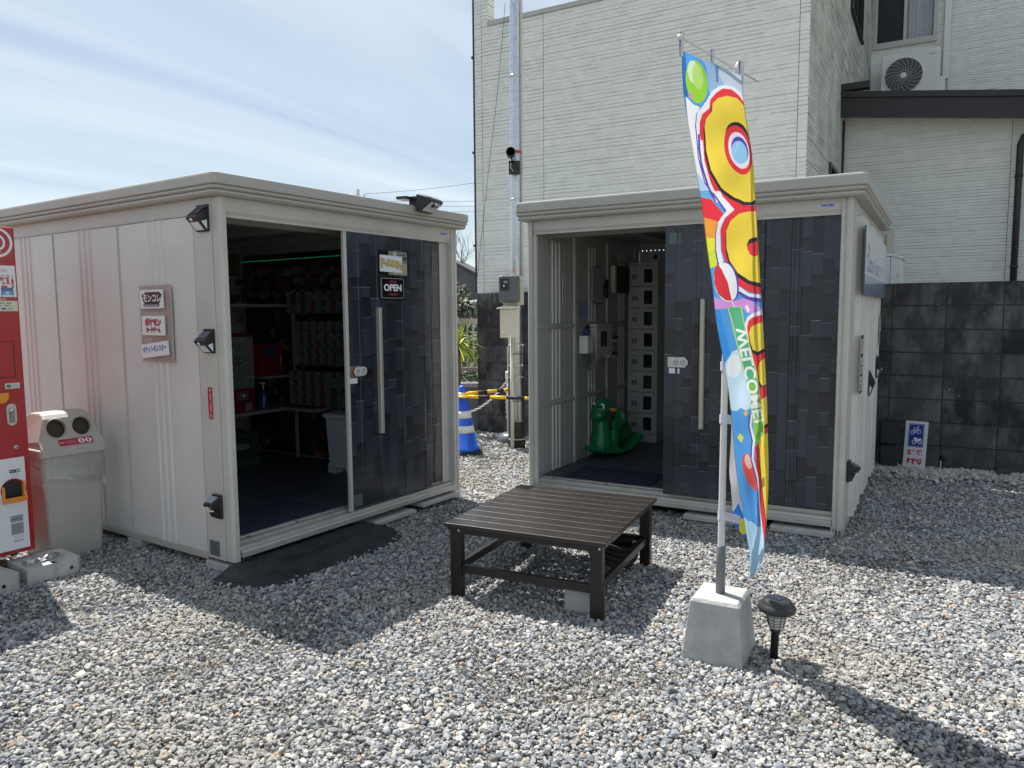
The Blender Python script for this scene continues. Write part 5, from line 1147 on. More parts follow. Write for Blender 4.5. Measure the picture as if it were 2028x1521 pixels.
b = B(); b.prism([(-.0175, .405), (-.050, .415), (-.058, .440), (-.050, .442), (-.040, .425), (-.0175, .420)], 'x', VW-.150, VW-.040, ORANGE); b.prism([(VW-.055, .42), (VW-.046, .42), (VW-.044, .52), (VW-.052, .52)], 'y', -.045, -.0175, ORANGE); b.prism([(VW-.150, .42), (VW-.142, .42), (VW-.142, .50), (VW-.150, .50)], 'y', -.040, -.0175, ORANGE); b.make('change_cup', None, t, bevel=.003)
b = B()
for x in (.06, VW-.09):
    for y in (.04, .62): b.lathe([(.018, .105), (.018, .126)], (x, y, 0), 12, METERG)
b.make('levelling_foot', None, t); stuff(t.children[-1])
def pad(label, M, w, d, h):
    b = B(); b.prism([(0, 0), (w-.02, 0), (w, .02), (w, d-.02), (w-.02, d), (0, d)], 'z', -.03, h, CONCL); b.lathe([(.010, -.003), (.010, -.0005)], (w*.80, 0, h*.48), 14, BLK, axis='y')
    b.box(w*.45, w*.55, -.001, .03, h*.2, h+.0, CONC)
    o = b.make('concrete_pad', None, None, bevel=.006); o.matrix_world = M; return tag(o, label, 'concrete pad', 'pads under the vending machine')
pad('pale concrete foot pad at the left frame edge under the red machine', FL @ T(-1.16, .715, 0, radians(4)), .44, .34, .088)
pad('pale concrete foot pad with a drilled hole between the red machine and the bin', FL @ T(-.69, .76, 0, radians(-3)), .27, .26, .090)
t = thing('anchor_bracket', 'small steel anchor bracket bolted between the red machine and the pale pad', 'bracket', FL @ T(-.60, .84, .092, radians(8)))
b = B(); b.box(-.07, .13, -.02, .02, 0, .005, STEEL); b.box(-.07, -.03, -.02, .02, .005, .028, STEEL); b.make('plate', None, t, bevel=.001)
b = B(); b.lathe([(.009, .006), (.009, .016), (.0005, .018)], (.07, 0, 0), 8, STEEL, False); b.tube([(-.01, -.03, .012), (.07, -.005, .028), (.12, .01, .012)], .006, 8, STEEL); b.make('bolt', None, t)

# ------------------------------------------------------------------ recycling bin
MBN = FL @ T(-.452, 1.040, 0)
t = thing('recycling_bin', 'beige plastic recycling bin with two round holes in its domed lid, beside the red machine', 'recycling bin', MBN)
BW, BD, BH = .335, .34, .645
b = B()
def rrect(x0, x1, y0, y1, r, k=4):
    P = []
    for (cx_, cy_, a0) in ((x1-r, y0+r, -90), (x1-r, y1-r, 0), (x0+r, y1-r, 90), (x0+r, y0+r, 180)):
        for q in range(k+1): a_ = radians(a0+90*q/k); P.append((cx_+r*cos(a_), cy_+r*sin(a_)))
    return P
def loft(b, rings, mt, sm=True, cap=True):
    n = len(rings[0]); v = [p for r in rings for p in r]; b.idx(v, [(j*n+i, j*n+(i+1) % n, (j+1)*n+(i+1) % n, (j+1)*n+i) for j in range(len(rings)-1) for i in range(n)], mt, sm)
    if cap: b.idx(rings[-1], [tuple(range(n))], mt); b.idx(rings[0], [tuple(reversed(range(n)))], mt)
loft(b, [[(x, y, z) for x, y in rrect(i_, BW-i_, i_, BD-i_, .022)] for z, i_ in ((-.02, .020), (.02, .018), (.40, .006), (BH-.04, .0))], BINP, False); b.make('bin_body', None, t)
b = B(); loft(b, [[(x, y, z) for x, y in rrect(-i_, BW+i_, -i_, BD+i_, .028)] for z, i_ in ((.605, .012), (.608, .022), (.648, .022), (.655, .016))], BINP, False); b.make('lid_rim', None, t, bevel=.002)
# domed lid with a slanted front carrying two openings
b = B()
prof = [(-.014, .656), (.020, .700), (.052, .818), (.075, .838), (.12, .850), (.22, .845), (.30, .80), (.350, .656)]
nseg = 12; X0, X1 = -.012, BW+.012
def lidx(y, z):   # sides lean in as the lid rises
    k = (z-.656)/.194; return .060*k**1.3
b.idx([(X0+lidx(y, z), y, z) for y, z in prof]+[(X1-lidx(y, z), y, z) for y, z in prof], [(i, i+1, i+1+len(prof), i+len(prof)) for i in list(range(0, 1))+list(range(2, len(prof)-1))]+[tuple(range(len(prof))), tuple(reversed(range(len(prof), 2*len(prof))))], BINP)
# slanted face with holes
p_lo, p_hi = prof[1], prof[2]; Lf_ = sqrt((p_hi[0]-p_lo[0])**2+(p_hi[1]-p_lo[1])**2); e2 = Vector((0, p_hi[0]-p_lo[0], p_hi[1]-p_lo[1]))/Lf_; O_ = Vector((0, p_lo[0], p_lo[1])); nrm = Vector((0, -e2.z, e2.y))
outer = [(X0+lidx(*p_lo), 0), (X1-lidx(*p_lo), 0), (X1-lidx(*p_hi), Lf_), (X0+lidx(*p_hi), Lf_)]
HR = .053; hc = [(BW*.29, Lf_*.52), (BW*.71, Lf_*.52)]
circ = [[(cx_+HR*cos(a_), cy_+HR*sin(a_)) for a_ in np.linspace(0, 2*pi, 28, False)] for cx_, cy_ in hc]
tri = tessellate_polygon([[Vector((x, y, 0)) for x, y in r] for r in [outer]+circ]); allp = outer+circ[0]+circ[1]
P3 = lambda x, y, o=0: O_+Vector((x, 0, 0))+e2*y+nrm*o
b.idx([P3(x, y) for x, y in allp], [tuple(q) for q in tri], BINP)
for c_ in circ: b.idx([P3(x, y) for x, y in c_]+[P3(x, y, -.02) for x, y in c_], [(i, (i+1) % 28, (i+1) % 28+28, i+28) for i in range(28)], BINP, True)
b.make('lid', None, t, bevel=.006)
b = B()
for cx_, cy_ in hc: b.tube([P3(cx_+(HR+.003)*cos(a_), cy_+(HR+.003)*sin(a_), .001) for a_ in np.linspace(0, 2*pi, 32, False)], .0035, 6, BINP, closed=True)
b.make('hole_rim', None, t)
b = B(); b.idx([P3(x, y, -.05) for x, y in outer], [(0, 1, 2, 3)], mat('bin_inside', (.10, .075, .05), .8)); b.make('lid_inner', None, t, fix=False)
ar = Art(230, 62, (.42, .02, .045)); ar.ell(152, 31, 22, 22, WT); ar.ell(200, 31, 22, 22, WT); ar.rect(146, 18, 158, 44, (.42, .02, .045)); ar.rect(194, 18, 206, 44, (.42, .02, .045)); ar.rect(197, 12, 203, 20, (.42, .02, .045)); ar.text('STOP', 24, 31, 13, WT, bold=.03)
for k in range(4): ar.line([(52, 18+k*9), (118, 18+k*9)], 2, (.66, .4, .42))
q0, q1 = Vector((0, -.014, .656)), Vector((0, .020, .700)); e_ = (q1-q0).normalized(); n_ = Vector((0, -e_.z, e_.y)); hh = (q1-q0).length
b = B(); q = [q0+e_*hh*.12+Vector((.09, 0, 0))+n_*.001, q0+e_*hh*.12+Vector((.28, 0, 0))+n_*.001, q0+e_*hh*.90+Vector((.28, 0, 0))+n_*.001, q0+e_*hh*.90+Vector((.09, 0, 0))+n_*.001]
b.face(q, print_mat('bin_sticker', ar.image('bin_sticker'), .4), uv=[(0, 0), (1, 0), (1, 1), (0, 1)]); b.make('sticker', None, t, fix=False)
# clear bag hanging out under the rim
b = B(); n_ = 72; v = []
per = rrect(-.003, BW+.003, -.003, BD+.003, .024, 17)
for lev in range(5):
    for i, (x, y) in enumerate(per):
        dr = .165+.035*sin(i*.42)+.02*sin(i*1.3+1); z = .606-dr*lev/4; w_ = .004*sin(i*1.9+lev)+.003*sin(i*3.7+lev*2)+.0015*lev; cx_, cy_ = BW/2, BD/2; d_ = Vector((x-cx_, y-cy_)).normalized(); v.append((x+d_.x*(w_+.003), y+d_.y*(w_+.003), z))
n_ = len(per); b.idx(v, [(j*n_+i, j*n_+(i+1) % n_, (j+1)*n_+(i+1) % n_, (j+1)*n_+i) for j in range(4) for i in range(n_)], FILM, True); b.make('bag_film', None, t, fix=False)

# ------------------------------------------------------------------ service pole with meter between the sheds
SP = thing('service_pole', 'tall shiny galvanised steel service pole rising between the two sheds', 'pole', T(.045, 7.70, 0) @ Matrix.Rotation(radians(.15), 4, 'Y'))
b = B(); b.tube([(0, 0, -.1), (0, 0, 2.0), (0, 0, 4.4), (0, 0, 7.5)], [.060, .056, .052, .046], 20, STEEL)
for z in (1.42, 2.52, 3.72): b.lathe([(.059, z), (.0595, z+.01), (.0585, z+.02)], (0, 0, 0), 20, STEEL)
b.make('tube', None, SP)
b = B(); b.lathe([(.066, -.1), (.066, .265), (.060, .27)], (0, 0, 0), 20, BLKM); b.make('black_sleeve', None, SP)
b = B(); b.tube([(-.045, -.055, -.06), (-.045, -.055, 1.15)], .020, 10, CREAM); b.make('conduit', None, SP)
b = B(); b.tube([(.068, -.01, 1.5), (.066, -.02, 2.4), (.064, -.02, 4.0), (.06, -.02, 7.4)], .011, 8, CREAM); b.make('conduit', None, SP)
b = B(); b.tube([(-.072, 0, -.05), (-.074, 0, .6), (-.070, 0, 1.15)], .014, 8, METERG); b.make('conduit', None, SP)
b = B(); b.tube([(.075+.006*sin(z*7), -.01, z) for z in np.linspace(.0, 1.45, 16)], .011, 7, BLK); b.make('cable', None, SP)
for z, m_ in ((.10, CREAM), (.50, BLK), (.74, STEEL), (.86, STEEL), (.98, BLK), (1.07, CREAM)):
    b = B(); b.tube([(.002+.082*cos(a_), -.012+.070*sin(a_), z) for a_ in np.linspace(0, 2*pi, 20, False)], .0045, 5, m_, closed=True); b.make('strap', None, SP)
for z0_, z1_, cA, cB in ((2.955, 3.01, (.55, .04, .06), (.60, .60, .64)), (1.805, 1.845, (.72, .10, .02), (.5, .1, .05))):
    b = B(); mA = mat('pole_label_%d' % int(z0_), cA, .4); mB = mat('pole_label_b_%d' % int(z0_), cB, .4)
    b.lathe([(.0560, z0_), (.0560, z0_+(z1_-z0_)*.45)], (0, 0, 0), 20, mB); b.lathe([(.0560, z0_+(z1_-z0_)*.46), (.0560, z1_)], (0, 0, 0), 20, mA); b.make('label_band', None, SP)
t = thing('electric_meter', 'dark grey rounded electricity meter with a small window on the steel pole', 'electricity meter', T(.010, 7.64, 1.50))
b = B(); b.box(-.02, .115, -.02, .02, -.025, .27, CREAM); b.box(-.09, .01, -.05, -.01, -.035, .01, CREAM); b.make('back_plate', None, t, bevel=.006)
b = B(); b.box(-.135, .075, -.135, -.021, .0, .27, METERG); b.make('housing', None, t, bevel=.028, seg=4)
b = B(); b.box(-.118, -.032, -.140, -.1355, .12, .235, BLK); b.box(-.085, -.045, -.1425, -.1405, .19, .215, mat('lcd', (.22, .25, .24), .3)); b.ball((-.083, -.141, .165), .010, 10, WHITE); b.make('window', None, t)
b = B(); b.tube([(-.045, -.03, -.11), (-.045, -.03, -.02)], .012, 8, STEEL); b.make('conduit', None, t)
t = thing('junction_box', 'cream metal junction box with an overhanging lid on the steel pole', 'junction box', T(-.030, 7.63, 1.15))
b = B(); b.box(-.085, .10, -.115, .0, .0, .285, CREAM); b.make('box_body', None, t, bevel=.004)
b = B(); b.prism([(-.120, .287), (.115, .287), (.115, .312), (-.04, .318), (-.120, .296)], 'y', -.15, .01, CREAM); b.make('box_lid', None, t, bevel=.003)
b = B(); b.box(-.082, .045, -.121, -.1155, .035, .280, CREAM); b.make('door', None, t, bevel=.002)
b = B(); b.ball((-.055, -.122, .060), (.02, .002, .012), 10, WHITE); b.box(.0, .035, -.1175, -.1155, .012, .026, WHITE); b.make('sticker', None, t)
b = B(); b.lathe([(.012, -.012), (.010, .002)], (.0, -.05, -.004), 10, CREAM); b.make('spout', None, t)
t = thing('security_camera', 'black round security camera on a square black box high on the steel pole', 'security camera', T(.040, 7.635, 2.80))
b = B(); b.box(-.055, .055, -.045, .0, -.035, .095, BLK)
for x, z in ((-.04, .08), (.036, .078), (-.04, -.02), (.018, -.01)): b.ball((x, -.046, z), .004, 6, CHROME)
b.make('mount_box', None, t, bevel=.004)
b = B(); b.lathe([(.045, -.20), (.047, -.19), (.044, -.08), (.030, -.06)], (-.035, 0, .150), 24, BLK, axis='y'); b.lathe([(.038, -.2012), (.0005, -.2012)], (-.035, 0, .150), 24, mat('lens_grey', (.10, .09, .10), .2), axis='y'); b.make('camera_body', None, t)
b = B(); b.tube([(-.03, -.10, .115), (-.02, -.07, .09), (-.01, -.04, .07)], .010, 8, BLK); b.tube([(-.03, -.07, .06), (-.04, -.06, .03), (-.01, -.05, -.01)], .003, 6, WHITE); b.make('arm', None, t)
t = thing('wall_box', 'pale grey utility box low behind the steel pole', 'utility box', FW @ T(-4.19, 7.36, 0))
b = B(); b.box(-.09, .09, -.0, .09, .72, 1.02, CREAM); b.make('box_body', None, t, bevel=.006)

# ------------------------------------------------------------------ chain post, cone, striped bars
t = thing('chain_post', 'short white plastic chain post on a round dark base beside the steel pole', 'post', T(-.025, 8.10, 0))
b = B(); b.lathe([(.145, .0), (.150, .02), (.125, .075), (.075, .10), (.040, .105), (.0005, .105)], (0, 0, 0), 28, METERG); b.make('weight_base', None, t)
b = B(); b.lathe([(.034, .10), (.031, .69)], (0, 0, 0), 20, WHITE); b.make('post_tube', None, t)
b = B(); b.lathe([(.045, .69), (.047, .70), (.047, .755), (.042, .768), (.020, .775), (.0005, .776)], (0, 0, 0), 12, WHITE, sm=False); b.make('post_cap', None, t)
def chain(pts, link=.036, r=.0042, name='chain'):
    b = B(); L_ = [0]
    for p, q in zip(pts[:-1], pts[1:]): L_.append(L_[-1]+(Vector(q)-Vector(p)).length)
    n = int(L_[-1]/(link*.72)); k = 0
    for i in range(n):
        d = (i+.5)/n*L_[-1]
        while k < len(L_)-2 and L_[k+1] < d: k += 1
        q = (d-L_[k])/max(1e-6, L_[k+1]-L_[k]); p = Vector(pts[k]).lerp(Vector(pts[k+1]), q); tn = (Vector(pts[k+1])-Vector(pts[k])).normalized()
        s_ = tn.orthogonal().normalized(); s_ = tn.cross(Vector((0, -1, 0))).normalized() if abs(tn.y) < .9 else s_; w_ = tn.cross(s_); side = s_ if i % 2 else w_
        b.tube([p+tn*(link*.5*cos(a_))+side*(link*.30*sin(a_)) for a_ in np.linspace(0, 2*pi, 10, False)], r, 4, CHAINM, closed=True)
    return b
pts = [(-.03-.95*q, 8.08-.25*q, .70-.34*(1-(2*q-1)**2)*.92-.10*q) for q in np.linspace(0, 1, 24)]
c_ = chain(pts).make('chain', None, None, fix=False); tag(c_, 'white plastic chain sagging from the chain post towards the left shed', 'chain', 'white plastic chains')
c_ = chain([(.03, 8.06, .70), (.035, 8.04, .45), (.03, 8.03, .22)]).make('chain', None, None, fix=False); tag(c_, 'short loose white chain hanging down the right of the chain post', 'chain', 'white plastic chains')
c_ = chain([(-.055, 8.05, .69), (-.06, 8.03, .40), (-.05, 8.03, .24), (-.01, 8.03, .20)]).make('chain', None, None, fix=False); tag(c_, 'short loose white chain hanging down the left of the chain post', 'chain', 'white plastic chains')
t = thing('traffic_cone', 'blue traffic cone with white reflective stripes beside the left shed', 'traffic cone', T(-.500, 7.45, .0))
b = B(); b.prism(rrect(-.19, .19, -.19, .19, .04), 'z', .0, .035, BLKM); b.make('rubber_foot', None, t, bevel=.006)
b = B(); pr_ = lambda z: .155-(.155-.030)*((z-.05)/.63); b.lathe([(.175, .037), (.172, .05), (pr_(.06), .06), (pr_(.66), .66), (.022, .68), (.0005, .68)], (0, 0, 0), 32, BLUE); b.make('cone_body', None, t)
for a_, c_ in ((.215, .285), (.36, .43), (.565, .615)):
    b = B(); b.lathe([(pr_(a_)+.002, a_), (pr_(c_)+.002, c_)], (0, 0, 0), 32, REFLW); b.make('stripe', None, t)
def bar(label, p, q, n=9, start=0):
    t = thing('barrier_bar', label, 'barrier bar', None, 'yellow and black cone bars'); p, q = Vector(p), Vector(q)
    ls = np.cumsum([0]+[random.uniform(.8, 1.3) for _ in range(n)]); ls /= ls[-1]
    for i in range(n):
        b = B(); b.tube([p.lerp(q, ls[i]), p.lerp(q, ls[i+1])], .0175, 12, (YEL, BLKM)[(i+start) % 2]); b.make('band', None, t)
    b = B(); b.tube([p+Vector((.045*cos(a_)-.045, .045*sin(a_), .0)) for a_ in np.linspace(0, 2*pi, 16, False)], .012, 8, YEL, closed=True); b.make('ring_end', None, t)
bar('yellow and black striped bar nearer the camera, running from the cone behind the right shed', (-.44, 7.40, .575), (.85, 7.0, .575))
bar('yellow and black striped bar ending at the steel pole, behind the nearer bar', (-.44, 7.46, .600), (-.03, 7.75, .605), 5)

# ------------------------------------------------------------------ garden and houses seen in the gap
b = B(); b.box(-2.6, -.30, 8.9, 9.05, -.05, .52, mat('low_wall', (.17, .17, .165), .9, var=.25, vscale=8, bump=.4, bscale=90)); o = b.make('retaining_wall', None, None, bevel=.006); tag(o, 'low grey concrete retaining wall below the white garden fence', 'wall')
b = B(); b.box(-2.6, -.30, 8.86, 9.09, .522, .57, mat('wall_cap', (.32, .32, .30), .85)); b.make('cap', None, o)
t = thing('garden_fence', 'white metal rail fence on the low wall, seen through the gap between sheds', 'fence', T(-.65, 9.3, 0))
FNC = mat('fence_cream', (.58, .55, .47), .5)
for z in (.70, 1.30):
    b = B(); b.box(-1.6, .4, -.02, .02, z-.04, z+.03, mat('fence_rail', (.42, .36, .30), .6)); b.make('rail', None, t)
for i in range(26):
    b = B(); b.box(-.008, .008, -.008, .008, .735, 1.255, FNC); o_ = b.make('baluster', None, t) if i == 0 else None
    if i == 0: bal = o_
    else: o_ = bal.copy(); COL.objects.link(o_); o_.parent = t
    o_.location = (-1.55+i*.075, 0, 0)
def leafy(name, label, cat, M, n, rx, ry, rz, ls, col, cz, trunk=None, tp='leaf', seed=1, drop=0.):
    r = random.Random(seed); t = thing(name, label, cat, M); b = B()
    for k in range(n):
        d = Vector((r.gauss(0, 1), r.gauss(0, 1), r.gauss(0, 1))).normalized()*(r.random()**.4); q = 1+.35*noise.noise(d*2.3+Vector((seed, 0, 0)))
        c = Vector((d.x*rx*q, d.y*ry*q, cz+d.z*rz*q)); a_ = Vector((r.gauss(0, 1), r.gauss(0, 1), r.gauss(0, .6))).normalized(); e_ = a_.orthogonal().normalized(); s_ = ls*r.uniform(.6, 1.3)
        b.idx([c-a_*s_, c+e_*s_*.45, c+a_*s_, c-e_*s_*.45], [(0, 1, 2, 3)], col[k % len(col)])
    b.make('crown', None, t, fix=False)
    if trunk:
        b = B()
        for (p, q, r0, r1) in trunk: b.tube([p, ((p[0]+q[0])/2+.03, (p[1]+q[1])/2, (p[2]+q[2])/2), q], [r0, (r0+r1)/2, r1], 7, mat('bark', (.09, .07, .055), .9, var=.2, vscale=20)); 
        b.make('trunk', None, t)
    return t
LF = [mat('leaf_%d' % i, c, .6, var=.2, vscale=30) for i, c in enumerate([(.035, .055, .022), (.055, .075, .035), (.09, .095, .05), (.022, .035, .018)])]
LG = [mat('hedge_%d' % i, c, .6, var=.2, vscale=30) for i, c in enumerate([(.05, .10, .03), (.08, .14, .05), (.035, .07, .025), (.14, .19, .09)])]
leafy('bushy_tree', 'dark olive bushy tree beyond the white garden fence', 'tree', T(-1.45, 16.5, -.3), 5200, .72, .7, .95, .055, LF, 1.45, [((0, 0, 0), (.05, 0, 1.1), .07, .04), ((.05, 0, 1.0), (.3, .1, 1.7), .035, .015), ((.05, 0, 1.0), (-.3, -.1, 1.7), .035, .015)], seed=3)
leafy('hedge', 'sunlit green hedge behind the white garden fence', 'hedge', T(-.9, 10.6, 0), 6500, 1.5, .45, .42, .035, LG, .78, None, seed=5)
leafy('low_plants', 'low green plants growing on top of the low wall', 'plants', T(-.9, 9.2, 0), 900, 1.2, .10, .07, .028, LG, .60, None, seed=8)
stuff(bpy.data.objects['low_plants'])
# yellow sword-leaved plant
t = thing('sword_leaf_plant', 'bright yellow spiky sword-leaved plant in the gap right of the left shed', 'plant', T(-.625, 8.75, 1.02)); b = B(); r_ = random.Random(4)
YL = [mat('yellow_leaf', (.62, .58, .05), .5, var=.1), mat('yellow_green_leaf', (.42, .50, .05), .5, var=.1), mat('lime_leaf', (.26, .40, .06), .5, var=.1)]
for k in range(64):
    a_ = r_.uniform(0, 2*pi); el = r_.uniform(-.2, 1.4); L_ = r_.uniform(.22, .36); wd = .011; h_ = Vector((cos(a_), sin(a_), 0)); P_ = []
    for j in range(6):
        q = j/5; P_.append(h_*(L_*q*cos(el))+Vector((0, 0, L_*q*sin(el)-.20*q*q*cos(el))))
    sd_ = Vector((-sin(a_), cos(a_), 0)); v = []
    for j, p in enumerate(P_): w_ = wd*sin(pi*(.12+.88*(1-j/5))*.9)+.001; v += [p-sd_*w_, p+Vector((0, 0, -.003)), p+sd_*w_]
    f_ = []
    for j in range(5): f_ += [(3*j, 3*j+1, 3*j+4, 3*j+3), (3*j+1, 3*j+2, 3*j+5, 3*j+4)]
    b.idx(v, f_, YL[k % 3], True)
b.make('leaf_rosette', None, t, fix=False); b = B(); b.tube([(0, 0, -.55), (.01, 0, -.2), (0, 0, .02)], .022, 8, mat('cane', (.16, .12, .08), .9)); b.make('stem', None, t)
# little weeds on the gravel in the gap
b = B(); r_ = random.Random(9)
for cx_, cy_, n_ in ((-.30, 7.35, 26), (-.12, 7.75, 30), (.0, 7.9, 24), (-.42, 8.0, 24), (3.0, 6.0, 10), (-.25, 6.85, 16)):
    for k in range(n_):
        p = Vector((cx_+r_.gauss(0, .06), cy_+r_.gauss(0, .05), .0)); a_ = r_.uniform(0, 2*pi); h_ = r_.uniform(.02, .06); d_ = Vector((cos(a_)*.03, sin(a_)*.03, h_)); s_ = Vector((-sin(a_), cos(a_), 0))*.004
        b.idx([p-s_, p+s_, p+d_], [(0, 1, 2)], LG[k % 4])
o = b.make('weeds', None, None, fix=False); o['kind'] = 'stuff'; o['label'] = 'small green weeds growing through the gravel near the cone'; o['category'] = 'weeds'
def far_house(label, M, w, d, h, rh, wallc, roofc, wins, trims=None):
    t = thing('far_house', label, 'house', M); wm = mat('far_wall_%s' % wallc[0], wallc[1], .85, var=.12, vscale=1.2, dirt=.3); rm = mat('far_roof_%s' % roofc[0], roofc[1], .6, var=.1)
    b = B(); b.box(-w/2, w/2, 0, d, -1, h, wm); b.prism([(-w/2, h), (w/2, h), (0, h+rh)], 'y', 0, d, wm); b.make('wall', None, t)
    b = B(); o_ = .25
    for s_ in (-1, 1): b.prism([(0, h+rh+.03), (s_*(w/2+o_), h-rh*o_/(w/2)+.03), (s_*(w/2+o_), h-rh*o_/(w/2)+.15), (0, h+rh+.15)], 'y', -.2, d+.2, rm)
    b.make('roof', None, t)
    for x, z, ww, hh_ in wins:
        b = B(); b.box(x-ww/2, x+ww/2, -.04, -.002, z-hh_/2, z+hh_/2, mat('far_window', (.06, .07, .08), .2)); q = b.make('window', None, t)
        b = B(); b.box(x-ww/2-.05, x+ww/2+.05, -.07, -.041, z-hh_/2-.06, z-hh_/2, mat('far_frame', (.4, .4, .4), .5)); b.make('sill', None, q)
    return t
far_house('grey weathered gabled house beyond the garden in the gap between the sheds', T(-3.6, 42, -.4, radians(-8)), 4.4, 6, 3.6, 1.15, ('grey', (.13, .135, .14)), ('dark', (.10, .10, .105)), [(-.9, 2.5, .9, 1.0), (1.1, 1.4, .8, .9)])
far_house('small low house with a pale roof, right of the grey gabled house', T(-1.5, 36, -.6, radians(10)), 2.4, 4, 1.9, .6, ('pale', (.22, .22, .22)), ('light', (.28, .28, .28)), [(.1, 1.2, .7, .6)])
far_house('wide dark roofed farm building far behind the grey gabled house', T(2.5, 60, -.5, radians(5)), 14, 8, 2.6, 1.2, ('mid', (.16, .16, .165)), ('dark2', (.09, .09, .10)), [(-3, 1.4, 1.2, 1)])
# bare tree
t = thing('bare_tree', 'thin bare branched tree behind the grey gabled house', 'tree', T(-2.9, 45, 0)); b = B(); r_ = random.Random(12)
def br(p, d, L_, r, lv):
    q = p+d*L_; b.tube([p, p.lerp(q, .5)+Vector((r_.gauss(0, .04), 0, r_.gauss(0, .03)))*L_, q], [r, r*.8, r*.6], 5, mat('bare_bark', (.26, .25, .23), .9))
    if lv:
        for k in range(3): br(p.lerp(q, r_.uniform(.5, 1)), (d+Vector((r_.gauss(0, .5), r_.gauss(0, .3), abs(r_.gauss(0, .3))+.15))).normalized(), L_*.62, r*.55, lv-1)
br(Vector((0, 0, 0)), Vector((.0, 0, 1)), 3.2, .10, 4); b.make('branches', None, t)
# power lines
t = thing('utility_pole', 'top of a distant utility pole with insulators just above the left shed roof', 'utility pole', T(-6.0, 30, -.5)); b = B(); b.tube([(0, 0, 0), (0, 0, 6.75)], [.14, .09], 10, CONC); b.make('pole_shaft', None, t)
b = B(); b.box(-.35, .35, -.04, .04, 6.32, 6.42, STEEL); b.make('cross_arm', None, t)
for x in (-.26, .0, .26): b = B(); b.lathe([(.03, 6.42), (.06, 6.46), (.03, 6.50), (.05, 6.54), (.02, 6.58)], (x, 0, 0), 8, WHITE); b.make('insulator', None, t)
WIRE = mat('wire', (.06, .06, .06), .6)
for i, (p, q, lb) in enumerate((((-5.75, 30, 6.08), (2.0, 31, 7.25), 'thin sloping overhead wire running from the distant pole top to the house'), ((-10, 30, 5.95), (3, 30, 5.80), 'upper of three level overhead wires behind the left shed roof end'), ((-10, 30, 5.75), (3, 30, 5.62), 'middle of three level overhead wires behind the left shed roof end'), ((-10, 30, 5.50), (3, 30, 5.42), 'lowest of three level overhead wires behind the left shed roof end'))):
    b = B(); b.tube([Vector(p).lerp(Vector(q), u_)-Vector((0, 0, .35*(1-(2*u_-1)**2)*(.3 if i else .5))) for u_ in np.linspace(0, 1, 14)], .008, 4, WIRE); o = b.make('overhead_wire', None, None); tag(o, lb, 'wire', 'overhead wires')
b = B(); b.tube([FW @ Vector(p) for p in ((-4.46, 7.70, 4.9), (-4.55, 7.68, 4.0), (-4.70, 7.68, 3.0), (-4.80, 7.68, 2.3), (-4.89, 7.69, 1.7))], .0032, 5, mat('grey_wire', (.16, .16, .16), .6)); o = b.make('hanging_wire', None, None); tag(o, 'thin dark cable running down across the left end of the house siding', 'cable')
# ------------------------------------------------------------------ right end: parking sign and things at the foot of the wall
ar = Art(200, 440, (.72, .74, .78)); BL = (.01, .035, .30)
ar.rect(30, 22, 170, 226, BL); ar.rect(35, 27, 165, 221, (.7, .72, .76)); ar.rect(38, 30, 162, 218, BL)
wh = (.76, .78, .82)
def ringl(cx_, cy_, r, w): ar.ell(cx_, cy_, r, r, wh); ar.ell(cx_, cy_, r-w, r-w, BL)
ringl(68, 98, 20, 5); ringl(122, 90, 20, 5); ar.line([(68, 98), (82, 68), (114, 64), (96, 96), (68, 98)], 5, wh); ar.line([(114, 64), (122, 90)], 5, wh); ar.line([(82, 68), (96, 96)], 5, wh); ar.line([(74, 58), (88, 58)], 5, wh); ar.line([(112, 64), (108, 48), (122, 48)], 5, wh)
ringl(86, 182, 19, 7); ringl(138, 178, 19, 7); ar.poly([(80, 150), (96, 136), (108, 150), (150, 146), (150, 156), (132, 176), (104, 182), (88, 168)], wh)
ar.text('お客様', 100, 272, 56, (.50, .03, .06), bold=.05, width=138); ar.text('駐輪場', 100, 350, 56, (.50, .03, .06), bold=.05, width=138)
pmk = print_mat('parking_sign', ar.image('parking_sign'), .35, .2)
o = plate('parking_sign', .180, .440, .006, pmk, None, edge=WHITE); o.matrix_world = Matrix.Translation((3.50, 6.44, .215)) @ Matrix.Rotation(-A_R+radians(-18), 4, 'Z') @ Matrix.Rotation(radians(-9), 4, 'X') @ Matrix.Rotation(radians(-1), 4, 'Y'); tag(o, 'white bicycle parking sign with a blue pictogram and red characters leaning at the wall foot', 'sign')
t = thing('black_speaker_box', 'black box on a stand behind the bicycle parking sign', 'box', FW @ T(-.36, 7.24, 0, radians(8)))
b = B(); b.box(-.075, .075, 0, .13, .24, .42, BLKM); b.make('box_body', None, t, bevel=.006); b = B(); b.box(-.07, .07, .02, .1, .0, .22, BLKM); b.box(-.09, .09, -.01, .12, -.01, .03, BLKM); b.make('stand', None, t, bevel=.006)
b = B(); b.tube([(-.08, .03, .2), (-.11, .0, .1), (-.16, -.03, .02), (-.3, -.02, .01)], .006, 6, BLKM); b.make('cable', None, t)
t = thing('small_spotlight', 'tiny black spotlight on a stake at the foot of the block wall', 'spotlight', FW @ T(.055, 7.36, 0))
b = B(); b.box(-.025, -.018, -.004, .004, -.02, .13, WHITE); b.tube([(0, 0, -.02), (0, 0, .08)], .010, 8, BLK); b.make('stake', None, t); b = B(); b.lathe([(.012, -.03), (.026, .0), (.026, .03)], (0, 0, .12), 14, BLK, axis='y', M=Matrix.Rotation(radians(35), 4, 'Z')); b.make('lamp_head', None, t)
o = block('low_box', 'small dark blue-grey box at the wall foot at the right frame edge', FW @ T(.435, 7.30, -.02), .10, .12, .105, mat('box_bluegrey', (.045, .05, .065), .5), 'box', .008)

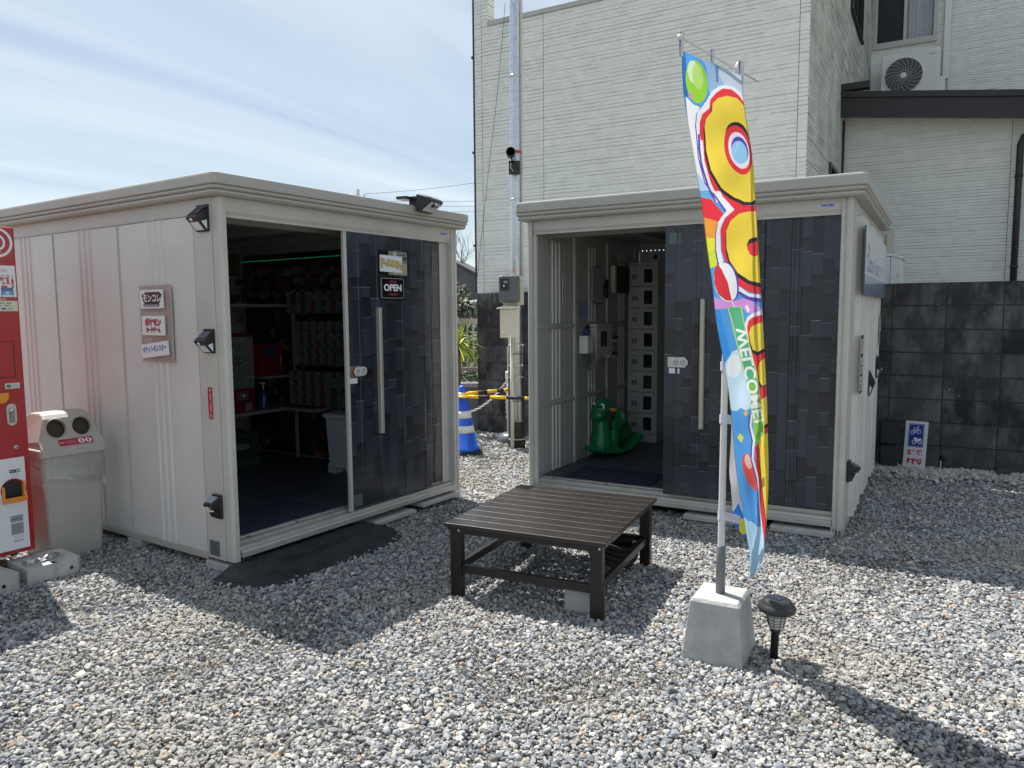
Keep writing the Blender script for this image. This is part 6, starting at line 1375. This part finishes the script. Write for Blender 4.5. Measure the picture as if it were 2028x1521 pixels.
# ------------------------------------------------------------------ inside the right shed
Rw = lambda d, z, off=0.: FR @ T(.052+off, d, z, pi/2)      # on its inner left wall; x runs deeper
def rsign(name, label, cat, d0, d1, z0, z1, art, off=.012, t=.003, edge=None, rough=.4, group=None):
    return sign(name, label, cat, Rw((d0+d1)/2, (z0+z1)/2, off), d1-d0, z1-z0, art, t, rough, edge, 0., group)
ar = Art(50, 240, (.55, .55, .52)); ar.ell(25, 40, 16, 26, (.42, .30, .28)); ar.ell(25, 40, 13, 22, (.5, .48, .46)); ar.line([(25, 26), (25, 54)], 5, (.12, .12, .12))
for i, ch in enumerate('警報装置取付済'): ar.text(ch, 25, 86+i*22, 19, (.02, .02, .04), bold=.04)
rsign('vertical_notice', 'narrow white vertical notice with black characters on the inner wall, nearest the door', 'notice', .44, .49, 1.457, 1.70, ar)
ar = Art(200, 300, (.33, .34, .38)); 
for k in range(20): ar.line([(24, 24+k*12), (176-random.randint(0, 70), 24+k*12)], 3, (.16, .17, .20))
ar.rect(0, 0, 200, 5, BK); ar.rect(0, 295, 200, 300, BK)
o = rsign('framed_notice', 'framed paper notice with dense lines of print on the inner shed wall', 'notice', .985, 1.205, 1.475, 1.780, ar, .024, .008, CHROME, .15)
ar = Art(200, 140, (.24, .28, .42)); 
for k in range(5): ar.line([(20, 30+k*18), (150-k % 2*50, 30+k*18)], 4, (.09, .1, .2))
rsign('paper_note', 'pale blue paper note left of the framed notice', 'notice', .745, .945, 1.348, 1.482, ar, .008, .001, rough=.8)
t = thing('collection_box', 'grey metal wall box with a small dark window inside the right shed', 'wall box', Rw(1.13, 1.0, .0))
b = B(); b.box(-.175, .175, -.085, -.014, .075, .27, BEIGE); b.box(-.175, .175, -.085, -.014, .272, .300, BEIGE); 
b.prism([(-.175, .0), (-.07, .0), (-.07, .03), (.10, .03), (.10, .0), (.175, .0), (.175, .073), (-.175, .073)], 'y', -.085, -.014, BEIGE); b.make('casing', None, t, bevel=.004)
b = B(); b.box(-.105, .05, -.0875, -.0855, .105, .235, BLK); b.make('window', None, t); b = B(); b.box(-.115, .06, -.0895, -.0875, .095, .105, BEIGE); b.box(-.115, .06, -.0895, -.0875, .235, .245, BEIGE); b.box(-.115, -.105, -.0895, -.0875, .105, .235, BEIGE); b.box(.05, .06, -.0895, -.0875, .105, .235, BEIGE); b.make('window_frame', None, t)
t = thing('tissue_holder', 'white box holder with a blue bottle on the inner wall of the right shed', 'holder', Rw(.815, 1.06, .0))
b = B(); b.box(-.06, .06, -.09, -.012, .0, .145, WHITE); b.make('holder_box', None, t, bevel=.004); b = B(); b.lathe([(.022, .146), (.024, .19), (.012, .20)], (.02, -.05, 0), 14, mat('blue_bottle', (.02, .06, .25), .3)); b.make('bottle', None, t)
t = thing('duster', 'fluffy white duster hanging head down on the inner wall of the right shed', 'duster', Rw(.93, .90, .0)); b = B(); r_ = random.Random(3)
for k in range(700):
    z_ = r_.uniform(0, .19); R_ = .034*sin(pi*min(1, max(.08, (z_+.02)/.22)))+.006; a_ = r_.uniform(0, 2*pi); p = Vector((R_*.3*cos(a_), -.05+R_*.3*sin(a_), z_)); d_ = Vector((cos(a_)*R_, sin(a_)*R_, r_.gauss(-.004, .012))); s_ = Vector((-sin(a_), cos(a_), .4))*.003; b.idx([p-s_, p+s_, p+d_+s_*.4, p+d_-s_*.4], [(0, 1, 2, 3)], mat('fluff', (.50, .52, .54), .9))
b.make('fluff', None, t, fix=False); b = B(); b.tube([(0, -.05, .16), (0, -.03, .28), (-.02, -.02, .37)], .004, 6, WHITE); b.make('duster_handle', None, t); b = B(); b.box(-.035, .0, -.03, -.012, .355, .395, BLK); b.make('hook', None, t)
t = thing('intercom', 'black oval intercom handset on the inner wall of the right shed', 'intercom', Rw(1.30, 1.60, .0)); b = B(); b.ball((0, -.03, 0), (.05, .022, .085), 18, BLK); b.make('handset', None, t); b = B(); b.box(-.010, .022, -.058, -.050, -.045, .045, METERG); b.make('front_strip', None, t, bevel=.003)
t = thing('wall_monitor', 'dark wall cabinet with a cream edge on the inner wall by the lockers', 'cabinet', Rw(1.60, 1.57, .0)); b = B(); b.box(-.13, .20, -.045, -.012, .0, .245, BLKM); b.make('cabinet_body', None, t); b = B(); b.box(-.175, -.132, -.055, -.012, .0, .24, CREAM); b.make('edge_panel', None, t, bevel=.003)
for z_, lb in ((1.155, 'small red and white packet on a wall hook, upper of two'), (1.01, 'small red and white packet on a wall hook, lower of two')):
    t = thing('hanging_packet', lb, 'packet', Rw(1.485, z_, .0), 'packets on wall hooks'); b = B(); b.box(-.03, .03, -.05, -.02, -.03, .0, mat('packet_white', (.5, .5, .5), .5)); b.make('packet_body', None, t, bevel=.006); b = B(); b.prism([(-.03, .001), (.03, .001), (.015, .035), (-.02, .03)], 'y', -.05, -.02, REDP); b.make('packet_top', None, t)
for i, (y_, wd_) in enumerate(((.22, 'nearest the door'), (.34, 'middle of three'), (.45, 'farthest from the door'))):
    b = B(); b.tube([(0, 0, .0), (.012, 0, .012), (.010, 0, -.022)], .002, 5, CHROME); o = b.make('wall_hook', None, None); o.matrix_world = FR @ T(.058, y_, 1.925); tag(o, 'small wire hook high on the inner left wall, '+wd_, 'hook', 'wire hooks on the inner wall')
# locker column
LKM = mat('locker_grey', (.46, .465, .44), .45, var=.04)
t = thing('locker_tower', 'tall narrow grey locker tower with eight small windowed doors', 'lockers', FR @ T(.066, 1.86, .165))
b = B(); LWd = .290; b.box(0, .022, 0, .30, 0, 1.69, LKM); b.box(LWd-.022, LWd, 0, .30, 0, 1.69, LKM); b.box(.022, LWd-.022, .25, .30, 0, 1.69, LKM); b.box(.022, LWd-.022, 0, .25, 1.665, 1.69, LKM); b.box(.022, LWd-.022, 0, .25, 0, .075, LKM)
for i in range(1, 8): b.box(.022, LWd-.022, .004, .25, .075+i*.19875-.006, .075+i*.19875+.001, LKM)
b.make('carcass', None, t, bevel=.0015)
cont = [(.35, .02, .05), (.08, .06, .09), (.30, .24, .12), (.03, .03, .04), (.06, .09, .16), (.22, .18, .12), (.04, .09, .22), (.05, .10, .16)]
for i in range(8):
    z1_ = 1.663-i*.19875; z0_ = z1_-.190; d = thing_part('door', t, Matrix.Translation((.024, 0, z0_)))
    b = B(); w_ = .242; h_ = .188; fr = [(0, 0), (w_, 0), (w_, h_), (0, h_)]; hl = [(w_*.56, h_*.16), (w_*.90, h_*.16), (w_*.90, h_*.83), (w_*.56, h_*.83)]; b.prism(fr, 'y', -.006, .002, LKM, holes=[hl]); b.make('door_panel', None, d)
    b = B(); b.box(w_*.08, w_*.30, -.010, -.0065, h_*.34, h_*.58, mat('latch_grey', (.16, .165, .16), .4)); b.box(w_*.19, w_*.21, -.016, -.0105, h_*.36, h_*.56, LKM); b.lathe([(.006, -.0065), (.006, -.010), (.0005, -.010)], (w_*.22, 0, h_*.76), 10, BLK, axis='y'); b.make('latch', None, d)
    b = B(); b.box(w_*.555, w_*.905, .004, .006, h_*.15, h_*.84, mat('locker_pane', (.02, .02, .03), .08, alpha=.35, var=0)); b.make('pane', None, d)
    b = B(); r_ = random.Random(30+i)
    for k in range(7):
        c_ = cont[i]; c_ = tuple(min(1, max(0, q*r_.uniform(.4, 2.2))) for q in c_); x_ = w_*r_.uniform(.56, .80); zz = h_*r_.uniform(.15, .6); b.box(x_, x_+.03, .03+.01*k, .035+.01*k, zz, zz+h_*r_.uniform(.1, .25), mat('prize_%d_%d' % (i, k), c_, .5, var=0))
    b.make('prize', None, d)
t = thing('small_box', 'small white and dark blue gadget box on top of the locker tower', 'box', FR @ T(.315, 1.94, 1.857)); b = B(); b.box(-.035, .035, -.03, .03, 0, .108, mat('gadget_white', (.5, .5, .5), .4)); b.make('box_body', None, t, bevel=.004)
b = B(); b.lathe([(.024, -.032), (.0005, -.032)], (0, 0, .048), 20, mat('dark_blue', (.02, .02, .08), .2), axis='y'); b.box(-.033, .033, -.0315, -.0305, .078, .083, BLK); b.make('front_panel', None, t)
t = thing('led_string', 'string of bluish white lights along the top back wall of the right shed', 'string lights', FR @ T(0, 0, 0)); b = B(); b.tube([(.1, 2.10, 1.985), (1.2, 2.10, 1.985)], .003, 5, BLK); b.make('cable', None, t)
b = B()
for i in range(26): b.ball((.12+i*.042, 2.095, 1.982), .0045, 6, LEDW)
stuff(b.make('bulb', None, t))
b = B(); b.box(.0, .68, .0, .42, 0, .008, BLUEMAT); o = b.make('door_mat', None, None, bevel=.003); o.matrix_world = FR @ T(.22, .125, .1655); tag(o, 'dark blue door mat just inside the right shed', 'mat')
b = B(); b.box(.0, .72, .0, .45, 0, .008, BLUEMAT); o = b.make('door_mat', None, None, bevel=.003); o.matrix_world = FL @ T(.10, .125, .1655); tag(o, 'dark blue door mat just inside the left shed', 'mat')

# green rocking dragon
MD = FR @ T(.185, 1.15, .165, radians(-16))
t = thing('rocking_dragon', 'green plastic rocking dragon toy with big round eyes inside the right shed', 'rocking toy', MD)
def fused(name, parts, mt, parent, vox=.007):
    b = B()
    for fn in parts: fn(b)
    o = b.make(name, mt, parent, fix=False)
    for q in o.data.polygons: q.use_smooth = True
    o.data.materials.clear(); o.data.materials.append(mt)
    md = o.modifiers.new('fuse', 'REMESH'); md.mode = 'VOXEL'; md.voxel_size = vox; md.use_smooth_shade = True
    md = o.modifiers.new('soft', 'SMOOTH'); md.iterations = 5; md.factor = .5
    return o
def rocker(b):
    # curved rocker base, wide, turned up at both ends
    v = []; n = 22
    for i in range(n+1):
        y = -.27+.60*i/n; z = .022+.30*(y-.03)**2*1.5+(.35*max(0, y-.1)**2*3.2); w_ = .145-.03*abs(y)/.3
        for x, zz in ((-w_, z), (w_, z), (w_, z+.036), (-w_, z+.036)): v.append((x, y, zz))
    f = []
    for i in range(n):
        for k in range(4): f.append((4*i+k, 4*i+(k+1) % 4, 4*(i+1)+(k+1) % 4, 4*(i+1)+k))
    f += [(0, 3, 2, 1), (4*n, 4*n+1, 4*n+2, 4*n+3)]; b.idx(v, f)
    b.tube([(-.145, -.265, .085), (.145, -.265, .085)], .021, 10)
fused('body', [rocker,
    lambda b: b.lathe([(.105, .05), (.100, .12), (.085, .20), (.066, .28), (.055, .33), (.0005, .34)], (0, -.125, 0), 24, None),
    lambda b: b.ball((0, -.10, .10), (.10, .13, .10), 20), lambda b: b.ball((0, .06, .15), (.075, .16, .085), 20), lambda b: b.ball((0, .20, .18), (.055, .08, .09), 16),
    lambda b: b.ball((0, -.115, .415), (.076, .075, .082), 24), lambda b: b.ball((0, -.175, .360), (.076, .062, .056), 24), lambda b: b.ball((0, -.150, .395), (.072, .06, .06), 20),
    lambda b: b.ball((0, .115, .30), (.080, .035, .095), 18), lambda b: b.ball((0, .13, .22), (.06, .05, .08), 16), lambda b: b.ball((.0, -.09, .475), (.03, .04, .03), 12),
    lambda b: b.ball((-.078, .0, .26), (.022, .075, .07), 16), lambda b: b.ball((.078, .0, .26), (.022, .075, .07), 16),
    lambda b: b.ball((-.07, -.04, .13), (.05, .06, .10), 14), lambda b: b.ball((.07, -.04, .13), (.05, .06, .10), 14)], GREEN, t)
for s_ in (-1, 1):
    b = B(); b.ball((s_*.046, -.170, .432), (.024, .014, .032), 18, mat('eye_white', (.78, .78, .78), .25)); b.ball((s_*.044, -.182, .429), (.015, .006, .021), 14, BLK); b.make('eye', None, t)
    b = B(); b.tube([(s_*.07, -.10, .408), (s_*.135, -.10, .408)], .0145, 12, mat('grip_yellow', (.62, .30, .03), .45)); b.make('handle_grip', None, t)
    b = B(); b.ball((s_*.026, -.232, .372), (.011, .006, .009), 10, GREEN); b.make('nostril', None, t)
b = B()
for k in range(5): b.tube([(-.026, -.196-.006*k-.012, .285-.022*k), (0, -.2065-.006*k-.012, .284-.022*k), (.026, -.196-.006*k-.012, .285-.022*k)], .0028, 5, GREEN)
b.make('belly_ridge', None, t); stuff(t.children[-1])

# ------------------------------------------------------------------ inside the left shed
DARKW = mat('dark_board', (.028, .028, .032), .6, var=.2)
SHF = mat('shelf_steel', (.34, .345, .34), .45, metal=.2)
ar = Art(560, 420, (.012, .013, .018), ss=1); r_ = random.Random(21)
for k in range(150):
    x, y = r_.uniform(0, 560), r_.uniform(0, 420); c = r_.choice([(.30, .07, .03), (.22, .05, .03), (.13, .03, .03), (.05, .10, .11), (.06, .06, .07), (.35, .14, .05)]); q_ = r_.uniform(.5, 1.2)
    for j in range(5): a_ = j*2*pi/5+r_.random(); ar.ell(x+7*q_*cos(a_), y+7*q_*sin(a_), 6*q_, 4*q_, c, rot=a_, n=10)
pmw = print_mat('floral_sheet', ar.image('floral_sheet'), .45)
o = plate('floral_sheet', 2.2, 1.75, .004, pmw, None, edge=BLKM); o.matrix_world = FL @ T(1.945, 1.28, 1.05, -pi/2); tag(o, 'dark sheet printed with small orange flowers covering the left shed inner wall', 'wall covering')
PEG = mat('pegboard', (.42, .43, .43), .6)
def peg(label, x0, x1, z0, z1, y):
    b = B(); b.box(x0, x1, y, y+.006, z0, z1, PEG); nx, nz_ = int((x1-x0)/.03), int((z1-z0)/.03)
    for i in range(nx):
        for j in range(nz_): b.box(x0+.012+i*.03, x0+.021+i*.03, y-.0008, y-.0003, z0+.012+j*.03, z0+.021+j*.03, BLK)
    o = b.make('pegboard', None, None, fix=False); o.matrix_world = FL; return tag(o, label, 'pegboard', 'pegboards in the left shed')
peg('pegboard high at the back of the left shed', 1.25, 1.92, 1.50, 1.98, 2.40); peg('pegboard behind the clear toy machine', 1.25, 1.92, .80, 1.42, 2.40); peg('lowest pegboard under the bench at the back of the left shed', 1.25, 1.90, .20, .60, 2.40)
t = thing('corner_shelving', 'grey metal corner shelving frame with bench and upper shelf in the left shed', 'shelving', FL)
b = B(); b.box(1.0, 1.90, 1.70, 2.40, 1.462, 1.487, SHF); b.make('upper_shelf', None, t)
b = B(); b.box(1.0, 1.90, 1.70, 2.40, .582, .606, SHF); b.make('bench', None, t)
b = B(); b.box(1.74, 1.925, 1.30, 1.695, .595, .618, SHF); b.box(1.62, 1.90, 1.74, 2.0, .862, .884, SHF); b.make('side_shelf', None, t)
for x, y in ((1.885, 1.68), (1.885, 2.38), (1.45, 2.39)):
    b = B(); b.box(x, x+.022, y, y+.022, .166, 1.93 if y > 2 else 1.60, SHF); b.make('upright', None, t)
t = thing('toy_machine', 'clear domed toy vending machine with a red base on the left shed bench', 'toy machine', FL @ T(1.235, 1.76, .606))
b = B(); b.box(0, .30, 0, .30, .0, .19, REDP); b.box(0, .30, 0, .30, .615, .640, REDP); b.make('red_base', None, t, bevel=.006)
b = B(); b.box(.003, .297, .003, .297, .191, .614, CLEAR); b.make('clear_case', None, t)
b = B(); r_ = random.Random(8)
for k in range(46): b.ball((.03+r_.random()*.24, .03+r_.random()*.24, .22+r_.random()*.22), .026, 8, mat('capsule_%d' % (k % 5), [(.03, .10, .06), (.05, .08, .05), (.12, .13, .12), (.02, .06, .05), (.10, .09, .04)][k % 5], .25, coat=.6))
b.make('capsule', None, t); stuff(t.children[-1])
b = B(); b.tube([(.03, -.012, .005), (.015, -.012, .63)], .0075, 8, CHROME); b.make('post', None, t)
b = B(); b.box(.13, .21, -.03, -.002, .10, .17, CHROME); b.lathe([(.022, -.034), (.018, -.045), (.0005, -.045)], (.17, 0, .135), 14, CHROME, axis='y'); b.box(.19, .25, -.014, -.002, .01, .075, mat('chute_grey', (.2, .2, .2), .4)); b.make('coin_mechanism', None, t)
t = thing('red_safe', 'dark red metal box with a blue label on the small shelf in the left shed', 'metal box', FL @ T(1.56, 1.72, .885)); b = B(); b.box(0, .235, 0, .25, 0, .27, REDP); b.make('box_body', None, t, bevel=.006)
b = B(); b.box(.03, .165, -.003, -.001, .155, .25, mat('label_blue', (.03, .05, .10), .4)); b.make('label', None, t); b = B(); b.tube([(.205, -.010, .05), (.205, -.010, .22)], .0045, 8, CHROME); b.make('handle', None, t)
t = thing('pump_bottle', 'blue pump bottle of hand sanitiser on the left shed bench', 'bottle', FL @ T(1.66, 1.82, .606)); b = B(); b.lathe([(.042, 0), (.044, .01), (.044, .11), (.030, .135), (.012, .145), (.012, .16), (.0005, .16)], (0, 0, 0), 20, mat('bottle_blue', (.03, .06, .22), .15, coat=.5)); b.make('bottle_body', None, t); b = B(); b.tube([(0, 0, .16), (0, 0, .21)], .006, 8, WHITE); b.box(-.030, .014, -.012, .012, .208, .222, WHITE); b.make('pump', None, t, bevel=.003)
# clear capsule racks on the right inner wall
def rack(label, d0, d1, z0, z1, nx, nz_, x=1.80, dots=True):
    t = thing('capsule_rack', label, 'rack', FL @ T(x, (d0+d1)/2, z0, -pi/2), 'clear capsule racks'); w_, h_ = d1-d0, z1-z0
    b = B(); b.box(-w_/2, w_/2, .02, .12, 0, h_, mat('rack_dark', (.035, .037, .045), .3)); b.make('rack_back', None, t)
    b = B()
    for i in range(nx+1): xx = -w_/2+w_*i/nx; b.box(xx-.0015, xx+.0015, -.025, .018, 0, h_, mat('acrylic_edge', (.16, .18, .20), .1, coat=1))
    for j in range(nz_+1): zz = h_*j/nz_; b.box(-w_/2, w_/2, -.025, .018, zz-.0015, zz+.0015, mat('acrylic_edge', (.16, .18, .20), .1))
    b.make('divider', None, t); stuff(t.children[-1])
    b = B(); r_ = random.Random(nx*7+nz_)
    for i in range(nx):
        for j in range(nz_):
            xx = -w_/2+w_*(i+.5)/nx; zz = h_*(j+.5)/nz_; b.box(xx-w_/nx*.3, xx+w_/nx*.3, -.005, .012, zz-h_/nz_*.32, zz+h_/nz_*.22, mat('toy_%d' % r_.randint(0, 6), [(.07, .07, .08), (.14, .12, .09), (.05, .06, .10), (.14, .05, .03), (.12, .12, .12), (.05, .08, .07), (.17, .15, .07)][r_.randint(0, 6)], .4, var=0))
            b.box(xx-.014, xx+.014, -.030, -.026, zz+h_/nz_*.30, zz+h_/nz_*.30+.005, CHROME)
            for q in range(4): b.ball((-w_/2+w_*i/nx, -.028, zz+h_/nz_*(q/4-.4)), .0038, 5, mat('acrylic_pin', (.30, .31, .33), .15))
    b.make('toy', None, t); stuff(t.children[-1]); return t
rack('upper clear capsule rack on the inner wall of the left shed', .92, 1.62, 1.41, 1.585, 6, 2); rack('middle large clear capsule rack on the inner wall of the left shed', .95, 1.52, .985, 1.345, 6, 4)
rack('lower clear capsule rack on the inner wall of the left shed', 1.20, 1.62, .65, .93, 4, 3); rack('lower clear capsule rack hanging above the pedal bin', .92, 1.185, .62, .93, 2, 2)
t = thing('led_strip', 'green light strip along the top of the left shed inner wall', 'light strip', FL); b = B()
for i in range(34): b.box(1.90, 1.906, .96+i*.043, .978+i*.043, 1.868, 1.873, LEDG)
stuff(b.make('led', None, t)); b = B(); b.box(1.907, 1.915, .90, 2.40, 1.862, 1.880, BLK); b.make('backing', None, t)
t = thing('paper_packs', 'hanging printed packs along the top back of the left shed', 'packs', FL); r_ = random.Random(6)
for i in range(7):
    b = B(); x_ = 1.28+i*.085; b.box(x_, x_+.07, 2.33, 2.335, 1.76-r_.random()*.03, 1.93, mat('pack_%d' % i, [(.14, .05, .04), (.08, .08, .15), (.2, .18, .12), (.05, .10, .09), (.18, .05, .10), (.10, .10, .11), (.15, .11, .05)][i], .4)); b.make('pack', None, t)
t = thing('hanging_goods', 'rows of small packed goods hanging on the inner walls of the left shed', 'goods', FL); r_ = random.Random(16); b = B()
for i in range(150):
    c_ = r_.choice([(.10, .04, .04), (.06, .06, .12), (.16, .14, .09), (.04, .08, .07), (.14, .05, .09), (.09, .09, .10), (.18, .17, .16)]); m_ = mat('goods_%d' % (int(c_[0]*1000)), c_, .3, var=0)
    if i < 90: y_ = r_.uniform(.85, 2.35); z_ = r_.choice([1.62, 1.71, 1.80])+r_.uniform(-.02, .02); b.box(1.925-r_.uniform(0, .05), 1.94, y_, y_+r_.uniform(.03, .07), z_-r_.uniform(.04, .08), z_, m_)
    else: x_ = r_.uniform(1.15, 1.85); z_ = r_.choice([.90, 1.02, 1.14, 1.26, 1.38, 1.58, 1.70])+r_.uniform(-.02, .02); b.box(x_, x_+r_.uniform(.03, .08), 2.385-r_.uniform(0, .05), 2.395, z_-r_.uniform(.04, .09), z_, m_)
b.make('pack', None, t, fix=False); stuff(t.children[-1])
t = thing('folding_crate', 'green and grey slotted plastic crate on the left shed floor', 'crate', FL @ T(1.16, 1.72, .166)); CG_ = mat('crate_green', (.035, .085, .06), .5); CG2 = mat('crate_dark', (.05, .06, .07), .5)
b = B(); b.box(0, .36, 0, .008, 0, .05, CG_); b.box(0, .36, 0, .008, .235, .27, CG2); b.box(0, .008, .009, .28, 0, .27, CG_); b.box(.352, .36, .009, .28, 0, .27, CG_); b.box(.009, .351, .272, .28, 0, .27, CG_); b.box(.009, .351, .009, .271, 0, .01, CG_)
for i in range(24): b.box(.001+i*.0152, .008+i*.0152, .001, .007, .051, .234, CG_)
b.box(.06, .26, -.003, .0, .14, .19, mat('label_grey', (.16, .18, .20), .5)); b.make('crate_body', None, t)
t = thing('pedal_bin', 'grey plastic pedal bin with its lid open behind the left shed door', 'pedal bin', FL @ T(1.645, .79, .166, radians(0)))
b = B(); loft(b, [[(x, y, z) for x, y in rrect(i_, .27-i_, i_, .29-i_, .02)] for z, i_ in ((.02, .022), (.42, .006), (.425, .0))], GREYP, False, True); b.make('bin_body', None, t, bevel=.002)
b = B(); loft(b, [[(x, y, z) for x, y in rrect(-i_, .27+i_, -i_, .29+i_, .03)] for z, i_ in ((.415, .0), (.42, .012), (.445, .012), (.45, .006))], GREYP, False, True); b.make('bin_rim', None, t)
b = B(); b.box(.255, .27, .02, .27, .46, .72, mat('lid_grey', (.20, .21, .21), .5)); b.make('open_lid', None, t, bevel=.004)
b = B(); b.box(.018, .05, .02, .08, -.0, .05, GREYP); b.box(.018, .05, .21, .27, -.0, .05, GREYP); b.box(-.06, .02, .10, .19, .0, .018, GREYP); b.make('pedal', None, t)
ar = Art(40, 80, (.42, .44, .46)); ar.rect(6, 6, 34, 36, (.06, .12, .14)); ar.ell(20, 56, 9, 12, (.04, .05, .06)); plate('sticker', .04, .08, .001, print_mat('bin_label', ar.image('bin_label')), t, M=T(.0, .0, 0), x=.12, z=.33, y=.004)
